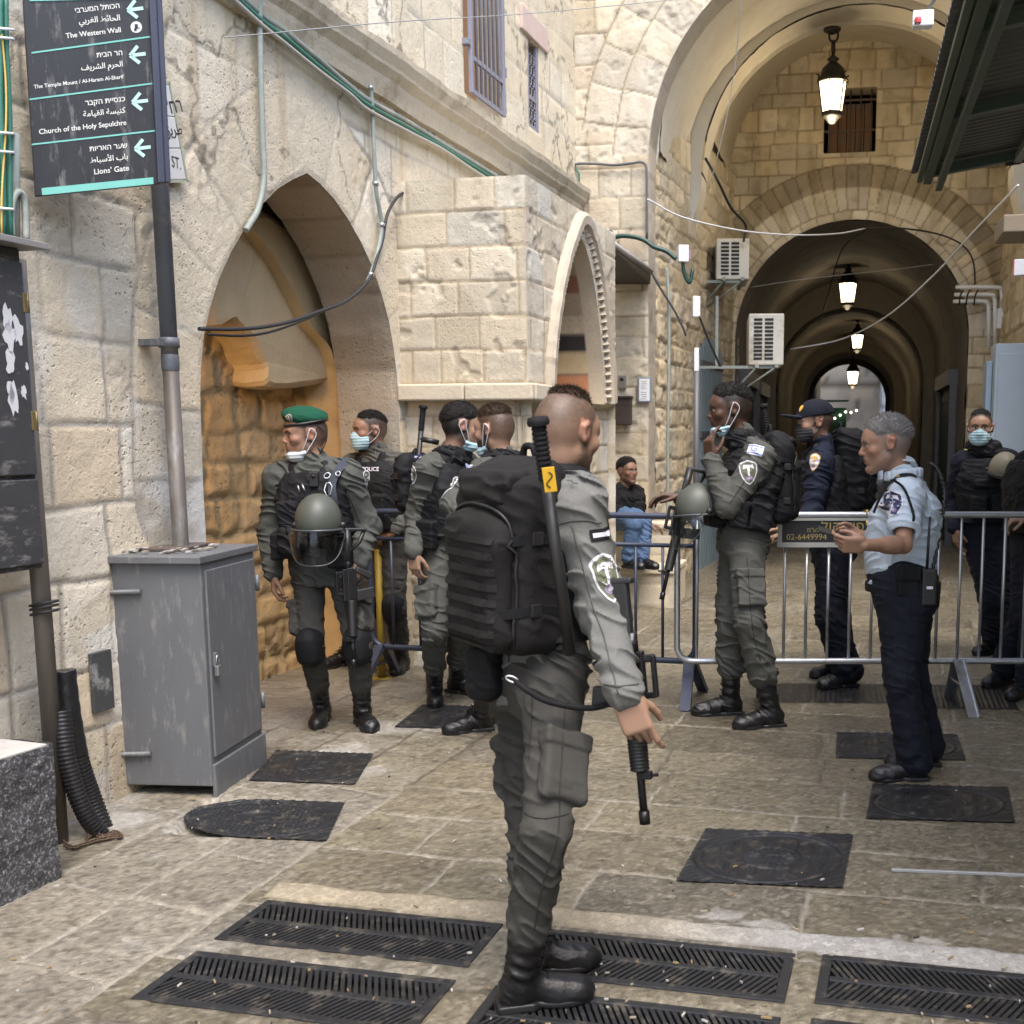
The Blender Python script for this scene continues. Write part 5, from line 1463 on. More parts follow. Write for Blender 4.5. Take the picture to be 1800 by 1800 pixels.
# stone steps with the seated man, at the foot of the pier
st = empty("stone_steps", FA(-1.0, 0, 0.4), "worn stone steps at the foot of the archway pier", "steps")
xs0, xs1 = at(1076, 900, 10.6)[0], at(1172, 900, 10.6)[0]
for (zz, dd, x1) in ((0.76, 0.34, xs1 + 0.02), (0.37, 0.80, xs1 + 0.06)):
    SF = frame((0, FY - dd, 0), (1, 0, 0), (0, -1, 0))
    sheet("riser", S_B, rng(xs0 - 0.5, x1, 0.02), rng(-0.05, zz, 0.02), planeP(SF), fB, parent=st)
    mb = MB(); mb.box(((xs0 - 0.5 + x1) / 2, FY - dd / 2 - 0.01, zz - 0.02), ((x1 - xs0 + 0.5) / 2 + 0.012, dd / 2 + 0.02, 0.028), None, 0.012); mb.build("tread", MATS["ledge_stone"], st)
    mb = MB(); mb.box((x1 - 0.01, FY - dd / 2 + 0.005, zz / 2 - 0.02), (0.012, dd / 2 - 0.006, zz / 2 - 0.02)); mb.build("step_side", MATS["ledge_stone"], st)

# ------------------------------------------------------------------ air conditioners and boxes in the vaulted bay
M_AC = mat("ac_casing", (0.60, 0.57, 0.49), 0.5, var=0.1, dirt=(0.35, 0.3, 0.22), damt=0.28)
def ac_unit(px0, py0, px1, py1, Z, yaw, label, slats):
    c = at((px0 + px1) / 2, (py0 + py1) / 2, Z); k = Z / F_PX
    wv, hv = (px1 - px0) * k, (py1 - py0) * k
    ca, sa = math.cos(yaw), math.sin(yaw)
    M = np.stack([np.array([ca, sa, 0]), np.array([-sa, ca, 0]), np.array([0, 0, 1.0])], 1)
    root = empty("air_conditioner", c - np.array([0, 0, hv / 2]), label, "air conditioner", "outdoor air conditioner units by the tunnel mouth")
    W, D, H = 0.20, 0.36, hv / 2
    mb = MB(); mb.box(c + M @ np.array([0, D, 0]), (W, D, H), M, 0.015); mb.build("casing", M_AC, root)
    mb = MB(); 
    for j in range(2):
        for i in range(slats):
            mb.box(c + M @ np.array([-W * 0.80 + W * (0.33 + 0.62 * j), -0.003, -H * 0.82 + 1.66 * H * (i + 0.5) / slats]), (W * 0.24, 0.004, H * 0.52 / slats), M)
    mb.build("vent_slots", M_DARK, root)
    mb = MB()
    for s in (-0.55, 0.55):
        mb.box(c + M @ np.array([W * s, D * 0.7, -H - 0.02]), (0.02, D * 1.3, 0.02), M)
        mb.tube([c + M @ np.array([W * s, -0.1, -H - 0.03]), c + M @ np.array([-W * 2.0 + W * s * 0.2, D, -H - 0.35])], 0.012, 6)
    mb.box(c + M @ np.array([-W * 1.6, 0.05, -H - 0.02]), (W * 2.2, 0.016, 0.016), M); mb.box(c + M @ np.array([-W * 2.8, 0.06, 0.1]), (0.016, 0.016, H + 0.1), M)
    mb.build("bracket", M_GREYGRN, root)
ac_unit(1268, 421, 1308, 489, 14.2, 0.15, "upper beige air conditioner on the left wall of the vaulted bay, above the other one", 9)
ac_unit(1320, 553, 1374, 640, 13.2, 0.12, "lower beige air conditioner at the left edge of the tunnel mouth", 11)
def small_box(px0, py0, px1, py1, Z, d, name, m, label, cat, bev=0.008, yaw=0.0):
    k = Z / F_PX; c = at((px0 + px1) / 2, (py0 + py1) / 2, Z)
    ca, sa = math.cos(yaw), math.sin(yaw); M = np.stack([np.array([ca, sa, 0]), np.array([-sa, ca, 0]), np.array([0, 0, 1.0])], 1)
    mb = MB(); mb.box(c + M @ np.array([0, d / 2, 0]), ((px1 - px0) * k / 2, d / 2, (py1 - py0) * k / 2), M, bev)
    o = mb.build(name, m); tag(o, label, cat); return o, c, M
o, c, M = small_box(1193, 431, 1211, 459, 11.9, 0.16, "junction_box", M_WHITEP, "white plastic box on the archway corner beside the thick dark green cable", "junction box", yaw=0.3)
mb = MB(); mb.box(c + M @ np.array([0.065, 0.08, -0.01]), (0.008, 0.06, 0.05), M); mb.build("side_label", mat("label_purple", (0.3, 0.16, 0.22), 0.6), o)
mb = MB(); mb.tube(bez([c + np.array([-0.02, 0.05, -0.08]), c + np.array([0.0, 0.06, -0.2]), c + np.array([0.05, 0.08, -0.28]), c + np.array([0.08, 0.1, -0.15])], 20), 0.02, 7); mb.build("cable_tail", MATS["dark_green_cable"], o)
o, c, M = small_box(1218, 521, 1231, 556, 12.2, 0.10, "junction_box", M_WHITEP, "tall narrow white box low on the left side of the bay", "junction box", yaw=0.3)
mb = MB(); mb.tube(bez([c + np.array([0.03, 0.0, -0.1]), c + np.array([0.1, 0.1, -0.3]), c + np.array([0.22, 0.3, -0.6])], 14), 0.012, 6); mb.build("cable_tail", M_RUBBER, o)
o, c, M = small_box(1220, 612, 1228, 652, 12.1, 0.06, "pipe_guard", M_WHITEP, "pale plastic pipe guard above the dark downpipe near the metal shutter", "pipe guard")
mb = MB(); mb.tube([c + np.array([0, 0.03, -0.12]), c + np.array([0, 0.03, -2.0])], 0.03, 8); mb.build("downpipe", MATS["dark_grey_pipe"], o)
dv = empty("metal_shutter", at(1243, 700, 13), "blue grey corrugated metal shutter door in the left side of the bay", "shutter")
SLu = lambda px, py: SL.uv(px, py, 0.05)
s0, s1 = SLu(1229, 640), SLu(1268, 640)
zt = SLu(1240, 592)[1]; zq = SLu(1240, 640)[1]
mb = MB(); n = 26
for i in range(n):
    u = s0[0] + (s1[0] - s0[0]) * (i + 0.5) / n; top = zq + (zt - zq) * math.sqrt(max(0, 1 - ((i + 0.5) / n * 2 - 1) ** 2))
    mb.box(SL(u, top / 2, 0.05 + 0.012 * (i % 2)), ((s1[0] - s0[0]) / n / 2, 0.01, top / 2), SL.M)
mb.build("corrugated_sheet", mat("shutter_blue_grey", (0.20, 0.255, 0.275), 0.5, 0.2, var=0.2), dv)
mb = MB(); mb.box(SL((s0[0] + s1[0]) / 2, zq, 0.075), ((s1[0] - s0[0]) / 2, 0.012, 0.03), SL.M); mb.box(SL((s0[0] + s1[0]) / 2, zq - 0.85, 0.075), ((s1[0] - s0[0]) / 2, 0.012, 0.04), SL.M); mb.build("cross_bar", MATS["dark_grey_pipe"], dv)

# right-hand pipes and pale blue cabinet
pk = empty("electric_cabinet", at(1772, 900, 12.0), "tall pale blue grey electric cabinet at the right edge of the picture", "cabinet")
M_PB = mat("pale_blue_paint", (0.36, 0.43, 0.50), 0.5, var=0.08)
kz = 12.6
q0, q1 = at(1746, 607, kz), at(1850, 1010, kz)
mb = MB(); mb.box(((q0[0] + q1[0]) / 2, kz * 0.985 + 0.62, (q0[2]) / 2), ((q1[0] - q0[0]) / 2, 0.22, q0[2] / 2), None, 0.01); mb.build("body", M_PB, pk)
mb = MB(); mb.box((q0[0] + 0.30, kz * 0.985 + 0.392, q0[2] * 0.52), (0.27, 0.008, q0[2] * 0.44), None, 0.004); mb.build("door", M_PB, pk)
mb = MB(); mb.box((q0[0] - 0.035, kz * 0.985 + 0.75, q0[2] / 2 - 0.08), (0.03, 0.16, q0[2] / 2 - 0.09), None, 0.006); mb.build("side_duct", mat("duct_blue", (0.30, 0.38, 0.46), 0.5), pk)
pp = empty("white_pipes", at(1720, 560, 15.4), "three white conduit pipes bent in steps beside the tunnel mouth", "pipes")
for i, (x0, y0, x1) in enumerate(((1680, 505, 1760), (1678, 518, 1748), (1676, 530, 1737))):
    mb = MB(); P = bez([at(x0, y0, 15.4), at(x1 - 8, y0, 15.2), at(x1, y0 + 6, 15.2), at(x1 + 1, y0 + 20, 15.2)], 16) + [at(x1 + 1, 612, 15.2)]
    mb.tube(P, 0.026, 9)
    if i == 0:
        mb.box(at(1761, 560, 15.15), (0.06, 0.05, 0.13), None, 0.01)
    mb.build("pipe", M_WHITEP, pp)
mb = MB()
for x in (1690, 1702, 1716): mb.tube(bez([at(x + 3, 510, 15.15), at(x - 2, 520, 15.1), at(x - 4, 536, 15.15)], 8), 0.012, 5)
mb.build("pipe_strap", M_RUBBER, pp)
o, c, M = small_box(1783, 456, 1806, 483, 11.5, 0.12, "alarm_box", M_WHITEP, "white box with a red side at the right edge above the pale cabinet", "alarm box", yaw=-0.2)
mb = MB(); mb.box(c + M @ np.array([-0.068, 0.03, 0.0]), (0.006, 0.03, 0.07), M); mb.build("red_side", mat("red_paint", (0.5, 0.05, 0.06), 0.5), o)
o, c, M = small_box(1606, 18, 1640, 43, 8.0, 0.09, "alarm_box", M_WHITEP, "white box with a red lamp at the upper right, beside the canopy edge", "alarm box")
mb = MB(); mb.lathe(c + M @ np.array([-0.035, -0.02, -0.02]), [(0.022, -0.02), (0.024, 0), (0.02, 0.015), (0.0, 0.02)], 12); mb.build("red_lamp", MATS["red_paint"], o)
mb = MB(); mb.tube([c + np.array([0.02, 0.05, 0.05]), c + np.array([0.4, 0.1, 0.6]), (2.55, c[1] + 0.2, c[2] + 0.7)], 0.012, 6); mb.build("arm", M_GREYMET, o)

# ------------------------------------------------------------------ lanterns
M_LIT = mat("lamp_glass_lit", (1, 0.9, 0.7), 0.4, emit=(1.0, 0.80, 0.50), estr=2.6)
M_IRON = mat("black_iron", (0.03, 0.026, 0.02), 0.5, 0.6, var=0.3)
def lantern(px, py_top, py_bot, Z, chain_px, label, power):
    c = at(px, (py_top + py_bot) / 2, Z); k = Z / F_PX; h = (py_bot - py_top) * k
    root = empty("street_lantern", c + np.array([0, 0, h]), label, "lantern", "lit lanterns hanging along the covered alley")
    t, b = h * 0.47, h * 0.33
    M4 = np.array([[math.cos(.35), -math.sin(.35), 0], [math.sin(.35), math.cos(.35), 0], [0, 0, 1]])
    mb = MB(); mb.lathe(c, [(b * 0.98, -h / 2), (t * 0.98, h / 2)], 6, M4, smooth=False); mb.lathe(c, [(0.001, -h / 2), (b * 0.98, -h / 2)], 6, M4, smooth=False)
    mb.build("glass", M_LIT, root)
    mb = MB()
    mb.lathe(c + np.array([0, 0, h / 2]), [(t * 1.12, 0), (t * 1.15, 0.03 * h), (t * 0.95, 0.12 * h), (t * 0.8, 0.42 * h), (t * 0.45, 0.58 * h), (t * 0.25, 0.66 * h), (t * 0.45, 0.74 * h), (t * 0.2, 0.82 * h), (0.001, 0.95 * h)], 12, M4)
    for i in range(6):
        a = i * math.pi / 3
        p = lambda r, z: c + M4 @ np.array([r * math.cos(a), r * math.sin(a), z])
        mb.tube([p(b * 1.02, -h / 2), p(t * 1.02, h / 2)], 0.010, 5); mb.tube([p(t * 1.1, h / 2), p(t * 1.0, h / 2 + 0.2 * h), p(t * 1.18, h / 2 + 0.24 * h)], 0.012, 5)
    mb.lathe(c + np.array([0, 0, -h / 2]), [(b * 1.05, 0.02), (b * 1.08, -0.02), (b * 0.85, -0.04), (0.8 * b, -0.12 * h), (0.3 * b, -0.3 * h), (0.001, -0.32 * h)], 12, M4)
    mb.build("iron_frame", M_IRON, root)
    mb = MB(); top = at(px, chain_px, Z); z0 = c[2] + h / 2 + 0.92 * h; L = top[2] - z0; n = max(2, int(L / 0.17))
    for i in range(n):
        zc = z0 + L * (i + 0.5) / n; ax = np.array([1.0, 0, 0]) if i % 2 else np.array([0.25, 0.97, 0])
        mb.tube([np.array([c[0], c[1], zc]) + ax * 0.05 * math.cos(q) + np.array([0, 0, L / n * 0.56 * math.sin(q)]) for q in np.linspace(0, 6.283, 11)[:-1]], 0.014, 6, closed=True)
    mb.lathe((top[0], top[1], top[2] - 0.02), [(0.02, -0.03), (0.09, 0.0), (0.1, 0.03), (0.0, 0.05)], 12)
    mb.build("chain", M_IRON, root)
    ld_ = bpy.data.lights.new("lamp_glow", 'POINT'); ld_.energy = power; ld_.color = (1.0, 0.82, 0.56); ld_.shadow_soft_size = 0.12
    lo_ = bpy.data.objects.new("lamp_glow", ld_); COL.objects.link(lo_); lo_.parent = root; lo_.matrix_parent_inverse = root.matrix_basis.inverted()
    lo_.location = c - np.array([0, 0, h * 0.5 + 0.22])
lantern(1463, 148, 198, 13.4, 52, "large lit lantern on a chain under the crown of the big vault", 13)
lantern(1490, 500, 533, 19.8, 440, "lit lantern hanging just inside the tunnel mouth, second from the front", 3)
lantern(1507, 590, 613, 27.6, 560, "third lit lantern, deeper in the tunnel above the far opening", 3)
lantern(1499, 654, 676, 31.5, 612, "farthest lit lantern, hanging in front of the bright far opening", 4)
# the recess behind the pointed arch is lit by a lamp round the corner of its jamb
wl_ = empty("wall_lamp", LW(uL - 0.42, 2.1, -0.6), "warm bulkhead lamp inside the arch recess, behind its left jamb", "lamp")
mb = MB(); mb.lathe(LW(uL - 0.42, 2.15, -0.60), [(0.001, -0.09), (0.07, -0.06), (0.09, 0), (0.07, 0.06), (0.001, 0.09)], 14); mb.build("glass", mat("sodium_glass", (1, .6, .2), .4, emit=(1, 0.5, 0.12), estr=3), wl_)
ld_ = bpy.data.lights.new("lamp_glow", 'SPOT'); ld_.energy = 29; ld_.color = (1.0, 0.58, 0.21); ld_.shadow_soft_size = 0.10; ld_.spot_size = R(118); ld_.spot_blend = 0.6
lo_ = bpy.data.objects.new("lamp_glow", ld_); COL.objects.link(lo_); lo_.parent = wl_; lo_.matrix_parent_inverse = wl_.matrix_basis.inverted()
q0 = LW(uL - 0.30, 2.05, -0.50); q1 = LW(uL + 0.75, 1.05, -0.80); lo_.location = q0; lo_.rotation_euler = Vector(q0 - q1).to_track_quat('Z', 'Y').to_euler()

# ------------------------------------------------------------------ steel canopy over the shop at the right
cn = empty("shop_canopy", (1.5, 6, 3.3), "dark corrugated metal canopy on a green tube frame at the upper right corner", "canopy")
def can_pt(x, y):   # canopy plane rises towards the house
    return np.array([x, y, 3.30 + 0.14 * (x - 0.42)])
e0, e1 = at(1641, -20, 4.2), at(1601, 312, 7.42)
zc0 = e1[2]; xe = e1[0]; yfar = e1[1]
cpl = lambda x, y: np.array([x, y, zc0 + 0.16 * (x - xe)])
mb = MB(); nyc = int((yfar - 2.2) / 0.019)
vsx = []; xs_ = (xe, xe + 0.7, xe + 1.4, 2.56)
for i in range(nyc + 1):
    y = 2.2 + (yfar - 2.2) * i / nyc; dz = 0.014 * math.sin(2 * math.pi * y / 0.076)
    for x in xs_: vsx.append(cpl(x, y) + np.array([0, 0, dz + 0.03]))
m_ = len(xs_)
mb.add(vsx, [(i * m_ + k, i * m_ + k + 1, (i + 1) * m_ + k + 1, (i + 1) * m_ + k) for i in range(nyc) for k in range(m_ - 1)], smooth=True)
mb.build("corrugated_sheet", mat("dark_sheet_metal", (0.15, 0.155, 0.145), 0.5, 0.4, var=0.15), cn)
M_GT = mat("green_tube_paint", (0.055, 0.085, 0.06), 0.45, 0.2, var=0.2)
mb = MB()
for xx, dz, r_ in ((xe + 0.10, -0.04, 0.026), (xe + 0.17, -0.10, 0.020), (xe + 0.05, -0.03, 0.016)):
    a_, b_ = cpl(xx, 2.2), cpl(xx, yfar - 0.02); mb.box((a_ + b_) / 2 + np.array([0, 0, dz]), (r_, (b_[1] - a_[1]) / 2, r_), None, 0.003)
for yy in (yfar - 0.18, yfar - 1.45, yfar - 2.7):
    a_, b_ = cpl(xe + 0.08, yy), cpl(2.56, yy); d = nrm(b_ - a_); M = np.stack([d, np.array([0, 1.0, 0]), np.cross(d, [0, 1, 0])], 1)
    mb.box((a_ + b_) / 2 + np.array([0, 0, -0.03]), (np.linalg.norm(b_ - a_) / 2, 0.028, 0.028), M, 0.003)
mb.build("frame_tube", M_GT, cn)
mb = MB(); a_, b_ = cpl(xe + 0.62, yfar - 0.1), cpl(xe + 0.62, 2.4); mb.box((a_ + b_) / 2 + np.array([0, 0, -0.05]), (0.024, (a_ - b_)[1] / 2, 0.02), None, 0.003); mb.build("centre_tube", mat("grey_tube", (0.22, 0.23, 0.22), 0.5, 0.3), cn)
mb = MB(); mb.tube(bez([cpl(xe + 0.55, yfar - 0.14) - [0, 0, 0.06], cpl(xe + 0.9, yfar - 0.14) - [0, 0, 0.10], cpl(xe + 1.4, yfar - 0.12) - [0, 0, 0.5]], 14), 0.014, 7); mb.build("cable_tail", M_RUBBER, cn)
bb = MB(); q = at(1784, 392, 9.6); bb.box(q + np.array([0.25, 0.3, 0.0]), (0.34, 0.3, 0.07), None, 0.01)
tag(bb.build("shop_awning_end", mat("awning_brown", (0.20, 0.16, 0.11), 0.7, var=0.2)), "brown boxed awning end jutting in at the right edge below the canopy", "awning")

# ------------------------------------------------------------------ crowd barriers
def barrier(name, l_bot, r_bot, Zl, Zr, xs, m, label, top_px, mid_px, bot_px, feet, full=False):
    root = empty(name, at((l_bot[0] + r_bot[0]) / 2, 1240, (Zl + Zr) / 2) * np.array([1, 1, 0]), label, "barrier", "steel crowd barriers across the alley")
    P0 = at(l_bot[0], l_bot[1], Zl); P1 = at(r_bot[0], r_bot[1], Zr)
    U = nrm((P1 - P0) * np.array([1, 1, 0])); fr = frame(P0 * np.array([1, 1, 0]), U, np.array([U[1], -U[0], 0]))
    zb_, zt_ = fr.uv(*bot_px)[1], fr.uv(*top_px)[1]; zm_ = fr.uv(*mid_px)[1]
    L = np.linalg.norm((P1 - P0)[:2]); r = 0.019; k = 0.09
    ring = []
    for (cu_, cz, a0) in ((k, zb_ + k, 180), (L - k, zb_ + k, 270), (L - k, zt_ - k, 0), (k, zt_ - k, 90)):
        for a in np.linspace(a0, a0 + 90, 7): ring.append(fr(cu_ + k * math.cos(R(a)), cz + k * math.sin(R(a)), 0))
    mb = MB(); mb.tube(ring, r, 9, closed=True); mb.build("frame", m, root)
    mb = MB(); mr = (0.01, L - 0.01) if not full else (fr.uv(1366, 957)[0], fr.uv(1535, 957)[0]); mb.tube([fr(mr[0], zm_, 0), fr(mr[1], zm_, 0)], 0.013, 8); mb.build("middle_rail", m, root)
    for x in xs:
        u = fr.uv(x, 1050)[0]
        if 0.05 < u < L - 0.05:
            mb = MB(); mb.tube([fr(u, zb_, 0), fr(u, zm_ if not full or mr[0] - .02 < u < mr[1] + .02 else zt_, 0)], 0.0095, 7); mb.build("bar", m, root)
    for (fx, s) in feet:
        u = fr.uv(fx, 1200)[0]
        mb = MB()
        for sg_ in (-1, 1):
            a, b = fr(u, zb_ + 0.01, 0.02 * sg_), fr(u + 0.03 * s, 0.006, 0.27 * sg_); d = nrm(b - a); n_ = np.cross(d, fr.U)
            mb.box((a + b) / 2, (np.linalg.norm(b - a) / 2, 0.032, 0.004), np.stack([d, fr.U, n_], 1))
            mb.box((a + b) / 2 + fr.U * 0.03, (np.linalg.norm(b - a) / 2, 0.004, 0.018), np.stack([d, fr.U, n_], 1))
        a, b = fr(u, zb_ * 0.55, -0.13), fr(u, zb_ * 0.55, 0.13); mb.tube([a, b], 0.008, 6)
        mb.build("foot", m, root)
    return root, fr, zb_, zm_, zt_
xs1_ = [1225 + 38.4 * i for i in range(20)]
b1, BF, zb1, zm1, zt1 = barrier("crowd_barrier", (1190, 1160), (1960, 1166), 6.62, 6.62, xs1_, M_STEEL, "galvanised steel crowd barrier carrying a black company board", (1500, 905), (1500, 957), (1500, 1162), [(1338, 1), (1682, 1)], full=True)
b2, BF2, *_ = barrier("crowd_barrier", (655, 1140), (1222, 1160), 7.30, 6.78, [690 + 47.5 * i for i in range(12)], M_DKBLUE, "dark blue painted crowd barrier behind the walking soldier", (1100, 906), (1100, 957), (1100, 1157), [(672, -1), (1212, 1)])
bd = empty("company_board", BF(BF.uv(1443, 930)[0], zm1, 0.02), "black board with golden lettering fixed to the steel barrier", "sign board")
a, b = BF.uv(1366, 960), BF.uv(1532, 911)
mb = MB(); mb.box(BF((a[0] + b[0]) / 2, (a[1] + b[1]) / 2, 0.022), ((b[0] - a[0]) / 2, 0.003, (b[1] - a[1]) / 2), BF.M); mb.build("panel", mat("board_black", (0.016, 0.017, 0.02), 0.5, var=0.2), bd)
mb = MB()
for (u, v, hu, hv) in ((a[0] + 0.012, (a[1] + b[1]) / 2, 0.012, (b[1] - a[1]) / 2), ((a[0] + b[0]) / 2, a[1] + 0.010, (b[0] - a[0]) / 2, 0.014), ((a[0] + b[0]) / 2, b[1] - 0.004, (b[0] - a[0]) / 2, 0.008)):
    mb.box(BF(u, v, 0.027), (hu, 0.004 + 0.001 * (hu < 0.02), hv), BF.M)
mb.build("border", mat("board_border", (0.42, 0.42, 0.39), 0.5, 0.3), bd)
mb = MB()
bt = lambda x0, x1, y: (BF.uv(1350 + x0 / 9, 880 + y / 9), BF.uv(1350 + x1 / 9, 880 + y / 9))
for s, x0, x1, y, bo in ((heb("פודיקול"), 830, 1500, 475, 0.0), (heb('בע"מ'), 610, 805, 490, 0.0), ("02-6449994", 285, 915, 612, 0.0)):
    l, r_ = bt(x0, x1, y); put_text(mb, s, l, r_, BF, w=0.0262, bold=bo)
mb.build("lettering", mat("gold_paint", (0.36, 0.28, 0.10), 0.5), bd)
mb = MB(); a, b = LW.uv(663, 1133, 0.10), LW.uv(680, 1010, 0.10)
yp = at(671, 1165, 7.45); yt = at(671, 1005, 7.45)
mb.tube([(yp[0], yp[1], 0.0), (yp[0], yp[1], yt[2] + 0.15)], 0.025, 12); mb.lathe((yp[0], yp[1], 0), [(0.07, 0.0), (0.07, 0.012), (0.036, 0.016)], 12)
tag(mb.build("guard_post", mat("yellow_paint", (0.30, 0.215, 0.03), 0.5, var=0.2, dirt=(0.1, 0.08, 0.04), damt=0.3)), "yellow guard post against the wall behind the dark blue barrier", "post")

# far end: green tarpaulin and lights
ft = empty("market_tarpaulin", (-0.75, 44.5, 1.5), "dark green tarpaulin stall front at the far end of the tunnel", "stall")
mb = MB(); mb.box((-0.62, 44.6, 1.35), (0.55, 0.03, 1.35)); mb.build("green_sheet", mat("tarp_green", (0.02, 0.10, 0.045), 0.6, var=0.2), ft)
mb = MB(); mb.box((-0.6, 44.5, 2.95), (0.6, 0.4, 0.03)); mb.build("pale_top", mat("tarp_pale", (0.35, 0.5, 0.45), 0.5), ft)
M_BULB = mat("bulb_lit", (1, 1, 0.9), 0.5, emit=(1, 0.95, 0.8), estr=2)
for i in range(5):
    mb = MB(); mb.lathe((-0.5 + 0.2 * i, 44.4, 2.3 + 0.12 * i * (1 if i < 3 else .6)), [(0.001, -0.05), (0.05, 0), (0.001, 0.05)], 8); mb.build("bulb", M_BULB, ft)

# closed shop fronts along the tunnel
for i, (sd, y0, y1, hh, m_, lab) in enumerate(((-1, 16.6, 18.6, 2.35, mat("brown_shutter_paint", (0.06, 0.045, 0.032), .6, var=.3), "brown closed shop shutter on the left just inside the tunnel"), (-1, 19.2, 21.2, 2.3, mat("blue_shutter_paint", (0.035, 0.045, 0.085), .6, var=.3), "dark blue closed shop shutter deeper on the left of the tunnel"),
        (1, 17.4, 19.8, 2.35, mat("green_shutter_paint", (0.03, 0.055, 0.045), .6, var=.3), "dark green closed shop shutter on the right wall of the tunnel"))):
    sh_ = empty("shop_shutter", (sd * 1.5, (y0 + y1) / 2, 0), lab, "shutter")
    mb = MB(); n = 22
    for k in range(n): mb.box((sd * (1.515 + .008 * (k % 2)), (y0 + y1) / 2, hh * (k + .5) / n), (0.012, (y1 - y0) / 2, hh / n / 2))
    mb.build("slats", m_, sh_)
    mb = MB(); mb.box((sd * 1.50, y0 - .05, hh / 2), (.05, .05, hh / 2)); mb.box((sd * 1.50, y1 + .05, hh / 2), (.05, .05, hh / 2)); mb.box((sd * 1.49, (y0 + y1) / 2, hh + .11), (.07, (y1 - y0) / 2 + .1, .11)); mb.build("frame", MATS["dark_grey_pipe"], sh_)
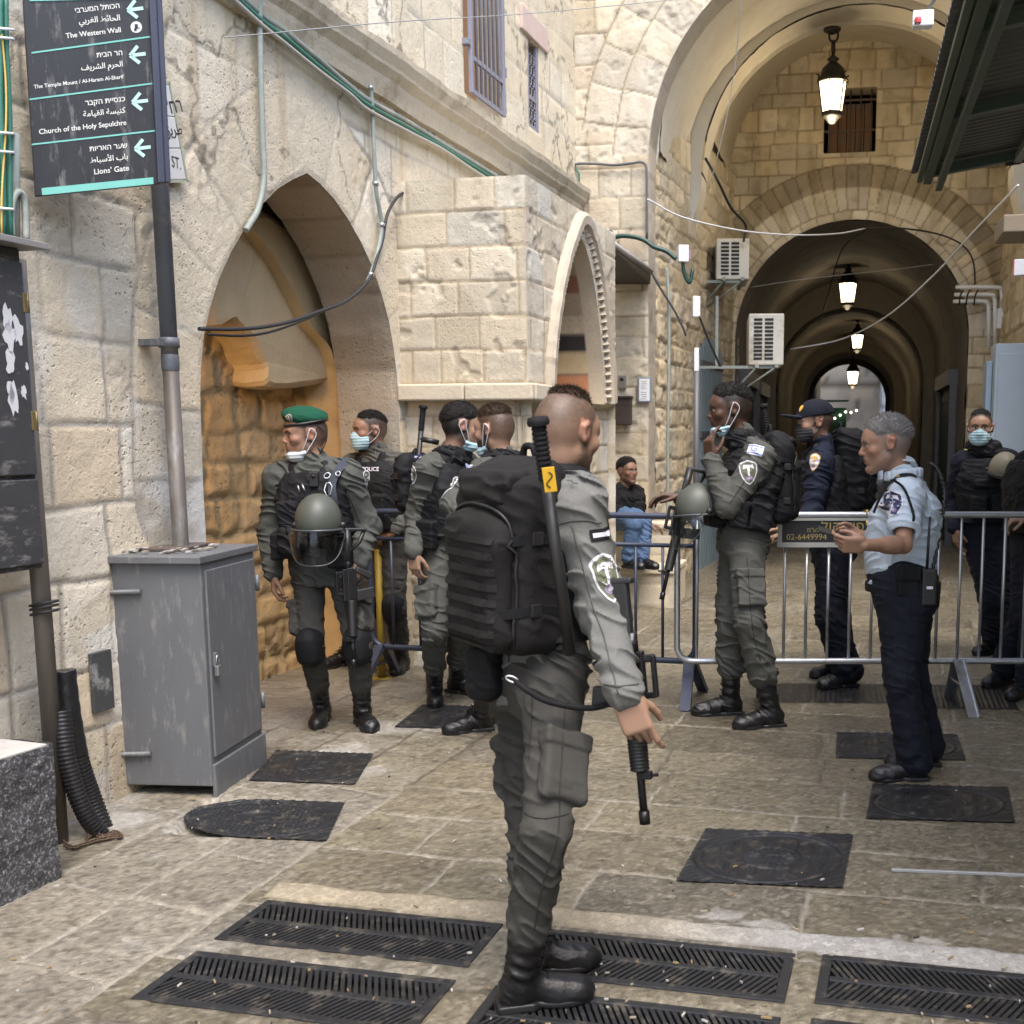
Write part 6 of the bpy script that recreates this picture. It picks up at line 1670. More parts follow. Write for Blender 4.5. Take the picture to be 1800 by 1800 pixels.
# ------------------------------------------------------------------ implicit surfaces -> meshes (naive surface nets)
class Vol:
    def __init__(s, lo, hi, vox):
        s.vox = vox; s.lo = np.asarray(lo, float) - 3 * vox; hi = np.asarray(hi, float) + 3 * vox
        s.n = np.ceil((hi - s.lo) / vox).astype(int) + 1
        s.D = np.full(s.n, 0.08, np.float32)
    def _sl(s, lo, hi):
        a = np.clip(np.floor((np.asarray(lo) - s.lo) / s.vox).astype(int), 0, s.n - 1)
        b = np.clip(np.ceil((np.asarray(hi) - s.lo) / s.vox).astype(int) + 1, 1, s.n)
        return a, b
    def grid(s, a, b):
        ax = [s.lo[k] + s.vox * np.arange(a[k], b[k]) for k in range(3)]
        return np.stack(np.meshgrid(*ax, indexing='ij'), -1)
    def op(s, prim, k=0.01, mode='u'):
        f, lo, hi = prim
        pad = k + 3 * s.vox
        a, b = s._sl(np.asarray(lo) - pad, np.asarray(hi) + pad)
        if np.any(b <= a): return s
        P = s.grid(a, b)
        d = f(P).astype(np.float32)
        S = tuple(slice(a[i], b[i]) for i in range(3))
        D = s.D[S]
        if mode == 'u':
            h = np.clip(0.5 + 0.5 * (D - d) / k, 0, 1); s.D[S] = D + (d - D) * h - k * h * (1 - h)
        elif mode == 's':
            h = np.clip(0.5 - 0.5 * (D + d) / k, 0, 1); s.D[S] = D + (-d - D) * h + k * h * (1 - h)
        elif mode == 'i':
            h = np.clip(0.5 - 0.5 * (D - d) / k, 0, 1); s.D[S] = D + (d - D) * h + k * h * (1 - h)
        return s
    def u(s, prim, k=0.01): return s.op(prim, k, 'u')
    def sub(s, prim, k=0.006): return s.op(prim, k, 's')
    def cut(s, f, k=0.004):
        """keep the part where f(P) < 0 (evaluated everywhere near the surface)"""
        a = np.zeros(3, int); P = s.grid(a, s.n); d = f(P).astype(np.float32)
        s.D = np.maximum(s.D, d); return s
    def noise(s, amp, sc, seed=0, stretch=(1, 1, 1), ridge=False, band=0.03):
        m = np.abs(s.D) < band
        I = np.argwhere(m); P = s.lo + I * s.vox
        q = P * np.array(stretch) / sc
        n = vn3(q[:, 0], q[:, 1], q[:, 2], seed) * 0.65 + vn3(q[:, 0] * 2.1 + 7, q[:, 1] * 2.1, q[:, 2] * 2.1, seed + 3) * 0.35
        if ridge: n = 1 - np.abs(2 * n - 1) * 1.6
        s.D[m] += (amp * 2 * (n - 0.5)).astype(np.float32); return s
    def warp_folds(s, amp, sc, seed=0, band=0.03):
        """cloth wrinkles: ridged noise sheared by a second noise"""
        m = np.abs(s.D) < band
        P = s.lo + np.argwhere(m) * s.vox
        w1 = vn3(P[:, 0] * 7, P[:, 1] * 7, P[:, 2] * 7, seed + 9) - 0.5
        q = P / sc; a = q[:, 2] * 1.5 + (q[:, 0] + q[:, 1]) * 0.55 + w1 * 2.6
        n = vn3(q[:, 0] * 0.55 + w1, q[:, 1] * 0.55 - w1, a, seed)
        r = 1 - np.abs(2 * n - 1); r = r * r * r
        mk = vn3(P[:, 0] * 4, P[:, 1] * 4, P[:, 2] * 4, seed + 21)
        s.D[m] -= (amp * 1.25 * (r - 0.25) * (0.25 + 1.3 * mk)).astype(np.float32); return s
    def mesh(s):
        D = s.D; ins = D < 0
        c = ins[:-1] .astype(np.int8) + ins[1:]
        c = c[:, :-1] + c[:, 1:]; c = c[:, :, :-1] + c[:, :, 1:]
        act = (c > 0) & (c < 8)
        idx = np.full(act.shape, -1, np.int64); I = np.argwhere(act); idx[act] = np.arange(len(I))
        acc = np.zeros((len(I), 3)); cnt = np.zeros(len(I))
        corner = [(x, y, z) for x in (0, 1) for y in (0, 1) for z in (0, 1)]
        val = {q: D[I[:, 0] + q[0], I[:, 1] + q[1], I[:, 2] + q[2]].astype(float) for q in corner}
        for q in corner:
            for ax in range(3):
                if q[ax] == 0:
                    r = list(q); r[ax] = 1; r = tuple(r)
                    a, b = val[q], val[r]; cr = (a < 0) != (b < 0)
                    t = np.where(cr, a / np.where(a == b, 1, a - b), 0)
                    p = np.tile(np.array(q, float), (len(I), 1)); p[:, ax] += t
                    acc += p * cr[:, None]; cnt += cr
        V = s.lo + (I + acc / np.maximum(cnt, 1)[:, None]) * s.vox
        quads = []
        for ax in range(3):
            o1, o2 = [(1, 2), (2, 0), (0, 1)][ax]
            a = ins.take(range(0, s.n[ax] - 1), ax); b = ins.take(range(1, s.n[ax]), ax)
            for flip in (False, True):
                ed = (a & ~b) if not flip else (~a & b)
                E = np.argwhere(ed)
                E = E[(E[:, o1] > 0) & (E[:, o2] > 0) & (E[:, o1] < act.shape[o1]) & (E[:, o2] < act.shape[o2])]
                def at_(d1, d2):
                    F_ = E.copy(); F_[:, o1] += d1; F_[:, o2] += d2; return idx[F_[:, 0], F_[:, 1], F_[:, 2]]
                q = np.stack([at_(-1, -1), at_(0, -1), at_(0, 0), at_(-1, 0)], 1)
                if flip: q = q[:, ::-1]
                quads.append(q[(q >= 0).all(1)])
        return V, np.concatenate(quads)

def _bb(pts, r):
    pts = np.asarray(pts); return pts.min(0) - r, pts.max(0) + r
def cone(a, b, ra, rb, folds=None, ph=0.0):
    a = np.asarray(a, float); b = np.asarray(b, float); e = b - a; l2 = e @ e + 1e-9
    x_ = nrm(np.cross(e, [0.31, 0.2, 0.93])); y_ = nrm(np.cross(e, x_))
    def f(P):
        q = P - a; t = np.clip((q @ e) / l2, 0, 1)
        w = q - t[..., None] * e
        r = ra + (rb - ra) * t
        if folds:
            th = np.arctan2(w @ y_, w @ x_)
            for (t0, wd, am, n) in folds:
                tt = t + 0.02 * np.sin(2 * th + ph) + 0.35 / n * np.sin(th + ph * 2)
                wv = np.sin(2 * np.pi * n * tt + ph + 0.8 * np.sin(3 * th + ph))
                r = r + am * np.exp(-((t - t0) / wd) ** 2) * wv * (0.6 + 0.4 * np.sin(th * 2 + ph * 3))
        return np.linalg.norm(w, axis=-1) - r
    lo, hi = _bb([a, b], max(ra, rb) + 0.01); return f, lo, hi
def ell(c, r, M=None):
    c = np.asarray(c, float); r = np.asarray(r, float) * np.ones(3); M = np.eye(3) if M is None else np.asarray(M)
    def f(P):
        q = (P - c) @ M / r; k = np.linalg.norm(q, axis=-1)
        g = np.linalg.norm(q / r, axis=-1) + 1e-9
        return np.where(k > 1e-6, k * (k - 1) / g, -r.min())
    return f, c - r.max(), c + r.max()
def rbox(c, h, M=None, r=0.01):
    c = np.asarray(c, float); h = np.asarray(h, float) - r; M = np.eye(3) if M is None else np.asarray(M)
    def f(P):
        q = np.abs((P - c) @ M) - h
        return np.linalg.norm(np.maximum(q, 0), axis=-1) + np.minimum(q.max(-1), 0) - r
    R_ = np.linalg.norm(h + r); return f, c - R_, c + R_
def loft(axis0, axis1, right, st, n=2.4, ext=0.0):
    """st: (t, half width, half depth, forward shift, side shift); elliptical tube from axis0 to axis1"""
    a = np.asarray(axis0, float); b = np.asarray(axis1, float); up = nrm(b - a); L = np.linalg.norm(b - a)
    r = nrm(np.asarray(right) - up * (np.asarray(right) @ up)); fw = np.cross(up, r)
    st = np.asarray([list(q) + [0] * (5 - len(q)) for q in st], float)
    def f(P):
        q = P - a; z = q @ up; t = z / L
        w = np.interp(t, st[:, 0], st[:, 1]); d = np.interp(t, st[:, 0], st[:, 2])
        x = q @ r - np.interp(t, st[:, 0], st[:, 4]); y = q @ fw - np.interp(t, st[:, 0], st[:, 3])
        k = (np.abs(x / w) ** n + np.abs(y / d) ** n) ** (1 / n)
        dd = (k - 1) * np.minimum(w, d)
        z0, z1 = st[0, 0] * L, st[-1, 0] * L
        cap = np.maximum(z0 - z, z - z1)
        return np.where(cap > 0, np.sqrt(np.maximum(dd, 0) ** 2 + cap ** 2), np.maximum(dd, cap))
    R_ = st[:, 1:3].max() + np.abs(st[:, 3:]).max()
    lo, hi = _bb([a + up * st[0, 0] * L, a + up * st[-1, 0] * L], R_ * 1.1); return f, lo, hi

def vol_obj(vol, name, m, parent, colfn=None):
    V, Q = vol.mesh()
    if len(V) == 0: V = np.zeros((3, 3)); Q = np.zeros((0, 4), int)
    c = colfn(V) if colfn is not None else None
    return link(name, mesh_np(name, V, Q, c), m, parent)

# ------------------------------------------------------------------ cloth, skin, leather
M_SKIN = {}
def skin_mat():
    if 'm' in M_SKIN: return M_SKIN['m']
    m = mat("skin", (0.5, 0.3, 0.2), 0.48, attr="Col", var=0.06, vscale=30, fine=0.05, bump=0.10, bscale=260, spec=0.4, rvar=0.06)
    b = m.node_tree.nodes["Principled BSDF"]
    b.inputs["Subsurface Weight"].default_value = 0.06; b.inputs["Subsurface Radius"].default_value = (0.012, 0.005, 0.003); b.inputs["Subsurface Scale"].default_value = 0.5
    M_SKIN['m'] = m; return m
cloth = lambda n, c, rough=0.85, **k: mat(n, c, rough, var=k.pop('var', 0.14), vscale=k.pop('vscale', 9), fine=0.06, bump=k.pop('bump', 0.35), bscale=k.pop('bscale', 55), spec=0.25, sheen=0.0, **k)
C_OLIVE = cloth("olive_grey_cloth", (0.070, 0.0715, 0.064))
C_OLIVE2 = cloth("olive_grey_jacket", (0.066, 0.070, 0.0625))
C_GREYOL = cloth("pale_olive_grey_cloth", (0.142, 0.144, 0.137))
C_TROUS = cloth("dark_olive_trousers", (0.048, 0.047, 0.043))
C_BLACK = cloth("black_nylon", (0.0075, 0.008, 0.0095), 0.72, var=0.3)
C_BLACK2 = cloth("charcoal_canvas", (0.0115, 0.0108, 0.0108), 0.8, var=0.25)
C_WEB = cloth("worn_webbing", (0.016, 0.0155, 0.0155), 0.7)
C_NAVY = cloth("navy_cloth", (0.008, 0.0095, 0.017), 0.85)
C_NAVYJ = cloth("navy_jacket_cloth", (0.011, 0.015, 0.030), 0.8)
C_BLUE = cloth("light_blue_shirt_cloth", (0.47, 0.545, 0.625), 0.8, var=0.07, bump=0.2)
C_JEANS = cloth("blue_denim", (0.07, 0.12, 0.21), 0.85, var=0.25)
C_TSHIRT = cloth("black_cotton", (0.008, 0.008, 0.009), 0.9)
C_BERET = cloth("green_felt", (0.007, 0.062, 0.034), 0.9, var=0.2)
C_LEATH = mat("black_leather", (0.008, 0.008, 0.009), 0.38, var=0.3, bump=0.25, bscale=70)
C_MASK = mat("blue_mask_cloth", (0.34, 0.50, 0.56), 0.8, var=0.06, bump=0.1)
C_MASKW = mat("white_mask_cloth", (0.48, 0.52, 0.54), 0.8, var=0.06, bump=0.1)
C_MASKB = mat("black_mask_cloth", (0.02, 0.02, 0.022), 0.8, var=0.06)
C_HAIR = {k: mat(k + "_hair", c, 0.6, var=0.35, vscale=25, bump=0.6, bscale=220, spec=0.3) for k, c in
          {"black": (0.012, 0.010, 0.009), "brown": (0.060, 0.037, 0.022), "grey": (0.215, 0.207, 0.202), "dark": (0.02, 0.015, 0.012)}.items()}
C_PLAST = mat("matt_black_polymer", (0.014, 0.014, 0.015), 0.45, var=0.2, bump=0.06)
C_GUN = mat("gun_metal", (0.020, 0.020, 0.022), 0.36, 0.6, var=0.25, dirt=(0.10, 0.10, 0.105), damt=0.24, dscale=25)
C_HELM = mat("olive_helmet_paint", (0.066, 0.072, 0.059), 0.5, var=0.12, bump=0.06, bscale=120)
C_VISOR = bpy.data.materials.new("clear_visor"); C_VISOR.use_nodes = True
def _visor():
    t = C_VISOR.node_tree; t.nodes.clear(); N = t.nodes.new; L = t.links.new
    o_ = N("ShaderNodeOutputMaterial"); mx = N("ShaderNodeMixShader"); tr = N("ShaderNodeBsdfTransparent"); gl = N("ShaderNodeBsdfGlossy"); fr = N("ShaderNodeLayerWeight"); ns = N("ShaderNodeTexNoise"); ma = N("ShaderNodeMath")
    tr.inputs[0].default_value = (.80, .82, .82, 1); gl.inputs["Roughness"].default_value = .12; gl.inputs[0].default_value = (.8, .82, .84, 1); fr.inputs[0].default_value = .30; ns.inputs["Scale"].default_value = 9
    ma.operation = 'MULTIPLY_ADD'; L(ns.outputs[0], ma.inputs[0]); ma.inputs[1].default_value = .10; L(fr.outputs["Facing"], ma.inputs[2]); m2 = N("ShaderNodeMath"); m2.operation = 'MULTIPLY'; L(ma.outputs[0], m2.inputs[0]); m2.inputs[1].default_value = .55
    L(m2.outputs[0], mx.inputs[0]); L(tr.outputs[0], mx.inputs[1]); L(gl.outputs[0], mx.inputs[2]); L(mx.outputs[0], o_.inputs[0])
_visor()

# ------------------------------------------------------------------ figure
def dirphi(phi, tilt=0.0):
    """phi 0 looks at the lens, +90 to the left of the picture, -90 to the right, 180 away"""
    v = -HEAD * math.cos(R(phi)) - RGT * math.sin(R(phi))
    return nrm(v * math.cos(R(tilt)) + np.array([0, 0, math.sin(R(tilt))]))

class Fig:
    def __init__(s, Z, height=1.78): s.Z = Z; s.J = {}; s.k = height / 1.78
    def P(s, px, py, dz=0.0): return at(px, py, s.Z + dz)
    def set(s, n, px, py, dz=0.0): s.J[n] = at(px, py, s.Z + dz); return s
    def bone(s, n, par, px, py, L, sgn=1):
        """joint on the line of sight of a pixel at a given distance from its parent"""
        L = L * s.k; p = s.J[par]; d = ray(px, py); d = d / np.linalg.norm(d); q = p - CAM
        b = q @ d; disc = b * b - (q @ q - L * L)
        if disc >= 0: x = CAM + d * (b + sgn * math.sqrt(disc))
        else:
            x = CAM + d * b; x = p + nrm(x - p) * L
        s.J[n] = x; return s
    def foot(s, side, hx, hy, tx, ty):
        """heel and toe pixels on the ground"""
        s.J['heel' + side] = gnd(hx, hy); s.J['toe' + side] = gnd(tx, ty)
        h, t = s.J['heel' + side], s.J['toe' + side]; d = nrm(t - h)
        s.J['toe' + side] = h + d * 0.27 * s.k
        s.J['an' + side] = h + d * 0.055 * s.k + np.array([0, 0, 0.095 * s.k]); return s

def hand_prims(w, d, pn, side, curl, spread=0.0, thumb=(0.7, 0.5), sc=1.0, curls=None):
    """w wrist, d towards the knuckles, pn out of the palm, side +1 when the thumb lies at cross(d, pn)"""
    d = nrm(d); pn = nrm(pn - d * (np.asarray(pn) @ d)); x = np.cross(d, pn) * side      # towards the thumb
    M = np.stack([x, d, pn], 1); out = []
    c = w + d * 0.050 * sc
    out.append((rbox(c, np.array([0.040, 0.048, 0.0135]) * sc, M, 0.012 * sc), 0.006))
    out.append((ell(w + d * 0.03 * sc + x * 0.022 * sc + pn * 0.006 * sc, np.array([0.022, 0.036, 0.017]) * sc, M), 0.01))
    L = [(0.044, 0.027, 0.021), (0.048, 0.030, 0.022), (0.045, 0.028, 0.021), (0.035, 0.021, 0.018)]
    for i in range(4):
        k = w + d * (0.094 - 0.004 * abs(i - 1)) * sc + x * (0.031 - 0.0205 * i) * sc
        a = 0.0; p = k
        cu = curls[i] if curls else [c_ * (1 + 0.06 * i) for c_ in curl]
        fan = x * (0.045 - 0.03 * i) * (1 + spread * 3)
        r0 = (0.0092, 0.0095, 0.0090, 0.0080)[i] * sc
        for j in range(3):
            a += cu[j]
            dd = nrm(d * math.cos(a) + pn * math.sin(a) + fan * math.cos(a))
            q = p + dd * L[i][j] * sc
            out.append((cone(p, q, r0 * (1 - 0.08 * j), r0 * (0.92 - 0.1 * j)), 0.003)); p = q
    p = w + d * 0.022 * sc + x * 0.030 * sc + pn * 0.006 * sc
    t1 = nrm(d * 0.80 + x * (0.62 - 0.5 * thumb[1]) + pn * (0.30 + thumb[0] * 0.6)); q = p + t1 * 0.042 * sc
    out.append((cone(p, q, 0.0135 * sc, 0.0112 * sc), 0.006))
    t2 = nrm(t1 + d * 0.35 - x * 0.45 * thumb[1] + pn * 0.25 * thumb[0]); q2 = q + t2 * 0.030 * sc
    out.append((cone(q, q2, 0.0110 * sc, 0.0100 * sc), 0.003))
    t3 = nrm(t2 + d * 0.2 - x * 0.4 * thumb[1]); out.append((cone(q2, q2 + t3 * 0.024 * sc, 0.0100 * sc, 0.0082 * sc), 0.003))
    return out

def head_frame(c, face, roll=0.0):
    fw = nrm(face); r = nrm(np.cross(fw, [0, 0, 1.0])); u = np.cross(r, fw)
    if roll: r, u = r * math.cos(R(roll)) + u * math.sin(R(roll)), u * math.cos(R(roll)) - r * math.sin(R(roll))
    return np.stack([r, fw, u], 1), np.asarray(c, float)

def head_prims(H, c, s, brow=1.0, nose=1.0, jaw=1.0):
    W = lambda x, y, z: c + H @ (np.array([x, y, z]) * s)
    E = lambda p, r, k=0.02: (ell(W(*p), np.array(r) * s, H), k)
    C = lambda a, b, ra, rb, k=0.01: (cone(W(*a), W(*b), ra * s, rb * s), k)
    add = [E((0, -.012, .032), (.0755, .097, .086)), E((0, -.035, .0), (.068, .070, .070), .03), E((0, .036, -.030), (.060, .056, .078), .03),
           C((-.048, .004, -.058), (-.012, .070, -.098), .019 * jaw, .018, .03), C((.048, .004, -.058), (.012, .070, -.098), .019 * jaw, .018, .03), E((0, .074, -.098), (.022, .020, .019), .018),
           E((0, .055, .030), (.060, .038, .040), .02),
           C((-.038, .077, .018), (-.010, .086, .022), .0105 * brow, .0095 * brow, .014), C((.038, .077, .018), (.010, .086, .022), .0105 * brow, .0095 * brow, .014),
           E((-.044, .060, -.022), (.022, .022, .020), .018), E((.044, .060, -.022), (.022, .022, .020), .018),
           C((0, .084, .012), (0, .104 * (0.5 + 0.5 * nose), -.024), .0080, .0095, .010), E((0, .103 * (0.5 + 0.5 * nose), -.029), (.0105, .011, .009), .006),
           E((-.0120, .093, -.033), (.0075, .010, .0070), .006), E((.0120, .093, -.033), (.0075, .010, .0070), .006),
           E((0, .080, -.060), (.030, .020, .024), .014),
           C((-.019, .0855, -.0590), (.019, .0855, -.0590), .0060, .0060, .006), C((-.016, .0855, -.0700), (.016, .0855, -.0700), .0070, .0070, .006)]
    sub = [E((-.031, .098, .000), (.0185, .018, .0125), .010), E((.031, .098, .000), (.0185, .018, .0125), .010),
           C((-.023, .0965, -.0642), (.023, .0965, -.0642), .0036, .0036, .004), C((-.02, .094, -.083), (.02, .094, -.083), .004, .004, .012)]
    eyes = [E((-.0315, .0755, .000), (.0128, .0128, .0125), .003), E((.0315, .0755, .000), (.0128, .0128, .0125), .003)]
    lids = [C((-.044, .080, .0075), (-.018, .086, .0080), .0042, .0042, .004), C((.044, .080, .0075), (.018, .086, .0080), .0042, .0042, .004)]
    ears = []
    esub = []
    for q in (-1, 1):
        ears += [C((q * .077, -.006, .024), (q * .083, -.024, .010), .0075, .008, .005), C((q * .083, -.024, .012), (q * .080, -.014, -.024), .0085, .0075, .005), C((q * .074, -.002, .018), (q * .074, .000, -.022), .0085, .0085, .006), E((q * .0765, -.008, -.002), (.008, .018, .026), .006)]
        esub += [E((q * .090, -.010, .000), (.0095, .010, .015), .005)]
    return add, sub, eyes + lids, ears, esub

def skin_colour(V, H, c, s, o):
    """albedo of the skin: lips, brows, beard growth, shaved sides, eyes"""
    q = (V - c) @ H / s
    x, y, z = q[:, 0], q[:, 1], q[:, 2]; ax = np.abs(x)
    base = np.array(o['skin']); C = np.tile(base, (len(V), 1))
    n = vn3(V[:, 0] * 60, V[:, 1] * 60, V[:, 2] * 60, 3); nf = vn3(V[:, 0] * 260, V[:, 1] * 260, V[:, 2] * 260, 4)
    C = C * (0.93 + 0.14 * n)[:, None]
    inh = (z > -.14) & (np.hypot(x, y) < .15) & (z < .15)
    red = np.exp(-((y - .1) / .03) ** 2 - ((z + .028) / .016) ** 2 - (x / .016) ** 2) + 0.8 * np.exp(-((ax - .045) / .02) ** 2 - ((y - .07) / .03) ** 2 - ((z + .022) / .02) ** 2) + 0.9 * (ax > .074) * (np.abs(z) < .04) * (y < .02)
    C = mix(C, base * np.array([1.12, .72, .68]), np.clip(red * 0.5, 0, 0.6) * inh)
    hc = np.array(o.get('haircol', (0.02, .015, .012)))
    # beard growth
    bz = sstep(-.030 - .25 * np.maximum(0, .05 - y), -.052 - .25 * np.maximum(0, .05 - y), z) * sstep(-.02, .015, y) * sstep(-.15, -.115, z)
    must = np.exp(-((z + .050) / .006) ** 2) * (ax < .026) * (y > .07)
    side = sstep(-.02, .0, y) * sstep(.035, .015, y) * sstep(.045, .015, z) * (z > -.07) * (ax > .05)
    lipz = ((z < -.052) & (z > -.078) & (ax < .022) & (y > .075))
    bd = np.maximum(np.maximum(bz, must), side) * ~lipz * inh
    C = mix(C, hc, np.clip(bd * o.get('beard', 0.0) * (0.75 + 0.5 * nf), 0, 1))
    C = mix(C, base * np.array([0.86, .52, .48]), lipz * np.exp(-(x / .019) ** 4) * 0.75 * inh)
    # brows, lashes
    br = np.exp(-((z - (.0215 - 22 * (ax - .030) ** 2)) / .0052) ** 4) * (ax > .011) * (ax < .050) * (y > .05)
    C = mix(C, hc * 0.8, np.clip(br * 0.9, 0, 1) * inh)
    ey = (y > .07) & inh
    slit = ey & (np.abs(z) < .0062 - 14 * (ax - .0315) ** 2) & (np.abs(ax - .0315) < .0145)
    C[slit] = np.array([0.50, 0.47, 0.45])
    gx = o.get('gaze', 0.0)
    iris = slit & (np.hypot(x - np.sign(x) * .0315 - gx, z) < .0062); C[iris] = np.array([0.03, .018, .012])
    lash = ey & ~slit & (z > 0) & (np.abs(z - .0075) < .003) & (np.abs(ax - .031) < .016); C[lash] = C[lash] * 0.30
    # shaved sides of the head
    fade = o.get('fade', None)
    if fade is not None:
        lo, hi, amt = fade
        scalp = sstep(lo, hi, z - 0.30 * np.maximum(y - .02, 0) + 0.10 * np.maximum(-y, 0)) * sstep(.014, -.010, y - .020 - .95 * np.maximum(z - .028, 0)) * inh
        earm = (ax > .073) & (np.abs(z) < .034) & (y < .014) & (y > -.036)
        C = mix(C, hc * 1.15, np.clip(scalp * amt * (0.80 + 0.4 * nf) * ~earm, 0, 1))
    return np.clip(C, 0, 1)

def build_person(label, J, o):
    """J: joints in world space; o: options. Returns root Empty, dict of clothing objects"""
    k = o.get('k', 1.0); vox = o.get('vox', 0.006)
    Jn = {a: np.asarray(b, float) for a, b in J.items()}
    base = np.mean([Jn[q] for q in ('heelL', 'heelR') if q in Jn], 0)
    root = empty("person", (base[0], base[1], o.get('z', 0.0)), label, "person", o.get('group'))
    sh = (Jn['shL'] + Jn['shR']) / 2; hp = (Jn['hipL'] + Jn['hipR']) / 2
    right = nrm(Jn['shR'] - Jn['shL']); hr = nrm(Jn['hipR'] - Jn['hipL'])
    up = nrm(sh - hp); fwd = np.cross(up, right)
    H, hc = head_frame(Jn['head'], o['face'], o.get('roll', 0)); hs = o.get('hs', 1.0) * k
    allp = np.array(list(Jn.values())); lo = allp.min(0) - 0.16; hi = allp.max(0) + 0.16
    neck = Jn.get('neck', sh + up * 0.05 * k)
    fat = o.get('fat', 1.0); tw = o.get('tw', 1.0)
    shw = np.linalg.norm(Jn['shR'] - Jn['shL']) / 2
    a0 = hp - up * 0.06 * k; a1 = sh + up * 0.06 * k; Lt = np.linalg.norm(a1 - a0)
    belly = o.get('belly', 0.0)
    T = lambda g: [(0.0, (.150 + g) * k * tw, (.105 + g) * k * fat, -.012), (0.16, (.158 + g) * k * tw, (.110 + g) * k * fat, -0.005 + belly * .4), (0.34, (.140 + g) * k * tw, (.098 + g + belly * .5) * k * fat, 0.0 + belly * .6), (0.55, (.152 + g) * k * tw, (.108 + g + belly * .3) * k * fat, .004 + belly * .3),
                   (0.74, (.168 + g) * k * tw, (.114 + g) * k * fat, .0), (0.86, (.150 + g) * k * tw, (.095 + g) * k * fat, -.012), (0.94, (.105 + g) * k, (.072 + g) * k, -.020), (1.0, (.062 + g) * k, (.058 + g) * k, -.02)]
    TO = lambda g: loft(a0, a1, right, T(g))
    # ---- skin
    b = Vol(lo, hi, vox)
    b.u(TO(-0.022), 0.03)
    for sd in 'LR':
        b.u(cone(Jn['sh' + sd], Jn['el' + sd], .046 * k, .038 * k), .03); b.u(cone(Jn['el' + sd], Jn['wr' + sd], .039 * k, .0265 * k), .015)
        b.u(cone(Jn['el' + sd] + (Jn['wr' + sd] - Jn['el' + sd]) * .25, Jn['el' + sd] + (Jn['wr' + sd] - Jn['el' + sd]) * .45, .041 * k, .037 * k), .02)
        b.u(cone(Jn['hip' + sd], Jn['kn' + sd], .075 * k, .05 * k), .03); b.u(cone(Jn['kn' + sd], Jn['an' + sd], .05 * k, .036 * k), .02)
        b.u(cone(Jn['an' + sd] - [0, 0, .04 * k], Jn['toe' + sd] - (Jn['toe' + sd] - Jn['heel' + sd]) * .2 + [0, 0, .035 * k], .032 * k, .028 * k), .02)
        b.u(cone(nrm(Jn['sh' + sd] - neck) * .03 + neck, Jn['sh' + sd] + up * .005, .052 * k, .048 * k), .03)
        hd = o.get('hand' + sd)
        if hd is not None:
            for pr, kk in hand_prims(Jn['wr' + sd], hd['d'], hd['pn'], hd.get('side', 1), hd.get('curl', (0.35, 0.5, 0.35)), hd.get('spread', 0), hd.get('thumb', (.3, .3)), hd.get('sc', 1.0) * k, hd.get('curls')): b.u(pr, kk)
    b.u(cone(neck, hc + H @ (np.array([0, -.022, -.070]) * hs), .060 * k, .056 * k), .03)
    add, sub, ey, ears, esub = head_prims(H, hc, hs, o.get('brow', 1.0), o.get('nose', 1.0), o.get('jaw', 1.0))
    for pr, kk in add: b.u(pr, kk * hs)
    for pr, kk in sub: b.sub(pr, kk * hs)
    for pr, kk in ey: b.u(pr, kk * hs)
    for pr, kk in ears: b.u(pr, kk * hs)
    for pr, kk in esub: b.sub(pr, kk * hs)
    vol_obj(b, "body", skin_mat(), root, lambda V: skin_colour(V, H, hc, hs, o))
    G = {}
    def garment(name, m, bld, v=None, folds=0.006, sc=0.05, seed=1):
        g = Vol(lo, hi, v or vox); bld(g)
        if folds: g.warp_folds(folds, sc, seed)
        G[name] = vol_obj(g, name, m, root); return G[name]
    sd0 = o.get('seed', 1)
    # ---- hair
    if 'hair' in o:
        hm, hz, hy, th = o['hair']                    # material, hairline height, front limit, thickness
        g = Vol(hc - .16, hc + .17, min(vox, 0.005))
        W = lambda x, y, z: hc + H @ (np.array([x, y, z]) * hs)
        g.u(ell(W(0, -.012, .032), np.array([.0755 + th, .097 + th, .086 + th]) * hs, H), .02); g.u(ell(W(0, -.035, .0), (np.array([.068, .070, .070]) + th) * hs, H), .03)
        if o.get('hair_top', 0): g.u(ell(W(0, .01, .075 + o['hair_top']), np.array([.058, .085, .045]) * hs, H), .03)
        g.noise(0.0050, 0.010, 5)
        def cutf(P):
            q = (P - hc) @ H / hs; x, y, z = q[..., 0], q[..., 1], q[..., 2]
            line = hz + 0.55 * np.maximum(y - hy, 0) * 2.2 - o.get('nape', 0.35) * np.maximum(-y - .02, 0) 
            earcut = 0.004 * np.exp(-((y + .01) / .024) ** 2) * (np.abs(x) > .04)
            return line + earcut - z
        m_ = np.abs(g.D) < .03; Pm = g.lo + np.argwhere(m_) * g.vox
        jag = .010 * (vn3(Pm[:, 0] * 90, Pm[:, 1] * 90, Pm[:, 2] * 90, 6) - .5)
        g.D[m_] += ((th + .009) * (1 - sstep(.0, .055, -cutf(Pm) + jag))).astype(np.float32)
        g.cut(lambda P: cutf(P) - .006)
        Vh, Qh = g.mesh(); rs_ = np.random.RandomState(sd0 + 5)
        nS = 7000 if vox < .007 else 2500
        qi = Qh[rs_.randint(0, len(Qh), nS)]; wq = rs_.dirichlet(np.ones(4), nS)[:, :, None]; pc_ = (Vh[qi] * wq).sum(1)
        nn = np.cross(Vh[qi[:, 1]] - Vh[qi[:, 0]], Vh[qi[:, 3]] - Vh[qi[:, 0]]); nn /= np.linalg.norm(nn, axis=1)[:, None] + 1e-9
        back = -H[:, 1] * .7 + H[:, 2] * .05; dr_ = nn * .75 + back * .65 + rs_.normal(0, .28, (nS, 3)); dr_ /= np.linalg.norm(dr_, axis=1)[:, None]
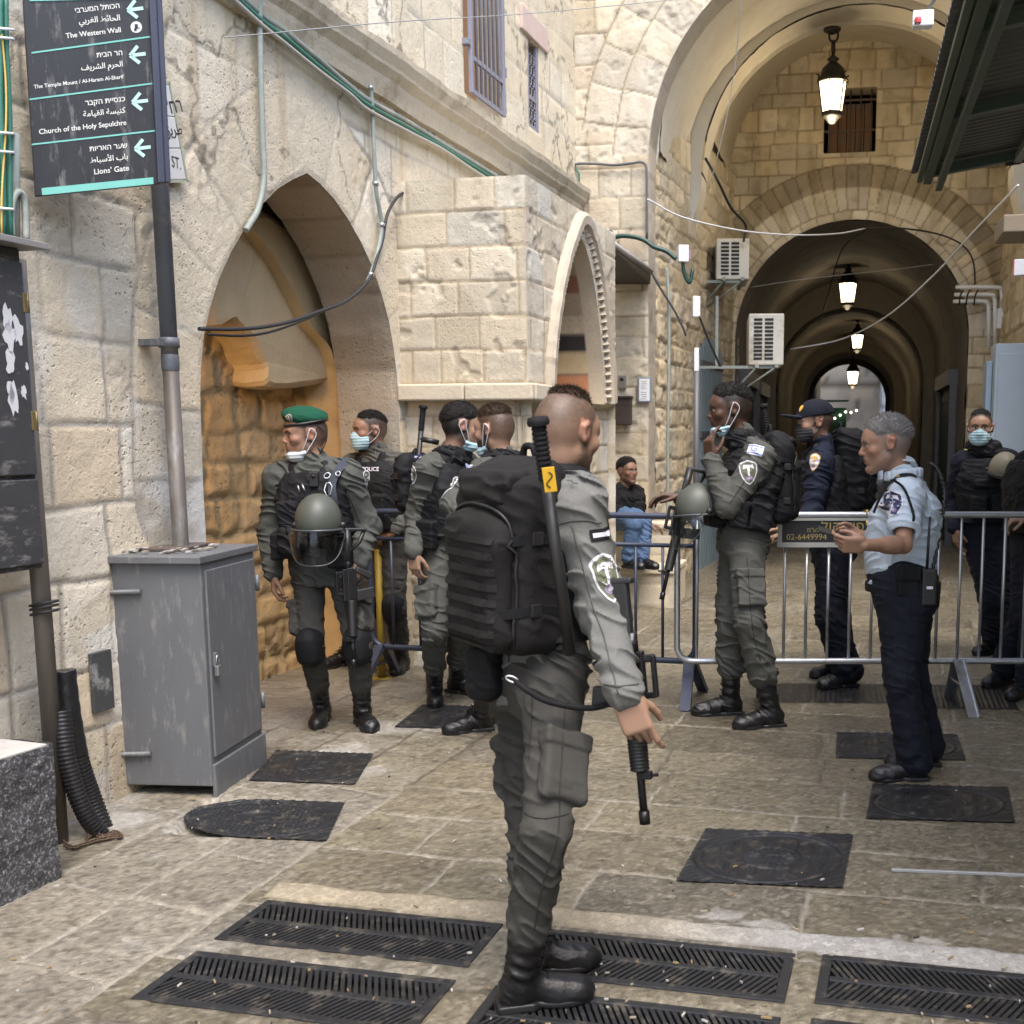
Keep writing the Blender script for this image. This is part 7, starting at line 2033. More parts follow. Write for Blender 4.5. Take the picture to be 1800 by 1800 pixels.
        tn_ = np.cross(dr_, nn); tn_ /= np.linalg.norm(tn_, axis=1)[:, None] + 1e-9
        up_ = sstep(.0, .05, -cutf(pc_)); ln_ = (.003 + (th * 1.1 + .001) * up_ * (.6 + .8 * rs_.rand(nS)))[:, None]
        tri = np.stack([pc_ - tn_ * .0011 - nn * .002, pc_ + tn_ * .0011 - nn * .002, pc_ + dr_ * ln_], 1).reshape(-1, 3)
        n0_ = len(Vh); F3 = n0_ + np.arange(nS * 3).reshape(-1, 3)
        me_ = bpy.data.meshes.new("hair"); me_.from_pydata(np.concatenate([Vh, tri]).tolist(), [], Qh.tolist() + F3.tolist()); me_.polygons.foreach_set("use_smooth", np.ones(len(me_.polygons), bool)); link("hair", me_, C_HAIR[hm], root)
    # ---- trousers
    if 'trousers' in o:
        m, fit, cuff = o['trousers']
        def f(g):
            top = o.get('waist', 0.20)
            g.u(loft(a0 - up * .02, a0 + up * (Lt * top), hr, [(0, .150 * k * tw, .115 * k * fat, -.012), (.5, .166 * k * tw, .122 * k * fat, -.012 + belly * .2), (1, .158 * k * tw, .118 * k * fat + belly * .4, belly * .4)]), .03)
            for i, sd in enumerate('LR'):
                hj, kj, aj = Jn['hip' + sd], Jn['kn' + sd], Jn['an' + sd]
                g.u(cone(hj + up * .02, kj, (.098 + fit) * k * fat, (.072 + fit) * k, [(0.95, .16, .004, 4), (0.05, .2, .004, 3)], sd0 + i), .045)
                e = aj + (kj - aj) * cuff
                rb = o.get('cuff_r', .066) + fit * .6
                g.u(cone(kj, e, (.072 + fit) * k, rb * k, [(0.05, .16, .004, 4), (0.95, .30, .005 + fit * .2, 4)], sd0 + 2 * i), .025)
                bk = nrm(np.cross(hr, kj - hj)); 
                g.u(ell(hj - fwd * .055 * k - up * .03 * k, np.array([.085, .075, .10]) * k * fat, np.stack([right, fwd, up], 1)), .05)
                if o.get('cargo'):
                    ou = nrm(hr * (1 if sd == 'R' else -1)); th = nrm(kj - hj); ou = nrm(ou - th * (ou @ th)); Mx = np.stack([ou, np.cross(th, ou), th], 1)
                    c_ = hj + (kj - hj) * .66 + ou * (.078 + fit) * k
                    g.u(rbox(c_, np.array([.022, .070, .085]) * k, Mx, .014), .012); g.u(rbox(c_ - th * .085 * k + ou * .004, np.array([.026, .075, .024]) * k, Mx, .010), .004)
        garment("trousers", m, f, seed=sd0 + 3, folds=o.get('tfold', .009), sc=0.05)
    # ---- knee pads
    if o.get('kneepads'):
        for sd in 'LR':
            kj, hj, aj = Jn['kn' + sd], Jn['hip' + sd], Jn['an' + sd]; dn = nrm(aj - hj); fw = nrm(fwd - dn * (fwd @ dn)); rr = np.cross(fw, dn); Mx = np.stack([rr, fw, dn], 1)
            g = Vol(kj - .18, kj + .18, vox)
            g.u(ell(kj + fw * .035, np.array([.066, .058, .112]) * k, Mx), .01); g.u(rbox(kj + fw * .054, np.array([.050, .030, .075]), Mx, .028), .03); g.u(cone(kj - dn * .035, kj + dn * .045, .072, .070), .02)
            G['kp' + sd] = vol_obj(g, "knee_pad", C_BLACK, root)
            g2 = Vol(kj - .2, kj + .2, vox); g2.u(ell(kj + fw * .070 - dn * .005, np.array([.046, .026, .064]), Mx), .01); vol_obj(g2, "hard_cap", C_PLAST, G['kp' + sd])
    # ---- boots or shoes
    if 'boots' in o:
        m, hgt = o['boots']
        for sd in 'LR':
            if sd in o.get('noboot', ''): continue
            h_, t_, a_ = Jn['heel' + sd], Jn['toe' + sd], Jn['an' + sd]; d = nrm((t_ - h_) * [1, 1, 0]); z = np.array([0, 0, 1.0])
            if o.get('pitch' + sd): 
                d = nrm(t_ - h_); z = nrm(z - d * (z @ d))
            x = np.cross(d, z); Mx = np.stack([x, d, z], 1); L = np.linalg.norm(t_ - h_)
            kd = nrm(Jn['kn' + sd] - a_)
            W = lambda a, b_, c_: h_ + x * a * k + d * b_ * L + z * c_ * k
            g = Vol(np.minimum(h_, t_) - .12, np.maximum(h_, t_) + [.12, .12, .16 + hgt], min(vox, .006))
            g.u(rbox(W(0, .16, .045), np.array([.036, .045 * L / .27, .045]) * k, Mx, .028), .02); g.u(ell(W(0, .73, .030), np.array([.046, .31 * L / k, .046]) * k, Mx), .02); g.u(cone(W(0, .25, .075), W(0, .62, .045), .040 * k, .040 * k), .03)
            g.u(ell(W(0, .82, .034), np.array([.044, .17 * L / k, .038]) * k, Mx), .02)
            if hgt > 0: g.u(cone(W(0, .20, .07), a_ + kd * (hgt) * k, .046 * k, .055 * k, [(.35, .3, .005, 5)], 1.3), .025)
            g.warp_folds(.004, .03, 3)
            g.cut(lambda P: -(P - h_) @ z)
            bt = vol_obj(g, "boot" if hgt > 0.05 else "shoe", m, root); G['boot' + sd] = bt
            s2 = Vol(np.minimum(h_, t_) - .1, np.maximum(h_, t_) + .1, min(vox, .005))
            s2.u(rbox(W(0, .16, .016), np.array([.042, .055 * L / .27, .016]) * k, Mx, .008), .02); s2.u(ell(W(0, .70, .016), np.array([.050, .335 * L / k, .03]) * k, Mx), .04)
            s2.cut(lambda P: np.maximum(-(P - h_) @ z, (P - h_) @ z - .026)); vol_obj(s2, "sole", C_PLAST, bt)
            if hgt > 0.05 and o.get('laces', True):
                mb = MB()
                for i in range(5):
                    p = W(0, .56 - .075 * i, .082 + .016 * i); 
                    if i > 2: p = a_ + kd * (.02 + .035 * (i - 2)) + d * .052
                    mb.tube([p - x * .024 + d * .004 - z * .006, p + d * .012 + z * .004, p + x * .024 + d * .004 - z * .006], .0035, 5)
                mb.build("lace", C_BLACK, bt)
    # ---- upper garment
    if 'top' in o:
        m, g_, slv = o['top']
        ca = o.get('top_folds', .010)
        def f(g):
            g.u(TO(g_), .03)
            hem = o.get('hem', 0.0)
            if hem: g.u(loft(a0 - up * hem, a0 + up * .12, right, [(0, (.163 + g_) * k * tw, (.118 + g_) * k * fat + belly * .3), (1, (.158 + g_) * k * tw, (.112 + g_) * k * fat + belly * .4, belly * .35)]), .03)
            for i, sd in enumerate('LR'):
                s_, e_, w_ = Jn['sh' + sd], Jn['el' + sd], Jn['wr' + sd]
                g.u(cone(neck + (s_ - neck) * .35, s_ + up * .008, (.058 + g_ * .6) * k, (.062 + g_ * .6) * k), .04)
                sg = slv
                if sg > .6:
                    g.u(cone(s_, e_, (.064 + g_ * .8) * k, (.053 + g_ * .7) * k, [(0.92, .18, .004, 4), (.1, .3, .003, 2)], sd0 + i), .045)
                    q = e_ + (w_ - e_) * (sg - 1) / 1.0 if sg > 1 else e_
                    if sg > 1: g.u(cone(e_, q, (.053 + g_ * .7) * k, (.040 + g_ * .6) * k, [(.08, .16, .004, 4), (.85, .25, .003, 4)], sd0 + 3 * i + 1), .022)
                else:
                    q = s_ + (e_ - s_) * (sg / .6 * .8); g.u(cone(s_, q, (.066 + g_ * .8) * k, (.064 + g_ * .8) * k, [(.8, .3, .004, 3)], sd0 + i), .045)
            if o.get('tuck') is not None: g.cut(lambda P: o['tuck'] * Lt - (P - a0) @ up)
            if o.get('collar', True):
                nd = nrm(hc - H[:, 1] * .02 - neck); g.u(cone(neck - nd * .01, neck + nd * .045 * k, .070 * k, .066 * k), .02)
            # neck opening
            nd = nrm(hc + H @ np.array([0, -.02, -.06]) - neck); g.sub(cone(neck + nd * .02, neck + nd * .16, .059 * k, .062 * k), .004)
            if slv <= .6:
                for sd in 'LR':
                    s_, e_ = Jn['sh' + sd], Jn['el' + sd]; q = s_ + (e_ - s_) * (slv / .6 * .8); g.sub(cone(q + (e_ - s_) * .02, e_, .052 * k, .06 * k), .004)
        garment(o.get('top_name', 'jacket'), m, f, folds=ca, seed=sd0 + 7)
    # ---- belt
    if 'belt' in o:
        t0, hw, m = o['belt']
        def f(g): g.u(loft(a0 + up * Lt * t0 - up * hw, a0 + up * Lt * t0 + up * hw, hr, [(0, (.170) * k * tw, (.128) * k * fat + belly * .4, -.006 + belly * .35), (1, .170 * k * tw, .128 * k * fat + belly * .4, -.006 + belly * .35)]), .004)
        garment("belt", m, f, folds=0)
    # ---- vest
    if 'vest' in o:
        m, g_, t0 = o['vest']; g_ += .016
        def f(g):
            st = [q for q in T(g_) if q[0] >= .3 and q[0] < .8] + [(.88, (.142 + g_) * k * tw, (.100 + g_) * k * fat, -.010), (.955, (.110 + g_) * k, (.082 + g_) * k, -.018)]; st = [(t0, (.155 + g_) * k * tw, (.112 + g_) * k * fat + belly * .4, belly * .4)] + st
            g.u(loft(a0, a1, right, [q for q in st if q[0] >= t0], 3.0), .02)
            for s_ in (-1, 1):
                g.u(cone(sh + right * s_ * .085 * k + up * .055 * k + fwd * .03, sh + right * s_ * .085 * k + up * .055 * k - fwd * .05, .036 * k, .036 * k), .03)
            Mx = np.stack([right, fwd, up], 1)
            for (pu, pv, pw, sx_, sz_, dp) in o.get('pouches', []):
                c_ = hp + up * pv * k + right * pu * k * tw; side = pw
                if side == 'f': g.u(rbox(c_ + fwd * (.118 + g_ + belly * .5) * k * fat, np.array([sx_, dp, sz_]), Mx, .012), .006)
                elif side == 'b': g.u(rbox(c_ - fwd * (.118 + g_) * k * fat, np.array([sx_, dp, sz_]), Mx, .012), .006)
                else:
                    s_ = 1 if side == 'r' else -1; g.u(rbox(hp + up * pv * k + fwd * pu + right * s_ * (.16 + g_) * k * tw, np.array([dp, sx_, sz_]), Mx, .012), .006)
            for sd in 'LR':     # arm holes
                out_ = nrm(Jn['sh' + sd] - sh); g.sub(ell(Jn['sh' + sd] + out_ * .062 * k - up * .05 * k, np.array([.055, .11, .13]) * k, Mx), .02)
            nd = nrm(hc + H @ np.array([0, -.02, -.06]) - neck); g.sub(cone(neck + fwd * .01 - nd * .02, neck + nd * .12 + fwd * .01, .070 * k, .078 * k), .01)
        garment("vest", m, f, folds=.006, seed=sd0 + 11, sc=.04)
    if 'scarf' in o:
        m, r0 = o['scarf']
        def f(g):
            nd = nrm(hc + H @ np.array([0, -.02, -.06]) - neck)
            for i, (h_, rr, rt) in enumerate(((-.01, .088, .034), (.030, .080, .030))):
                for a in np.linspace(0, 6.283, 17)[:-1]:
                    p = lambda a_: neck + nd * (h_ + .012 * math.sin(2 * a_ + i)) + (right * math.cos(a_) + fwd * math.sin(a_)) * (rr + .008 * math.sin(3 * a_)) * r0
                    g.u(cone(p(a), p(a + .4), rt, rt), .015)
        garment("neck_warmer", m, f, folds=.010, seed=sd0 + 13, sc=.03)
    # ---- face mask
    if 'mask' in o:
        kind, m = o['mask']
        W = lambda x, y, z: hc + H @ (np.array([x, y, z]) * hs)
        g = Vol(hc - .16, hc + .16, .004)
        if kind == 'on':
            g.u(ell(W(0, .044, -.058), np.array([.070, .066, .062]) * hs, H), .01)
            g.u(cone(W(0, .092, -.006), W(0, .104, -.040), .012 * hs, .017 * hs), .025); g.u(ell(W(0, .070, -.092), np.array([.046, .040, .030]) * hs, H), .03)
            cutf = lambda P: (lambda q: np.maximum(np.maximum(.026 - q[..., 1], q[..., 2] + .004 + 0.36 * np.abs(q[..., 0])), -.120 - q[..., 2] + .25 * np.abs(q[..., 0])))((P - hc) @ H / hs)
            g.cut(cutf)
        else:
            g.u(ell(W(0, .046, -.104), np.array([.055, .051, .033]) * hs, H), .01); [g.u(cone(W(s_ * .02, .080, -.098), W(s_ * .058, .022, -.086), .020 * hs, .010 * hs), .015) for s_ in (-1, 1)]
            g.cut(lambda P: (lambda q: np.maximum(np.maximum(.005 - q[..., 1], q[..., 2] + .078 + .10 * np.abs(q[..., 0]) - .35 * np.maximum(.075 - q[..., 1], 0)), -.135 - q[..., 2]))((P - hc) @ H / hs))
        g.noise(.0012, .02, 8); mI = np.abs(g.D) < .02; Pq = (g.lo + np.argwhere(mI) * g.vox - hc) @ H; g.D[mI] += (.0016 * np.sin(Pq[:, 2] * 2 * np.pi / .019 + 8 * Pq[:, 1])).astype(np.float32)
        mk = vol_obj(g, "face_mask", m, root)
        for s_ in (-1, 1):
            mb = MB()
            if kind == 'on':
                mb.tube(bez([W(s_ * .060, .040, -.030), W(s_ * .074, .015, -.008), W(s_ * .086, -.012, .026), W(s_ * .088, -.034, .004), W(s_ * .084, -.020, -.034), W(s_ * .066, .030, -.080)], 24), .0022 * hs, 5)
            else:
                mb.tube(bez([W(s_ * .052, .040, -.088), W(s_ * .074, .018, -.040), W(s_ * .088, -.008, .028), W(s_ * .089, -.034, .004), W(s_ * .083, -.016, -.036), W(s_ * .058, .028, -.104)], 24), .0025 * hs, 5)
            mb.build("ear_loop", C_MASKW if m is not C_MASKB else C_MASKB, mk)
    info = dict(root=root, G=G, H=H, hc=hc, hs=hs, right=right, fwd=fwd, up=up, hp=hp, sh=sh, neck=neck, J=Jn, lo=lo, hi=hi, vox=vox, a0=a0, Lt=Lt)
    if o.get('dbg'):
        for a, b_ in (('sh', 'el'), ('el', 'wr'), ('hip', 'kn'), ('kn', 'an')):
            print('   ', label[:30], a, b_, ['%.2f' % np.linalg.norm(Jn[a + s_] - Jn[b_ + s_]) for s_ in 'LR'])
        print('   shoulder %.2f torso %.2f head-neck %.2f' % (2 * shw, np.linalg.norm(sh - hp), np.linalg.norm(hc - neck)))
    return info

# ------------------------------------------------------------------ flat patches laid on cloth
def bvh_of(obs):
    vs = []; fs = []
    for o_ in obs:
        n = len(vs); me = o_.data
        co = np.empty(len(me.vertices) * 3, np.float32); me.vertices.foreach_get("co", co); vs += [Vector(c) for c in co.reshape(-1, 3)]
        fs += [tuple(i + n for i in p.vertices) for p in me.polygons]
    return BVHTree.FromPolygons(vs, fs)
class Decal:
    """paper-thin sewn-on badges: 2D polygons cast onto the cloth along a direction"""
    def __init__(s, obs, c, toward, upd, off=0.003):
        s.b = bvh_of(obs); s.n = nrm(toward); u = np.asarray(upd, float); u = nrm(u - s.n * (u @ s.n)); s.u = u; s.r = np.cross(u, s.n); s.c = np.asarray(c, float); s.off = off
    def pt(s, x, y, lift=0.0):
        p = s.c + s.r * x + s.u * y
        h = s.b.ray_cast(Vector(p + s.n * 0.35), Vector(-s.n), 0.6)
        q = np.array(h[0]) if h[0] is not None else p
        return q + s.n * (s.off + lift)
    def grid(s, mb, poly, lift=0.0, mi=0, st=0.008):
        """fills a polygon with small cells so that it follows the cloth"""
        poly = np.asarray(poly, float)
        bm = bmesh.new(); vs = [bm.verts.new((p[0], p[1], 0)) for p in poly]; bm.faces.new(vs)
        for ax in (0, 1):
            for q in np.arange(poly[:, ax].min() + st, poly[:, ax].max(), st):
                co = [0, 0, 0]; co[ax] = q; no = [0, 0, 0]; no[ax] = 1
                bmesh.ops.bisect_plane(bm, geom=bm.verts[:] + bm.edges[:] + bm.faces[:], plane_co=co, plane_no=no)
        bm.verts.index_update()
        mb.add([s.pt(v.co.x, v.co.y, lift) for v in bm.verts], [[v.index for v in f.verts] for f in bm.faces], mi=mi); bm.free()
    def text(s, mb, body, x0, x1, y, lift=0.001, mi=0, bold=0.01):
        V, Fc = text2d(body, bold); k = (x1 - x0) / (V[:, 0].max() - V[:, 0].min())
        mb.add([s.pt(x0 + (a - V[:, 0].min()) * k, y + b_ * k, lift) for a, b_ in V], Fc, mi=mi)
P_WHITE = mat("badge_white", (0.62, 0.60, 0.66), 0.7, var=0.05); P_PURP = mat("badge_violet_grey", (0.24, 0.19, 0.30), 0.7, var=0.2, vscale=80)
P_OLIV = mat("badge_olive", (0.11, 0.12, 0.075), 0.8); P_BLUE = mat("badge_blue", (0.10, 0.22, 0.62), 0.7); P_GOLD = mat("badge_gold", (0.60, 0.36, 0.05), 0.7); P_NAVY = mat("badge_navy", (0.03, 0.035, 0.09), 0.7)
shield = lambda w, h: [(-w * .80, h * .80), (-w * .35, h * .92), (0, h), (w * .35, h * .92), (w * .80, h * .80), (w, h * .60), (w * .97, h * .05), (w * .74, -h * .42), (w * .38, -h * .80), (0, -h), (-w * .38, -h * .80), (-w * .74, -h * .42), (-w * .97, h * .05), (-w, h * .60)]
def shield_badge(dc, w, h, parent, rim=P_WHITE, inner=P_OLIV, name="shield_badge"):
    mb = MB(); dc.grid(mb, shield(w, h), 0, 0); dc.grid(mb, shield(w * .86, h * .88), .0012, 1)
    dc.grid(mb, [(-w * .62, h * .30), (-w * .5, h * .62), (w * .5, h * .62), (w * .62, h * .30), (w * .2, h * .38), (-w * .2, h * .38)], .0022, 0)      # wings across the top
    dc.grid(mb, [(-w * .12, h * .40), (w * .12, h * .40), (w * .09, -h * .25), (-w * .09, -h * .25)], .0024, 0)
    dc.grid(mb, [(w * .38 * math.cos(t), -h * .45 + h * .20 * math.sin(t)) for t in np.linspace(0, 6.283, 11)[:-1]], .0022, 2)
    dc.grid(mb, [(w * .16 * math.cos(t), -h * .45 + h * .09 * math.sin(t)) for t in np.linspace(0, 6.283, 9)[:-1]], .0032, 0)
    return mb.build(name, [rim, inner, P_PURP], parent)
def flag_badge(dc, w, h, parent):
    mb = MB(); R4 = lambda a, b_, c_, d_: [(a, c_), (b_, c_), (b_, d_), (a, d_)]
    dc.grid(mb, R4(-w, w, -h, h), 0, 0)
    for s_ in (-1, 1): dc.grid(mb, R4(-w, w, s_ * h * .68 - h * .10, s_ * h * .68 + h * .10), .001, 1)
    for rot in (0, math.pi):
        t = [(h * .40 * math.cos(a + rot), h * .40 * math.sin(a + rot)) for a in (math.pi / 2, math.pi * 7 / 6, math.pi * 11 / 6)]; ti = [(x * .62, y * .62) for x, y in t]
        for i in range(3):
            j = (i + 1) % 3; dc.grid(mb, [t[i], t[j], ti[j], ti[i]], .001, 1)
    return mb.build("flag_badge", [P_WHITE, P_BLUE], parent)

# ------------------------------------------------------------------ gear
def axes(d, up):
    d = nrm(d); u = np.asarray(up, float); u = nrm(u - d * (u @ d)); return np.stack([d, u, np.cross(d, u)], 1)   # forward, up, side
def rifle(muzzle, butt, topdir, label, stock_open=True, sc=1.0):
    """carbine from butt to muzzle; topdir points from the magazine side to the sights"""
    m_, b_ = np.asarray(muzzle, float), np.asarray(butt, float); L = np.linalg.norm(m_ - b_); M = axes(m_ - b_, topdir)
    W = lambda x, y, z=0.0: b_ + M @ np.array([x * L, y * L, z * L])
    root = empty("rifle", (b_ + m_) / 2, label, "rifle", "carbines carried by the soldiers")
    def part(name, m, f):
        mb = MB(); f(mb); mb.build(name, m, root)
    part("barrel", C_GUN, lambda q: (q.tube([W(.62, .0), W(1.0, .0)], .0105 * sc, 10), q.tube([W(.945, 0), W(1.0, 0)], .0145 * sc, 10), q.box(W(.80, .018), (.016 * L, .030 * L, .012), M, .003), q.box(W(.80, .052), (.006 * L, .022 * L, .004), M)))
    def hg(q):
        prof = []
        n = 18
        for i in range(n):
            for e in (0.028, 0.033, 0.033, 0.028): pass
        P = [W(.52 + .26 * t, 0) for t in np.linspace(0, 1, 55)]
        q.tube(P, [(.0285 if (i % 3) else .025) * sc * (1.0 - .10 * i / 55) for i in range(55)], 12)
    part("handguard", C_PLAST, hg)
    part("receiver", C_GUN, lambda q: (q.box(W(.405, -.006), (.12 * L, .034 * L, .017), M, .005), q.box(W(.41, .042), (.115 * L, .018 * L, .014), M, .004), q.tube([W(.22, .015), W(.31, .015)], .017 * sc, 10)))
    part("carry_handle", C_GUN, lambda q: (q.box(W(.40, .098), (.085 * L, .010 * L, .010), M, .004), q.box(W(.325, .080), (.014 * L, .024 * L, .010), M, .003), q.box(W(.475, .078), (.012 * L, .022 * L, .009), M, .003)))
    part("magazine", C_PLAST, lambda q: (q.box(W(.478, -.095), (.038 * L, .075 * L, .0125), M @ np.array([[.985, .17, 0], [-.17, .985, 0], [0, 0, 1]]), .004),))
    part("pistol_grip", C_PLAST, lambda q: (q.box(W(.325, -.095), (.022 * L, .062 * L, .014), M @ np.array([[.9, -.43, 0], [.43, .9, 0], [0, 0, 1]]), .006), q.tube([W(.355, -.04), W(.365, -.075), W(.40, -.075), W(.415, -.04)], .004, 5)))
    if stock_open: part("stock", C_PLAST, lambda q: (q.tube([W(.01, .015), W(.24, .015)], .0185 * sc, 10), q.box(W(.012, -.045), (.012 * L, .082 * L, .017), M, .006), q.tube([W(.02, -.11), W(.10, -.075), W(.16, -.012)], .011 * sc, 7), q.box(W(.09, .015), (.085 * L, .026 * L, .016), M, .008)))
    else: part("stock", C_PLAST, lambda q: (q.box(W(.13, -.02), (.12 * L, .045 * L, .017), M, .008), q.box(W(.012, -.03), (.012 * L, .075 * L, .018), M, .005)))
    return root, W, M, L
def riot_helmet(c, upd, face, s, label, visor=True, tint=None):
    M = axes(face, upd); f_, u_, r_ = M[:, 0], M[:, 1], M[:, 2]; MM = np.stack([r_, f_, u_], 1)
    root = empty("riot_helmet", c, label, "helmet", "riot helmets carried by the policemen")
    W = lambda x, y, z: c + MM @ (np.array([x, y, z]) * s)
    g = Vol(c - .22 * s, c + .22 * s, .005); g.u(ell(c, np.array([.125, .145, .150]) * s, MM), .01); g.sub(ell(c - u_ * .01 * s, np.array([.112, .132, .138]) * s, MM), .004)
    g.cut(lambda P: (lambda q: np.maximum(-.055 - q[..., 2] - .20 * np.maximum(q[..., 1], 0) + .0, -.30))((P - c) @ MM / s) * s)
    vol_obj(g, "shell", tint or C_HELM, root)
    mb = MB()
    ring = [W(.129 * math.cos(t), .149 * math.sin(t), -.045 - .03 * max(0, math.sin(t)) * .4) for t in np.linspace(0, 6.283, 41)[:-1]]
    mb.tube(ring, .011 * s, 8, closed=True); mb.build("rim_band", C_PLAST, root)
    mb = MB(); mb.tube([W(.131 * math.cos(t), -.02 + .02 * math.sin(t), -.03 + .17 * math.sin(t)) for t in np.linspace(0.05, 3.09, 24)], .008 * s, 6); 
    for q in (-1, 1): mb.lathe(W(q * .135, 0, -.025), [(.018 * s, -.01), (.02 * s, 0), (.014 * s, .01), (0, .012)], 10, np.stack([u_, f_, r_ * q], 1))
    mb.build("strap_fitting", C_PLAST, root)
    if visor:
        mb = MB(); n, m2 = 22, 9; vs = []
        for j in range(m2):
            half = 1.30
            for i in range(n):
                t = math.pi / 2 + half * (2 * i / (n - 1) - 1); rr = .158 + .012 * math.sin(j / (m2 - 1) * 3)
                zz = -.045 - .19 * j / (m2 - 1) * (1 - .62 * abs(2 * i / (n - 1) - 1) ** 3); vs.append(W(rr * .92 * math.cos(t), rr * math.sin(t) + .01, zz))
        mb.add(vs, [(j * n + i, j * n + i + 1, (j + 1) * n + i + 1, (j + 1) * n + i) for j in range(m2 - 1) for i in range(n - 1)], smooth=True)
        vo = mb.build("visor", C_VISOR, root)
        mb = MB(); edge = [vs[i] for i in range(n)]; mb.tube(edge, .007 * s, 6)
        mb.tube([vs[(m2 - 1) * n + i] for i in range(n)], .003 * s, 5); mb.tube([vs[j * n] for j in range(m2)], .003 * s, 5); mb.tube([vs[j * n + n - 1] for j in range(m2)], .003 * s, 5); mb.build("visor_edge", mat("visor_trim_%d" % int(c[0] * 1000), (0.05, 0.055, 0.06), 0.3), vo)
    return root
def baton(a, b, label, ribs=0.33, side=None, handle_r=.0185):
    a, b = np.asarray(a, float), np.asarray(b, float); L = np.linalg.norm(b - a); root = empty("baton", (a + b) / 2, label, "baton", "black batons carried on the back")
    mb = MB(); mb.tube([a + (b - a) * ribs * .98, b], .0155, 10); mb.build("shaft", C_PLAST, root)
    mb = MB(); n = 60; mb.tube([a + (b - a) * ribs * t for t in np.linspace(0, 1, n)], [handle_r * (1.0 if (i % 5) < 3 else .86) for i in range(n)], 12); mb.lathe(a, [(handle_r * 1.35, -.008), (handle_r * 1.45, 0), (handle_r * 1.3, .012), (0, .016)], 14, np.stack([nrm(np.cross(a - b, [.3, .5, .1])), nrm(np.cross(a - b, nrm(np.cross(a - b, [.3, .5, .1])))), nrm(a - b)], 1)); mb.build("grip", C_BLACK, root)
    if side is not None:
        mb = MB(); p = a + (b - a) * .30; mb.tube([p, p + nrm(side) * .11], .016, 9); mb.build("side_handle", C_PLAST, root)
    return root
def backpack(c, back, upd, w, h, d, label, m=C_BLACK2, vox=.007, folds=.008, rows=7):
    """back: direction away from the wearer"""
    bk = nrm(back); u = np.asarray(upd, float); u = nrm(u - bk * (u @ bk)); r = np.cross(bk, u); M = np.stack([r, bk, u], 1)
    root = empty("backpack", c, label, "backpack", "black backpacks")
    W = lambda x, y, z: c + M @ np.array([x * w, y * d, z * h])
    g = Vol(c - .42, c + .42, vox)
    g.u(rbox(W(0, -.1, -.02), np.array([.5 * w, .40 * d, .47 * h]), M, .055), .02); g.u(ell(W(0, -.05, .30), np.array([.44 * w, .42 * d, .20 * h]), M), .05)
    g.u(rbox(W(0, -.25, .42), np.array([.40 * w, .25 * d, .10 * h]), M, .04), .04)
    g.warp_folds(folds, .06, 5); body = vol_obj(g, "main_bag", m, root)
    g = Vol(c - .42, c + .42, vox)
    g.u(rbox(W(0, .34, -.12), np.array([.40 * w, .20 * d, .34 * h]), M, .05), .02); g.u(ell(W(0, .36, .12), np.array([.36 * w, .17 * d, .14 * h]), M), .05); g.warp_folds(folds * .8, .06, 6)
    fp = vol_obj(g, "front_pocket", m, root)
    g = Vol(c - .42, c + .42, vox); g.u(rbox(W(0, .02, .42), np.array([.38 * w, .34 * d, .050 * h]), M, .025), .02); g.u(rbox(W(0, .30, .34), np.array([.30 * w, .10 * d, .055 * h]), M, .03), .04); g.warp_folds(folds, .05, 8); vol_obj(g, "top_flap", m, root)
    dc = Decal([fp, body], c, bk, u, .003)
    mb = MB()
    for i in range(rows):
        y = h * (-.40 + .56 * i / (rows - 1)) - .03 * h
        ww = .36 * w
        dc.grid(mb, [(-ww, y - .010), (ww, y - .010), (ww, y + .010), (-ww, y + .010)], .0035, 0, .02)
    mb.build("webbing", C_WEB, root)
    mb = MB(); zz = [dc.pt(x * w, y * h, .004) for x, y in bez([np.array(q) for q in ((-.42, -.40), (-.44, -.1), (-.42, .14), (-.30, .26), (0, .30), (.30, .26), (.42, .14), (.44, -.1), (.42, -.40))], 50)]
    mb.tube([p if hasattr(p, '__len__') else p for p in zz], .0045, 6); mb.build("zip", C_PLAST, root)
    for s_ in (-1, 1):
        for z in (-.25, .12):
            so = strap("side_strap", [W(s_ * .36, .45, z), W(s_ * .45, .28, z + .01), W(s_ * .505, .05, z + .02), W(s_ * .505, -.3, z)], .026, .004, C_BLACK, root, lambda p: M[:, 0] * s_ + .3 * M[:, 1])
            mb = MB(); mb.box(W(s_ * .510, .05, z + .02), (.006, .018, .018), M, .003); mb.build("buckle", C_PLAST, so)
    mb = MB(); mb.tube(bez([W(-.10, -.38, .50), W(-.06, -.36, .58), W(.06, -.36, .58), W(.10, -.38, .50)], 14), .010, 7); mb.build("grab_handle", C_BLACK, root)
    return root, W, M, [body, fp]
def strap(name, pts, wd, th, m, parent, nrmf):
    """flat webbing along a line; nrmf(p) gives the outward direction"""
    P = bez(pts, 30); mb = MB(); vs = []
    for i, p in enumerate(P):
        t = nrm(P[min(i + 1, len(P) - 1)] - P[max(i - 1, 0)]); n_ = nrmf(p); n_ = nrm(n_ - t * (n_ @ t)); s_ = np.cross(t, n_)
        vs += [p + s_ * wd / 2 + n_ * th / 2, p - s_ * wd / 2 + n_ * th / 2, p - s_ * wd / 2 - n_ * th / 2, p + s_ * wd / 2 - n_ * th / 2]
    n = len(P); mb.add(vs, [(i * 4 + k, (i + 1) * 4 + k, (i + 1) * 4 + (k + 1) % 4, i * 4 + (k + 1) % 4) for i in range(n - 1) for k in range(4)] + [(0, 1, 2, 3), tuple((n - 1) * 4 + k for k in (3, 2, 1, 0))])
    return mb.build(name, m, parent)
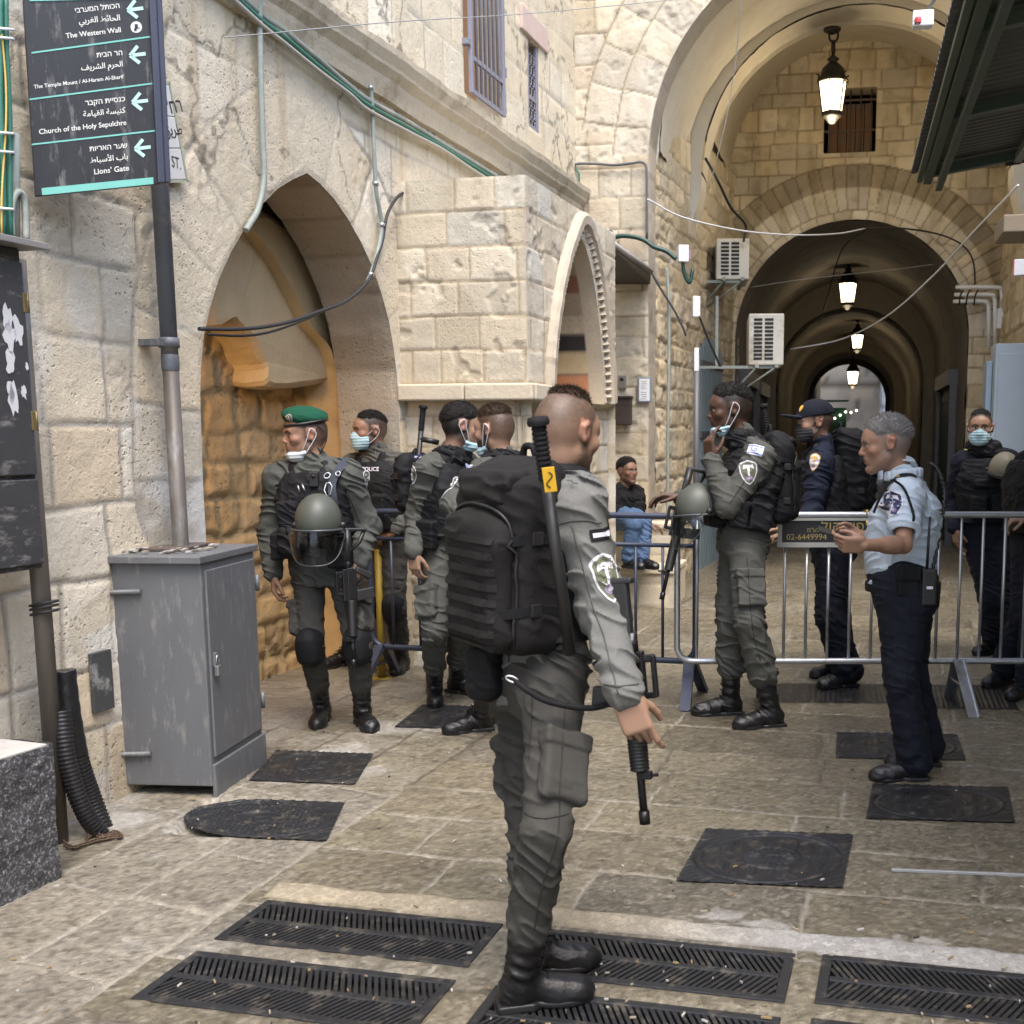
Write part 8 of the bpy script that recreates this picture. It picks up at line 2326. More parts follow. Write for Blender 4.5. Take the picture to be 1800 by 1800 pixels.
# ------------------------------------------------------------------ the people
Zof = lambda px, py: float((gnd(px, py) - CAM) @ HEAD)
OLD = dict(skin=(0.42, 0.255, 0.175))
GRP = "border policemen in olive grey uniform"
SK_L, SK_M, SK_T, SK_D = (0.315, 0.192, 0.132), (0.275, 0.158, 0.103), (0.22, 0.12, 0.075), (0.072, 0.036, 0.022)
DN = np.array([0, 0, -1.0]); UPZ = np.array([0, 0, 1.0])
def ctr(I, t, side=None, out=0.0):
    """point on the trunk: t from hips (0) to shoulders (1)"""
    p = I['hp'] + (I['sh'] - I['hp']) * t
    return p if side is None else p + side * out

# ---- 1: the soldier walking past in front, seen from behind
f = Fig(3.22, 1.74)
fw1 = dirphi(-135)
f.set('head', 998, 760, .0).set('neck', 960, 862, 0).set('shR', 1014, 890, -.125).set('shL', 868, 868, .135)
f.set('hipR', 978, 1195, -.065).set('hipL', 926, 1190, .075)
f.bone('elR', 'shR', 1064, 1085, .31, -1).bone('wrR', 'elR', 1100, 1226, .26, -1)
f.set('elL', 868, 1000, .30).set('wrL', 950, 1090, .45)
f.foot('R', 879, 1776, 1020, 1757).foot('L', 902, 1718, 1010, 1702)
f.bone('knR', 'hipR', 960, 1458, .44, -1).set('knL', 930, 1445, .10)
I1 = build_person("nearest soldier, seen from behind, with shaved head, big backpack and rifle", f.J, dict(
    k=f.k, vox=.0046, face=dirphi(-142, -12), skin=SK_L, haircol=(.046, .034, .025), beard=.6, fade=(-.10, .07, .78), hair=('brown', .062, .064, .008), nape=-.16, gaze=0, group=GRP, hs=1.0,
    handR=dict(d=nrm(DN + RGT * .38), pn=nrm(HEAD + RGT * .1), curls=[(.30, .40, .3), (.65, .9, .6), (.8, .95, .6), (.9, .95, .6)], thumb=(.7, .35), sc=1.06), handL=dict(d=fw1, pn=RGT, side=-1),
    trousers=(C_TROUS, -.008, .34), cargo=True, boots=(C_LEATH, .22), tw=.94, fat=.94, top=(C_GREYOL, .014, 1.93), vest=(C_BLACK, .034, .30), belt=(.13, .022, C_BLACK), waist=.26, seed=3, tfold=.011, top_folds=.012, cuff_r=.062,
    pouches=[(.1, .2, 'f', .06, .08, .04)]))
J1 = I1['J']
bp1, BW, BM, bpo = backpack(at(886, 982, 3.10), -fw1, nrm(UPZ + .07 * RGT), .305, .52, .225, "biggest black canvas backpack, with webbing rows, on the nearest soldier", vox=.006, folds=.010, rows=8)
mb = MB()
for s_ in (-1, 1): mb.tube(bez([BW(s_ * .30, -.45, .45), I1['sh'] + I1['right'] * s_ * .11 + UPZ * .09, I1['sh'] + I1['right'] * s_ * .13 + fw1 * .10 + UPZ * .05, I1['sh'] + I1['right'] * s_ * .14 + fw1 * .15 - UPZ * .15], 20), .024, 8)
mb.build("shoulder_strap", C_BLACK, bp1)
baton(at(946, 742, 2.86), at(1003, 1150, 2.95), "black ribbed baton with a yellow sticker, standing up beside the front soldier's backpack", ribs=.24, handle_r=.020)
mb = MB(); c_ = at(966, 843, 2.842); Mb = axes(at(1003, 1150, 2.95) - at(946, 742, 2.86), HEAD); mb.box(c_, (.031, .003, .0155), Mb, .001)
stk = mb.build("sticker", mat("sticker_yellow", (0.62, 0.36, 0.015), 0.5), bpy.data.objects["baton"])
mb = MB(); k = np.linspace(0, 1, 15); mb.tube([c_ - Mb[:, 1] * .004 + Mb[:, 0] * (.020 * (2 * t - 1)) + Mb[:, 2] * (.008 * math.sin(t * 6.283)) for t in k], .0018, 5); mb.build("sticker_mark", C_PLAST, stk)
rz_ = J1['wrR'] + nrm(DN + RGT * .38) * .08 + HEAD * .042
Zh = float((rz_ - CAM) @ HEAD)
rifle(at(1134, 1448, Zh + .03), at(1093, 1016, Zh + .07), RGT - .3 * HEAD, "black rifle held muzzle down in the right hand of the front soldier", stock_open=False, sc=1.05)
dc = Decal([I1['G']['jacket']], at(1053, 1012, 3.05), nrm(-HEAD + .55 * RGT), UPZ - .16 * RGT)
shield_badge(dc, .040, .066, I1['G']['jacket'])
dc = Decal([I1['G']['jacket']], at(1055, 938, 3.05), nrm(-HEAD + .55 * RGT), UPZ - .1 * RGT); mb = MB()
dc.grid(mb, [(-.040, -.016), (.040, -.016), (.040, .016), (-.040, .016)], 0, 1); dc.grid(mb, [(-.032, -.006), (.032, -.006), (.032, .006), (-.032, .006)], .0012, 0, .006); mb.build("name_tape", [P_WHITE, C_BLACK], I1['G']['jacket'])
mb = MB(); bl = [at(905, 1196, 2.98), at(925, 1212, 2.96), at(960, 1232, 2.96), at(1010, 1243, 2.98), at(1046, 1244, 3.0), at(1080, 1235, Zh)]
mb.tube(bez(bl, 40), .0085, 8); mb.build("sling_cord", C_BLACK, I1['G']['belt'])
mb = MB(); mb.tube([at(900 + 9 * math.cos(t) + 6 * math.sin(t), 1194 + 6 * math.sin(t), 2.975) for t in np.linspace(0, 6.283, 15)[:-1]], .003, 6, closed=True); mb.build("carabiner", M_STEEL, I1['G']['belt'])
g = Vol(at(850, 1180, 3.15) - .14, at(850, 1180, 3.15) + .14, .006); g.u(rbox(at(852, 1178, 3.16), (.05, .05, .085), None, .035), .01); g.warp_folds(.006, .03, 2); vol_obj(g, "hip_pouch", C_BLACK, I1['G']['belt'])

# ---- 2: soldier with green beret
Z2 = Zof(600, 1280)
f = Fig(Z2, 1.78)
f.set('head', 536, 764, .02).set('neck', 552, 822, .02).set('shR', 493, 842, .03).set('shL', 611, 838, -.03).set('hipR', 543, 998, .02).set('hipL', 599, 998, -.02)
f.bone('elR', 'shR', 476, 933, .29, 1).bone('wrR', 'elR', 481, 1010, .25, -1).bone('elL', 'shL', 646, 926, .30, 1).bone('wrL', 'elL', 630, 988, .24, -1)
f.foot('R', 570, 1264, 549, 1294).foot('L', 634, 1272, 664, 1299)
f.bone('knR', 'hipR', 547, 1136, .44, -1).bone('knL', 'hipL', 630, 1134, .44, -1)
I2 = build_person("soldier in a green beret facing the viewer with a riot helmet hanging at his waist", f.J, dict(
    k=f.k, vox=.005, face=dirphi(60, -3), skin=SK_M, haircol=(.02, .014, .01), beard=.10, fade=(-.09, .04, .88), group=GRP, hs=1.08, gaze=-.003,
    handR=dict(d=nrm(DN - .05 * RGT), pn=nrm(RGT + HEAD * .4), side=1, curl=(.55, .7, .4)), handL=dict(d=nrm(DN - .2 * RGT - .3 * HEAD), pn=nrm(-RGT + HEAD * .3), side=-1, curl=(.25, .35, .25)),
    trousers=(C_TROUS, -.008, .40), boots=(C_LEATH, .21), kneepads=True, cargo=True, top=(C_OLIVE2, .018, 1.96), hem=.03, vest=(C_BLACK, .026, .40), seed=11, top_folds=.012,
    mask=('chin', C_MASKW), pouches=[(-.10, .30, 'f', .05, .07, .03), (.09, .31, 'f', .055, .065, .03), (-.17, .10, 'f', .055, .08, .05), (.15, .14, 'f', .05, .07, .04), (.0, .18, 'f', .12, .06, .025)], waist=.2, belt=(.15, .024, C_BLACK)))
W2 = lambda x, y, z: I2['hc'] + I2['H'] @ (np.array([x, y, z]) * I2['hs'])
Hb = I2['H']; tl = nrm(Hb[:, 2] - .20 * Hb[:, 0] - .10 * Hb[:, 1]); rx = nrm(np.cross(Hb[:, 1], tl)); Mb = np.stack([rx, np.cross(tl, rx), tl], 1)
g = Vol(I2['hc'] - .2, I2['hc'] + .24, .005); g.u(ell(W2(.010, -.010, .092), (.104, .122, .050), Mb), .01); g.u(ell(W2(.035, -.02, .080), (.088, .108, .042), Mb), .03); g.sub(ell(W2(0, -.012, .01), np.array([.079, .100, .080]) * I2['hs'], Hb), .008)
g.cut(lambda P: (lambda q: .060 + .0 * q[..., 0] - q[..., 2] - .12 * q[..., 1])((P - I2['hc']) @ Hb)); g.warp_folds(.006, .035, 4); be = vol_obj(g, "beret", C_BERET, I2['root'])
mb = MB(); mb.tube([W2(.082 * math.cos(t), -.010 + .104 * math.sin(t), .0575 - .012 * math.sin(t)) for t in np.linspace(0, 6.283, 41)[:-1]], .0085, 7, closed=True); mb.build("leather_band", C_LEATH, be)
dc = Decal([be], W2(-.055, .090, .086), nrm(-HEAD * .8 - RGT * .35), UPZ, .002); mb = MB()
cir = lambda r, n=14: [(r * math.cos(t), r * math.sin(t)) for t in np.linspace(0, 6.283, n + 1)[:-1]]
dc.grid(mb, cir(.021), 0, 0); dc.grid(mb, cir(.0155), .001, 1); dc.grid(mb, [(-.004, -.011), (.004, -.011), (.003, .010), (-.003, .010)], .002, 0); dc.grid(mb, [(-.011, -.006), (.011, -.006), (.008, .000), (-.008, .000)], .0022, 0); mb.build("beret_badge", [mat("badge_silver", (.6, .6, .58), .35, .6), P_OLIV], be)
V2 = [I2['G']['vest'], I2['G']['jacket']]
fw2 = I2['fwd']
def chest(px, py): return at(px, py, Z2 - .1)
dc = Decal(V2, chest(557, 842), -HEAD, UPZ); c_ = dc.pt(0, 0, .012); mb = MB(); mb.box(c_, (.024, .014, .040), np.stack([RGT, -HEAD, UPZ], 1), .006); cm = mb.build("body_camera", C_PLAST, I2['G']['vest'])
mb = MB(); mb.lathe(c_ - HEAD * .014 + UPZ * .016, [(.010, 0), (.010, .004), (.0, .005)], 12, np.stack([RGT, UPZ, -HEAD], 1)); mb.build("lens", C_GUN, cm)
strap("shoulder_sling", [dc.pt(.155, .10, .012), dc.pt(.125, .055, .016), dc.pt(.095, -.02, .02), dc.pt(.105, -.10, .022), dc.pt(.115, -.19, .02)], .042, .008, mat("sling_blue_black", (.022, .028, .042), .75, bump=.2), I2['G']['vest'], lambda p: -HEAD)
mb = MB()
for (x, y, r_) in ((.030 + .038, .02, .014), (.125, .03, .012)): mb.tube([dc.pt(x + r_ * math.cos(t), y + r_ * math.sin(t), .028) for t in np.linspace(0, 6.283, 13)[:-1]], .003, 6, closed=True)
mb.tube([dc.pt(x, y, .03) for x, y in ((.070, -.02), (.060, -.055), (.075, -.085), (.095, -.075), (.098, -.035), (.085, -.015))], .0035, 6, closed=True)
mb.build("carabiner", M_STEEL, I2['G']['vest'])
mb = MB(); dc.text(mb, heb("משטרה"), -.012, .062, -.112, .006); mb.build("vest_lettering", P_WHITE, I2['G']['vest'])
mb = MB(); mb.tube([dc.pt(-.085, -.03, .02), dc.pt(-.075, -.065, .02)], .004, 6); mb.tube([dc.pt(-.062, -.025, .02), dc.pt(-.045, -.06, .02)], .005, 6); mb.build("cuff_clip", M_STEEL, I2['G']['vest'])
dc = Decal([I2['G']['jacket']], at(642, 842, Z2), nrm(-HEAD * .5 + RGT), UPZ - .25 * RGT); shield_badge(dc, .036, .050, I2['G']['jacket'])
riot_helmet(at(560, 915, Z2 - .30), UPZ, -HEAD + .06 * RGT, .93, "olive riot helmet with clear visor hanging on the green beret wearer's chest")
rifle(at(622, 1172, Z2 - .27), at(613, 928, Z2 - .20), nrm(-RGT - .6 * HEAD), "black rifle hanging muzzle down beside the soldier with the green beret", stock_open=True)
mb = MB(); mb.tube(bez([W2(-.075, -.05, .045), W2(-.085, -.085, .0), W2(-.08, -.075, -.05), W2(-.05, -.05, -.10)], 16), .003, 5); mb.build("earpiece_cord", C_PLAST, I2['root'])
g = Vol(at(512, 940, Z2 - .16) - .16, at(512, 940, Z2 - .16) + .16, .006); g.u(rbox(at(512, 952, Z2 - .15), (.058, .06, .085), None, .04), .01); g.warp_folds(.010, .04, 3); vol_obj(g, "dump_pouch", C_BLACK, I2['G']['belt'])

# ---- 3: masked soldier behind him
Z3 = Zof(690, 1188); f = Fig(Z3, 1.79)
f.set('head', 649, 757, 0).set('neck', 662, 802, .02).set('shR', 617, 822, .05).set('shL', 702, 818, -.05).set('hipR', 655, 950, .03).set('hipL', 693, 950, -.03)
f.bone('elR', 'shR', 606, 893, .29, 1).bone('wrR', 'elR', 625, 950, .25, -1).bone('elL', 'shL', 722, 890, .29, 1).bone('wrL', 'elL', 694, 932, .25, -1)
f.foot('R', 618, 1168, 588, 1174).foot('L', 712, 1176, 690, 1193); f.bone('knR', 'hipR', 648, 1075, .44, -1).bone('knL', 'hipL', 694, 1078, .44, -1)
I3 = build_person("masked soldier in a black police vest by the recess, behind the beret wearer", f.J, dict(
    k=f.k, vox=.0058, face=dirphi(58, -2), skin=SK_M, haircol=(.018, .013, .01), beard=.65, fade=(-.085, .045, .9), hair=('black', .045, .055, .007), group=GRP, hs=1.06, gaze=-.003,
    handR=dict(d=nrm(DN + RGT * .2), pn=nrm(RGT + HEAD * .3), side=1), handL=dict(d=nrm(-RGT + DN * .4), pn=nrm(DN + HEAD), side=-1, curl=(.5, .6, .4)),
    trousers=(C_TROUS, -.004, .40), boots=(C_LEATH, .21), kneepads=True, top=(C_OLIVE, .014, 1.93), vest=(C_BLACK, .034, .30), mask=('on', C_MASK), seed=21, belt=(.14, .024, C_BLACK),
    pouches=[(-.09, .24, 'f', .05, .07, .03), (.08, .22, 'f', .055, .08, .035), (0, .13, 'f', .15, .05, .03)]))
dc = Decal([I3['G']['vest']], at(650, 826, Z3 - .15), -HEAD, UPZ); mb = MB(); dc.text(mb, "POLICE", -.052, .062, -.006, .002, bold=.02); mb.build("vest_lettering", P_WHITE, I3['G']['vest'])
baton(at(674, 752, Z3 + .22), at(684, 900, Z3 + .22), "short black baton end behind the masked soldier in the police vest", ribs=.4)

# ---- 4: dark-haired soldier turned away, talking
Z4 = Zof(775, 1240); f = Fig(Z4, 1.80)
f.set('head', 812, 748, .0).set('neck', 792, 805, .0).set('shR', 752, 826, -.155).set('shL', 820, 820, .155).set('hipR', 768, 982, -.07).set('hipL', 804, 980, .08)
f.bone('elR', 'shR', 733, 908, .29, 1).bone('wrR', 'elR', 727, 972, .25, -1).set('elL', 838, 892, .22).set('wrL', 836, 962, .14)
f.foot('R', 764, 1228, 766, 1256).foot('L', 790, 1216, 846, 1224); f.bone('knR', 'hipR', 764, 1110, .44, -1).bone('knL', 'hipL', 812, 1104, .44, -1)
I4 = build_person("dark haired soldier turned away with hanging arm and baton on his back", f.J, dict(
    k=f.k, vox=.0056, face=dirphi(-112, -8), skin=SK_L, haircol=(.012, .010, .009), beard=.2, fade=(-.12, -.02, 1.12), hair=('black', .010, .060, .008), nape=.40, group=GRP, hs=1.08,
    handR=dict(d=nrm(DN + RGT * .05), pn=nrm(RGT * .6 + HEAD), side=1, curl=(.45, .6, .4)), handL=dict(d=DN, pn=-RGT, side=-1),
    trousers=(C_OLIVE, -.003, .38), boots=(C_LEATH, .22), top=(C_OLIVE, .014, 1.95), vest=(C_BLACK, .030, .32), scarf=(C_BLACK, 1.0), mask=('chin', C_MASK), seed=31, belt=(.14, .026, C_BLACK), cargo=True,
    pouches=[(-.08, .2, 'f', .05, .08, .03), (.06, .2, 'f', .05, .08, .03), (.02, .16, 'r', .06, .08, .03)]))
for (x, y, h_) in ((729, 834, .052),):
    dc = Decal([I4['G']['jacket']], at(x + 4, y, Z4 - .15), nrm(-HEAD - .35 * RGT), UPZ + .1 * RGT); shield_badge(dc, .036, .055, I4['G']['jacket'])
dc = Decal([I4['G']['jacket']], at(736, 803, Z4 - .15), nrm(-HEAD - .3 * RGT), UPZ); mb = MB(); dc.grid(mb, [(-.03, -.014), (.03, -.014), (.03, .014), (-.03, .014)], 0, 1); dc.grid(mb, [(-.024, -.005), (.024, -.005), (.024, .005), (-.024, .005)], .001, 0, .006); mb.build("name_tape", [P_WHITE, P_NAVY], I4['G']['jacket'])
baton(at(744, 716, Z4 + .10), at(727, 900, Z4 + .06), "black side-handle baton rising behind the shoulder of the dark haired soldier", ribs=.22, side=nrm(RGT + .2 * DN))
bp4, *_r = backpack(at(722, 850, Z4 + .12), nrm(-RGT + .5 * HEAD), UPZ, .26, .34, .13, "slim black backpack of the dark haired soldier, seen edge-on", C_BLACK, .008, .006, 3)

# ---- 5: fair-haired bearded soldier facing him
Z5 = Zof(840, 1288); f = Fig(Z5, 1.76)
f.set('head', 868, 756, .0).set('neck', 884, 815, .0).set('shL', 846, 838, -.165).set('shR', 890, 832, .165).set('hipL', 872, 994, -.085).set('hipR', 884, 992, .085)
f.bone('elL', 'shL', 797, 884, .29, -1).bone('wrL', 'elL', 838, 930, .25, -1).set('elR', 880, 900, .26).set('wrR', 862, 975, .22)
f.foot('L', 864, 1284, 806, 1290).foot('R', 905, 1262, 850, 1262); f.bone('knL', 'hipL', 862, 1130, .44, -1).bone('knR', 'hipR', 885, 1128, .44, -1)
I5 = build_person("brown haired bearded soldier with a lowered mask, half hidden behind the walking soldier's backpack", f.J, dict(
    k=f.k, vox=.0056, face=dirphi(118, -6), skin=SK_L, haircol=(.030, .018, .011), beard=.95, fade=(-.095, .04, .88), hair=('brown', .042, .055, .010), nape=-.05, group=GRP, hs=1.07,
    handL=dict(d=nrm(RGT + DN), pn=HEAD, side=-1), handR=dict(d=DN, pn=-HEAD, side=1), trousers=(C_OLIVE, .0, .38), boots=(C_LEATH, .21), top=(C_OLIVE2, .016, 1.93), vest=(C_BLACK, .03, .3), scarf=(C_BLACK, 1.0), mask=('chin', C_MASK), seed=41, belt=(.14, .024, C_BLACK)))
dc = Decal([I5['G']['jacket']], at(806, 856, Z5 - .2), nrm(-HEAD - .25 * RGT), UPZ + .35 * RGT); shield_badge(dc, .040, .056, I5['G']['jacket'])
dc = Decal([I5['G']['jacket']], at(822, 827, Z5 - .2), nrm(-HEAD - .1 * RGT + .3 * UPZ), UPZ + .35 * RGT); flag_badge(dc, .022, .033, I5['G']['jacket'])

# ---- 6: dark-skinned soldier touching his mouth
Z6 = 6.36; f = Fig(Z6, 1.88)
f.set('head', 1282, 719, .0).set('neck', 1308, 776, .0).set('shL', 1336, 806, -.17).set('shR', 1312, 800, .17).set('hipL', 1308, 946, -.088).set('hipR', 1296, 944, .088)
f.bone('elL', 'shL', 1280, 890, .30, -1).bone('wrL', 'elL', 1249, 806, .27, 1).set('elR', 1262, 880, .16).bone('wrR', 'elR', 1196, 874, .26, -1)
f.foot('L', 1374, 1277, 1288, 1284).foot('R', 1302, 1256, 1231, 1259); f.bone('knL', 'hipL', 1318, 1094, .45, -1).bone('knR', 'hipR', 1284, 1094, .45, -1)
I6 = build_person("dark skinned soldier touching his mouth, blue mask under his chin, helmet and rifle before him", f.J, dict(
    k=f.k, vox=.005, face=dirphi(84, -5), skin=SK_D, haircol=(.010, .008, .007), beard=.15, fade=(-.09, .035, .9), hair=('black', .035, .055, .009), group=GRP, hs=1.07,
    handL=dict(d=nrm(UPZ - .10 * RGT), pn=nrm(RGT * .75 + HEAD * .6), side=-1, curls=[(.35, .5, .3), (.6, .8, .4), (.8, .9, .5), (.9, 1., .5)], thumb=(.5, .4)), handR=dict(d=nrm(-RGT + .05 * UPZ), pn=nrm(DN - .3 * HEAD), side=1, curl=(.4, .5, .3)),
    trousers=(C_OLIVE, .002, .42), boots=(C_LEATH, .24), top=(C_OLIVE, .014, 1.94), vest=(C_BLACK, .034, .26), scarf=(C_BLACK, 1.05), mask=('chin', C_MASK), seed=51, belt=(.17, .024, C_BLACK), cargo=True, cuff_r=.075, tfold=.013,
    pouches=[(-.04, .14, 'l', .06, .075, .03), (.08, .14, 'l', .05, .075, .03), (0, .1, 'f', .14, .06, .04)]))
dc = Decal([I6['G']['jacket']], at(1314, 830, Z6 - .2), nrm(-HEAD), UPZ - .08 * RGT); shield_badge(dc, .048, .066, I6['G']['jacket'])
dc = Decal([I6['G']['jacket']], at(1327, 793, Z6 - .2), nrm(-HEAD + .2 * UPZ), UPZ + .32 * RGT); flag_badge(dc, .041, .030, I6['G']['jacket'])
backpack(at(1371, 842, Z6 + .02), nrm(RGT + .1 * HEAD), UPZ - .06 * RGT, .30, .50, .17, "black backpack on the soldier touching his mouth", C_BLACK, .007, .009, 5)
mb = MB(); baton(at(1343, 714, Z6 + .08), at(1352, 790, Z6 + .06), "dark baton handle rising above the shoulder of the dark skinned soldier", ribs=.7)
riot_helmet(at(1229, 893, Z6 - .12), nrm(UPZ - .28 * RGT), nrm(-HEAD * .45 - RGT), .93, "olive riot helmet hanging before the dark skinned soldier touching his mouth")
rifle(at(1163, 1054, Z6 - .22), at(1217, 822, Z6 - .10), nrm(-RGT - .25 * HEAD), "black rifle slanting muzzle down in front of the dark skinned soldier", sc=1.0)

# ---- 7: policeman in navy with a peaked cap and backpack
Z7 = 7.3; f = Fig(Z7, 1.82)
f.set('head', 1432, 742, .0).set('neck', 1448, 788, .0).set('shL', 1443, 816, -.17).set('shR', 1432, 813, .17).set('hipL', 1466, 958, -.09).set('hipR', 1458, 958, .09)
f.bone('elL', 'shL', 1428, 897, .29, -1).bone('wrL', 'elL', 1396, 940, .25, -1).set('elR', 1420, 890, .2).set('wrR', 1385, 930, .12)
f.foot('L', 1503, 1206, 1428, 1213).foot('R', 1492, 1190, 1418, 1194); f.bone('knL', 'hipL', 1458, 1092, .45, -1).bone('knR', 'hipR', 1470, 1090, .45, -1)
I7 = build_person("policeman in navy cap and black face mask with a black backpack, behind the steel barrier", f.J, dict(
    k=f.k, vox=.0058, face=dirphi(86, -4), skin=SK_L, haircol=(.025, .019, .016), beard=.3, fade=(-.09, .01, .9), hs=1.05, gaze=0,
    handL=dict(d=nrm(-RGT), pn=DN, side=-1), handR=dict(d=nrm(-RGT), pn=DN, side=1), trousers=(C_NAVY, .016, .06), boots=(C_LEATH, .1), top=(C_NAVYJ, .018, 1.93), hem=.02, vest=(C_BLACK, .03, .35), mask=('on', C_MASKB), seed=61, cuff_r=.09, belt=(.15, .024, C_BLACK)))
Hc = I7['H']; W7 = lambda x, y, z: I7['hc'] + Hc @ (np.array([x, y, z]) * I7['hs'])
g = Vol(I7['hc'] - .2, I7['hc'] + .24, .005); g.u(ell(W7(0, -.010, .042), np.array([.090, .112, .094]) * I7['hs'], Hc), .01)
g.cut(lambda P: (lambda q: .040 + .12 * np.minimum(q[..., 1] + .05, 0) * 0 - q[..., 2] - .08 * q[..., 1])((P - I7['hc']) @ Hc)); g.u(ell(W7(0, .135, .040), np.array([.068, .075, .012]) * I7['hs'], Hc @ np.array([[1, 0, 0], [0, .97, .2], [0, -.2, .97]]).T), .02); g.sub(ell(W7(0, -.012, .022), np.array([.080, .10, .086]) * I7['hs'], Hc), .004)
cp_ = vol_obj(g, "cap", C_NAVY, I7['root'])
dc = Decal([cp_], W7(-.03, .085, .085), nrm(Hc[:, 1] - .5 * HEAD), UPZ, .003); mb = MB(); dc.grid(mb, shield(.016, .020), 0, 0); mb.build("cap_badge", [P_GOLD], cp_)
dc = Decal([I7['G']['jacket']], at(1432, 812, Z7 - .2), nrm(-HEAD - .2 * RGT), UPZ + .15 * RGT); shield_badge(dc, .034, .056, I7['G']['jacket'], P_GOLD, P_WHITE)
backpack(at(1498, 828, Z7 + .04), nrm(RGT + .1 * HEAD), UPZ - .05 * RGT, .34, .52, .24, "bulky black backpack on the policeman with the navy cap", C_BLACK, .008, .014, 4)

# ---- 8: officer in light blue shirt
Z8 = 5.32; f = Fig(Z8, 1.73)
f.set('head', 1556, 779, .0).set('neck', 1592, 842, .0).set('shL', 1593, 873, -.165).set('shR', 1590, 872, .165).set('hipL', 1588, 1034, -.088).set('hipR', 1590, 1034, .088)
f.bone('elL', 'shL', 1588, 958, .27, -1).bone('wrL', 'elL', 1520, 958, .25, -1).set('elR', 1572, 945, .17).bone('wrR', 'elR', 1510, 942, .25, -1)
f.foot('L', 1627, 1372, 1505, 1374).foot('R', 1648, 1346, 1552, 1350); f.bone('knL', 'hipL', 1584, 1205, .43, -1).bone('knR', 'hipR', 1604, 1200, .43, -1)
I8 = build_person("grey haired officer in a light blue short sleeved shirt holding a phone", f.J, dict(
    k=f.k, vox=.005, face=dirphi(92, -9), skin=(.285, .165, .110), haircol=(.15, .14, .135), beard=.14, fade=(-.085, .015, .8), hair=('grey', .012, .045, .008), nape=.40, hs=1.12, gaze=0, nose=1.05, fat=1.30, tw=1.05, belly=.034,
    handL=dict(d=nrm(-RGT + .02 * UPZ), pn=nrm(HEAD * .9 + UPZ * .35), side=-1, curls=[(.55, .7, .4), (.85, .9, .5), (.9, .95, .5), (1., 1., .5)], thumb=(.4, .6)), handR=dict(d=nrm(-RGT + .05 * UPZ - .25 * HEAD), pn=nrm(UPZ * .5 - HEAD), side=1, curl=(.75, .9, .6), thumb=(.4, .6)),
    trousers=(C_NAVY, .006, .02), boots=(C_LEATH, 0.03), laces=False, cuff_r=.082, tfold=.007, top=(C_BLUE, .014, .46), top_name='shirt', tuck=.12, hem=0, top_folds=.012, seed=71, belt=(.13, .02, C_BLACK), waist=.24))
S8 = I8['G']['shirt']
dc = Decal([S8], at(1566, 884, Z8 - .22), nrm(-HEAD), UPZ + .08 * RGT); shield_badge(dc, .042, .058, S8, P_WHITE, P_NAVY)
mb = MB(); mb.tube(bez([dc.pt(-.005, .105, .006), dc.pt(.045, .07, .008), dc.pt(.072, .0, .01), dc.pt(.082, -.06, .01), dc.pt(.070, -.115, .012), dc.pt(.035, -.125, .012)], 30), .006, 7); mb.tube(bez([dc.pt(-.005, .105, .006), dc.pt(-.035, .06, .008), dc.pt(-.06, .0, .008), dc.pt(-.075, -.05, .008)], 20), .006, 7); mb.build("lanyard_cord", C_BLACK, S8)
sp_ = Decal([S8], at(1586, 846, Z8 - .12), nrm(UPZ - .5 * HEAD), -RGT); mb = MB(); sp_.grid(mb, [(-.024, -.06), (.024, -.06), (.024, .05), (0, .065), (-.024, .05)], .003, 0); sp_.grid(mb, [(-.008, .015), (.008, .015), (.008, .030), (-.008, .030)], .005, 1); mb.build("epaulette", [C_NAVY, P_GOLD], S8)
g = Vol(I8['neck'] - .2, I8['neck'] + .2, .005); nd = nrm(I8['hc'] - I8['neck'])
for s_ in (-1, 1):
    for q in np.linspace(0, 1, 8): 
        a_ = math.pi * (.5 - s_ * (.12 + .80 * q)); p = I8['neck'] + nd * (.035 - .02 * (1 - q)) + (I8['right'] * math.cos(a_) + I8['fwd'] * math.sin(a_)) * .078; g.u(rbox(p, (.020, .020, .022), None, .010), .012)
g.sub(cone(I8['neck'] - nd * .05, I8['neck'] + nd * .2, .060, .062), .003); vol_obj(g, "collar", C_BLUE, S8)
Mx8 = np.stack([RGT, HEAD, UPZ], 1)
for nm, x, y, hw, hh, dp, bz in (("belt_pouch", 1596, 1020, .050, .072, .025, .012), ("radio", 1632, 1032, .034, .085, .022, .008)):
    p = at(x, y, Z8 - .20); g = Vol(p - .14, p + .14, .005); g.u(rbox(p, (hw, dp, hh), Mx8, bz), .01); 
    if nm == "belt_pouch": g.u(rbox(p + UPZ * .035 - HEAD * .008, (hw + .003, dp, .035), Mx8, .008), .003)
    ob_ = vol_obj(g, nm, C_BLACK if nm != "radio" else C_PLAST, I8['root'])
    if nm == "radio":
        mb = MB(); mb.tube([p + UPZ * .08 - RGT * .01, p + UPZ * .32 - RGT * .004], [.007, .005], 7); mb.build("antenna", C_PLAST, ob_)
        mb = MB(); mb.box(p - HEAD * .024 + UPZ * .0 , (.014, .002, .006), Mx8); mb.build("label", P_WHITE, ob_)
mb = MB(); P = bez([at(1640, 1000, Z8 - .12), at(1652, 930, Z8 - .06), at(1660, 870, Z8 - .02), at(1650, 830, Z8), at(1636, 815, Z8 + .02)], 80)
mb.tube([p + .004 * np.array([math.cos(i * 1.7), 0, math.sin(i * 1.7)]) for i, p in enumerate(P)], .0085, 7); mb.build("coiled_cord", C_PLAST, I8['root'])
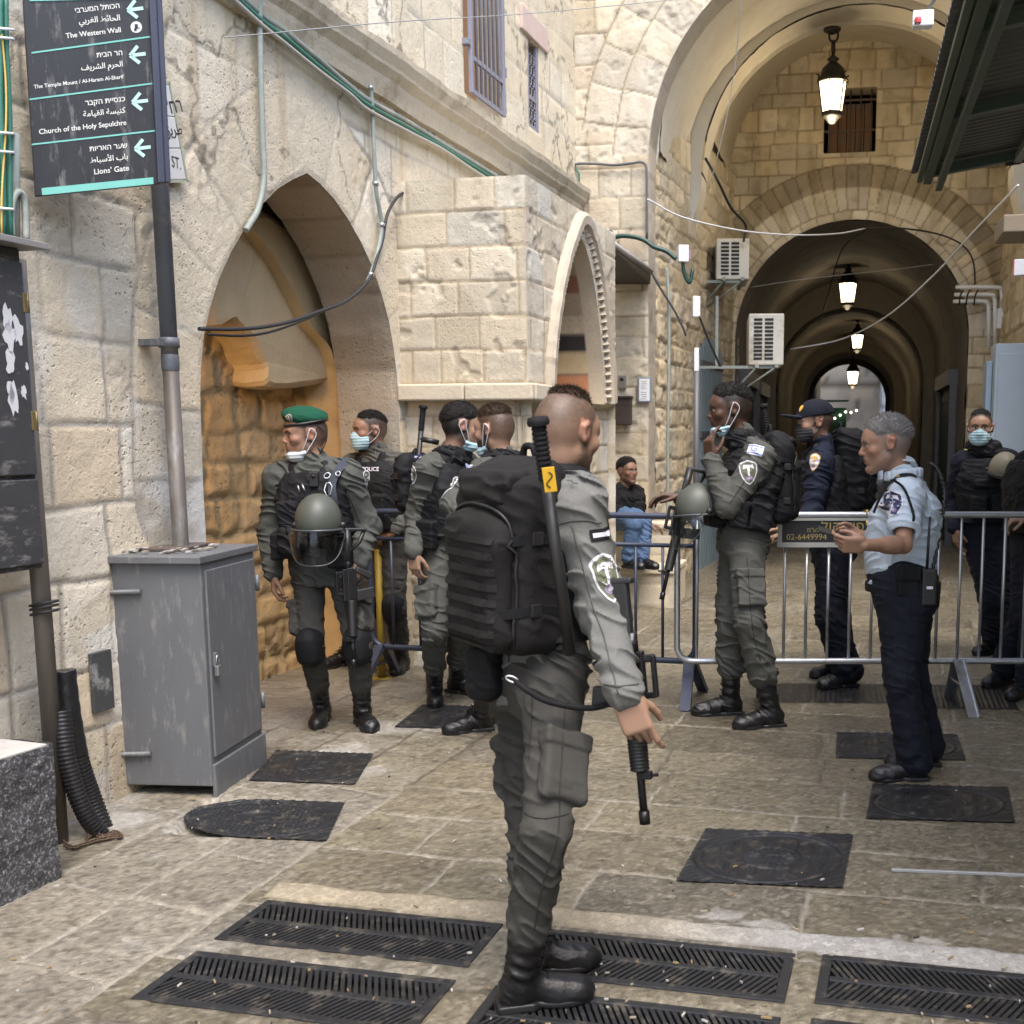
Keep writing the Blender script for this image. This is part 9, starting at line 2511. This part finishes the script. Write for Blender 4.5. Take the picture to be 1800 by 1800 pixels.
ph8 = at(1466, 938, Z8 - .08); Mp = axes(nrm(-RGT + .30 * UPZ), nrm(UPZ + .3 * RGT - .3 * HEAD)); mb = MB(); mb.box(ph8, (.075, .005, .036), Mp, .004); pho = mb.build("mobile_phone", C_PLAST); tag(pho, "dark mobile phone held in the hands of the officer in light blue", "phone")
mb = MB(); p8 = at(1524, 900, Z8 - .06); mb.lathe(p8, [(.012, -.002), (.012, .002), (0, .003)], 12, np.stack([HEAD, UPZ, -RGT], 1)); mb.lathe(p8 - UPZ * .05, [(.010, -.002), (.010, .002), (0, .003)], 12, np.stack([HEAD, UPZ, -RGT], 1)); mb.build("chest_pin", P_GOLD, S8)

# ---- 9: masked policeman at the right
Z9 = Zof(1745, 1152); f = Fig(Z9, 1.84)
f.set('head', 1723, 752, .0).set('neck', 1731, 792, .03).set('shR', 1694, 814, .04).set('shL', 1770, 812, -.04).set('hipR', 1717, 938, .03).set('hipL', 1755, 938, -.03)
f.bone('elR', 'shR', 1676, 880, .29, 1).bone('wrR', 'elR', 1677, 930, .25, -1).bone('elL', 'shL', 1784, 878, .29, 1).bone('wrL', 'elL', 1765, 925, .25, -1)
f.foot('R', 1760, 1148, 1714, 1154).foot('L', 1800, 1158, 1752, 1165); f.bone('knR', 'hipR', 1744, 1058, .45, -1).bone('knL', 'hipL', 1772, 1060, .45, -1)
I9 = build_person("policeman in black gear and pale mask looking this way from the right", f.J, dict(
    k=f.k, vox=.0058, face=dirphi(18, -1), skin=SK_M, haircol=(.018, .013, .01), beard=.3, fade=(-.08, .045, .9), hair=('black', .050, .05, .005), hs=1.04, gaze=-.002,
    handR=dict(d=nrm(DN + .25 * RGT), pn=nrm(RGT + .2 * HEAD), side=1, curl=(.25, .35, .25)), handL=dict(d=DN, pn=nrm(-RGT + HEAD), side=-1, curl=(.45, .6, .4)),
    trousers=(C_NAVY, .016, .05), boots=(C_LEATH, .1), top=(C_NAVY, .018, 1.95), vest=(C_BLACK, .036, .25), scarf=(C_BLACK, 1.1), mask=('on', C_MASK), seed=81, cuff_r=.088, belt=(.14, .024, C_BLACK),
    pouches=[(-.09, .22, 'f', .06, .08, .035), (.05, .2, 'f', .06, .08, .035), (-.02, .36, 'f', .10, .03, .02)]))
dc = Decal([I9['G']['vest'], I9['G']['jacket']], at(1703, 790, Z9), nrm(-HEAD + .6 * UPZ), UPZ); mb = MB(); dc.grid(mb, [(-.03, -.012), (.03, -.012), (.03, .012), (-.03, .012)], .006); mb.build("shoulder_tab", mat("tab_yellow", (.42, .44, .10), .7), I9['G']['jacket'])
riot_helmet(at(1764, 825, Z9 - .28), nrm(UPZ + .2 * RGT), nrm(-HEAD - .4 * RGT), .82, "khaki riot helmet carried by the masked policeman at the right", visor=False, tint=mat("khaki_helmet", (.20, .18, .12), .5, var=.12))

# ---- 10: man at the right edge, only arm and boot in the picture
Z10 = Zof(1760, 1215); f = Fig(Z10, 1.80)
f.set('head', 1850, 745, .0).set('neck', 1846, 795, .0).set('shR', 1806, 818, .12).set('shL', 1840, 818, -.12).set('hipR', 1812, 958, .05).set('hipL', 1830, 958, -.05)
f.bone('elR', 'shR', 1800, 900, .29, -1).bone('wrR', 'elR', 1803, 908, .25, -1).set('elL', 1844, 900, -.1).set('wrL', 1824, 970, -.2)
f.foot('R', 1774, 1200, 1722, 1212).foot('L', 1819, 1222, 1772, 1232); f.bone('knR', 'hipR', 1800, 1095, .45, -1).bone('knL', 'hipL', 1822, 1095, .45, -1)
I10 = build_person("person in black cut off by the right edge, one hand on the steel barrier", f.J, dict(
    k=f.k, vox=.0065, face=dirphi(70), skin=SK_L, haircol=(.02, .015, .01), fade=(-.04, .06, .8), hair=('black', .05, .05, .006), hs=1.04,
    handR=dict(d=nrm(-RGT + .3 * DN), pn=DN, side=1, curl=(.5, .8, .6)), handL=dict(d=DN, pn=-RGT, side=-1), trousers=(C_NAVY, .016, .06), boots=(C_LEATH, .12), top=(C_NAVY, .018, 1.93), vest=(C_BLACK, .045, .25), seed=91, cuff_r=.085, belt=(.14, .024, C_BLACK)))

# ---- 11: man sitting on the steps
Z11 = 11.0; f = Fig(Z11, 1.74)
f.set('head', 1103, 828, -.02).set('neck', 1098, 853, 0).set('shR', 1080, 869, -.06).set('shL', 1118, 867, .10).set('hipR', 1088, 909, -.05).set('hipL', 1107, 909, .06)
f.bone('elR', 'shR', 1086, 914, .28, -1).bone('wrR', 'elR', 1116, 921, .24, -1).bone('elL', 'shL', 1124, 908, .28, -1).bone('wrL', 'elL', 1140, 920, .24, -1)
f.bone('knR', 'hipR', 1114, 922, .43, -1).bone('knL', 'hipL', 1132, 920, .43, -1)
for s_, hx, tx in (('R', 1098, 1122), ('L', 1122, 1146)):
    h_ = gnd(hx, 990, .385); h_ = at(hx, 990, 10.62); h_[2] = .385; t_ = h_ + nrm(dirphi(-42) * [1, 1, 0]) * .27
    f.J['heel' + s_] = h_; f.J['toe' + s_] = t_; f.J['an' + s_] = h_ + nrm(t_ - h_) * .055 + [0, 0, .09]
I11 = build_person("man in black t-shirt and blue jeans sitting on the stone steps below the pier", f.J, dict(
    k=f.k, vox=.0065, face=dirphi(-40, 2), skin=SK_T, haircol=(.03, .024, .02), beard=.25, hair=('dark', .020, .035, .012), nape=.4, fade=(-.07, .02, .8), hs=1.06, z=.385,
    handR=dict(d=nrm(RGT + .2 * DN), pn=DN, side=1, curl=(.4, .5, .3)), handL=dict(d=nrm(RGT + .3 * DN), pn=DN, side=-1, curl=(.4, .5, .3)), trousers=(C_JEANS, .004, .04), boots=(C_LEATH, .03), laces=False, top=(C_TSHIRT, .014, .5), top_name='t_shirt', collar=False, hem=.02, seed=101, cuff_r=.07, fat=1.12))

# ---- 12: passers-by deep in the tunnel
for i, (px, py, z_, m_, lab) in enumerate(((1481, 746, 27.0, C_NAVYJ, "far passer-by in dark clothes deep in the tunnel"),)):
    f = Fig(z_, 1.76); s_ = F_PX / z_
    q = lambda n, dx, h, dz=0: f.J.__setitem__(n, at(px, py, z_) * [1, 1, 0] + RGT * dx + HEAD * dz + np.array([0, 0, h]))
    for n, dx, h, dz in (('head', 0, 1.66, 0), ('neck', 0, 1.50, 0), ('shR', -.19, 1.42, 0), ('shL', .19, 1.42, 0), ('hipR', -.09, .92, 0), ('hipL', .09, .92, 0), ('elR', -.26, 1.14, .02), ('elL', .26, 1.14, .02), ('wrR', -.24, .9, -.1), ('wrL', .24, .9, -.1), ('knR', -.1, .5, -.06), ('knL', .1, .5, .04), ('heelR', -.1, 0, 0), ('heelL', .1, 0, .1), ('toeR', -.11, 0, -.27), ('toeL', .11, 0, -.17), ('anR', -.1, .09, -.05), ('anL', .1, .09, .05)): q(n, dx, h, dz)
    build_person(lab, f.J, dict(k=1, vox=.012, face=dirphi(0), skin=SK_L, haircol=(.03, .02, .015), hair=('dark', .04, .05, .008), trousers=(C_NAVY, .01, .05), boots=(C_LEATH, .05), laces=False, top=(m_, .016, 1.95), hem=.03,
        handR=dict(d=DN, pn=RGT, side=1), handL=dict(d=DN, pn=-RGT, side=-1)))
# stitched seams, cuffs and buttons on the nearest soldier's clothes
def seam(I, part, pts, name, m, r=.0022, off=.0015, toward=-HEAD):
    b = bvh_of([I['G'][part]]); P = []
    for p in bez([np.asarray(q, float) for q in pts], 40):
        h = b.ray_cast(Vector(p + nrm(toward) * .3), Vector(-nrm(toward)), .6)
        if h[0] is not None: P.append(np.array(h[0]) + nrm(toward) * off)
    if len(P) > 3:
        mb = MB(); mb.tube(P, r, 5); mb.build(name, m, I['G'][part])
C_SEAM = cloth("seam_thread", (0.030, 0.030, 0.027))
C_SEAMJ = cloth("sleeve_seam", (0.085, 0.087, 0.082))
mid = lambda a, b, t: J1[a] + (J1[b] - J1[a]) * t
seam(I1, 'trousers', [mid('hipR', 'knR', t) + RGT * .035 for t in (.15, .4, .7, 1.0)] + [mid('knR', 'anR', t) + RGT * .02 for t in (.3, .6)], "side_seam", C_SEAM)
seam(I1, 'trousers', [mid('hipR', 'knR', t) - RGT * .055 for t in (.0, .15, .3, .5)], "seat_seam", C_SEAM)
seam(I1, 'trousers', [mid('hipR', 'knR', .86) + RGT * q for q in (-.06, -.02, .03, .06)], "knee_seam", C_SEAM)
seam(I1, 'jacket', [mid('shR', 'elR', t) - RGT * .020 for t in (.15, .5, .9)] + [mid('elR', 'wrR', t) - RGT * .012 for t in (.2, .6, .9)], "sleeve_seam", C_SEAMJ)
seam(I1, 'jacket', [mid('elR', 'wrR', .80) + RGT * q for q in (-.045, -.02, .02, .045)], "cuff_seam", C_SEAMJ, .003)
seam(I1, 'jacket', [mid('shR', 'elR', .18) + RGT * q + UPZ * (.02 - 3 * q * q) for q in (-.06, -.02, .02, .055)], "shoulder_seam", C_SEAMJ)
for I_, nm in ((I2, 'I2'), (I6, 'I6')):
    Jq = I_['J']; L_ = lambda a, b, t, d=0: Jq[a] + (Jq[b] - Jq[a]) * t + RGT * d
    seam(I_, 'trousers', [L_('hipL', 'knL', t, .0) for t in (.2, .5, .8)] + [L_('knL', 'anL', t, .0) for t in (.1, .4)], "side_seam", C_SEAM)
    seam(I_, 'jacket', [L_('shL', 'elL', t, -.01) for t in (.2, .5, .9)], "sleeve_seam", C_SEAM)
Jq = I8['J']; seam(I8, 'shirt', [I8['sh'] + UPZ * z - HEAD * .0 + RGT * .075 for z in (.0, -.12, -.25, -.38)], "side_seam", cloth("shirt_seam", (.36, .43, .51)))
seam(I8, 'trousers', [Jq['hipL'] + (Jq['knL'] - Jq['hipL']) * t for t in (.1, .5, .95)] + [Jq['knL'] + (Jq['anL'] - Jq['knL']) * t for t in (.3, .8)], "side_seam", C_NAVYJ)
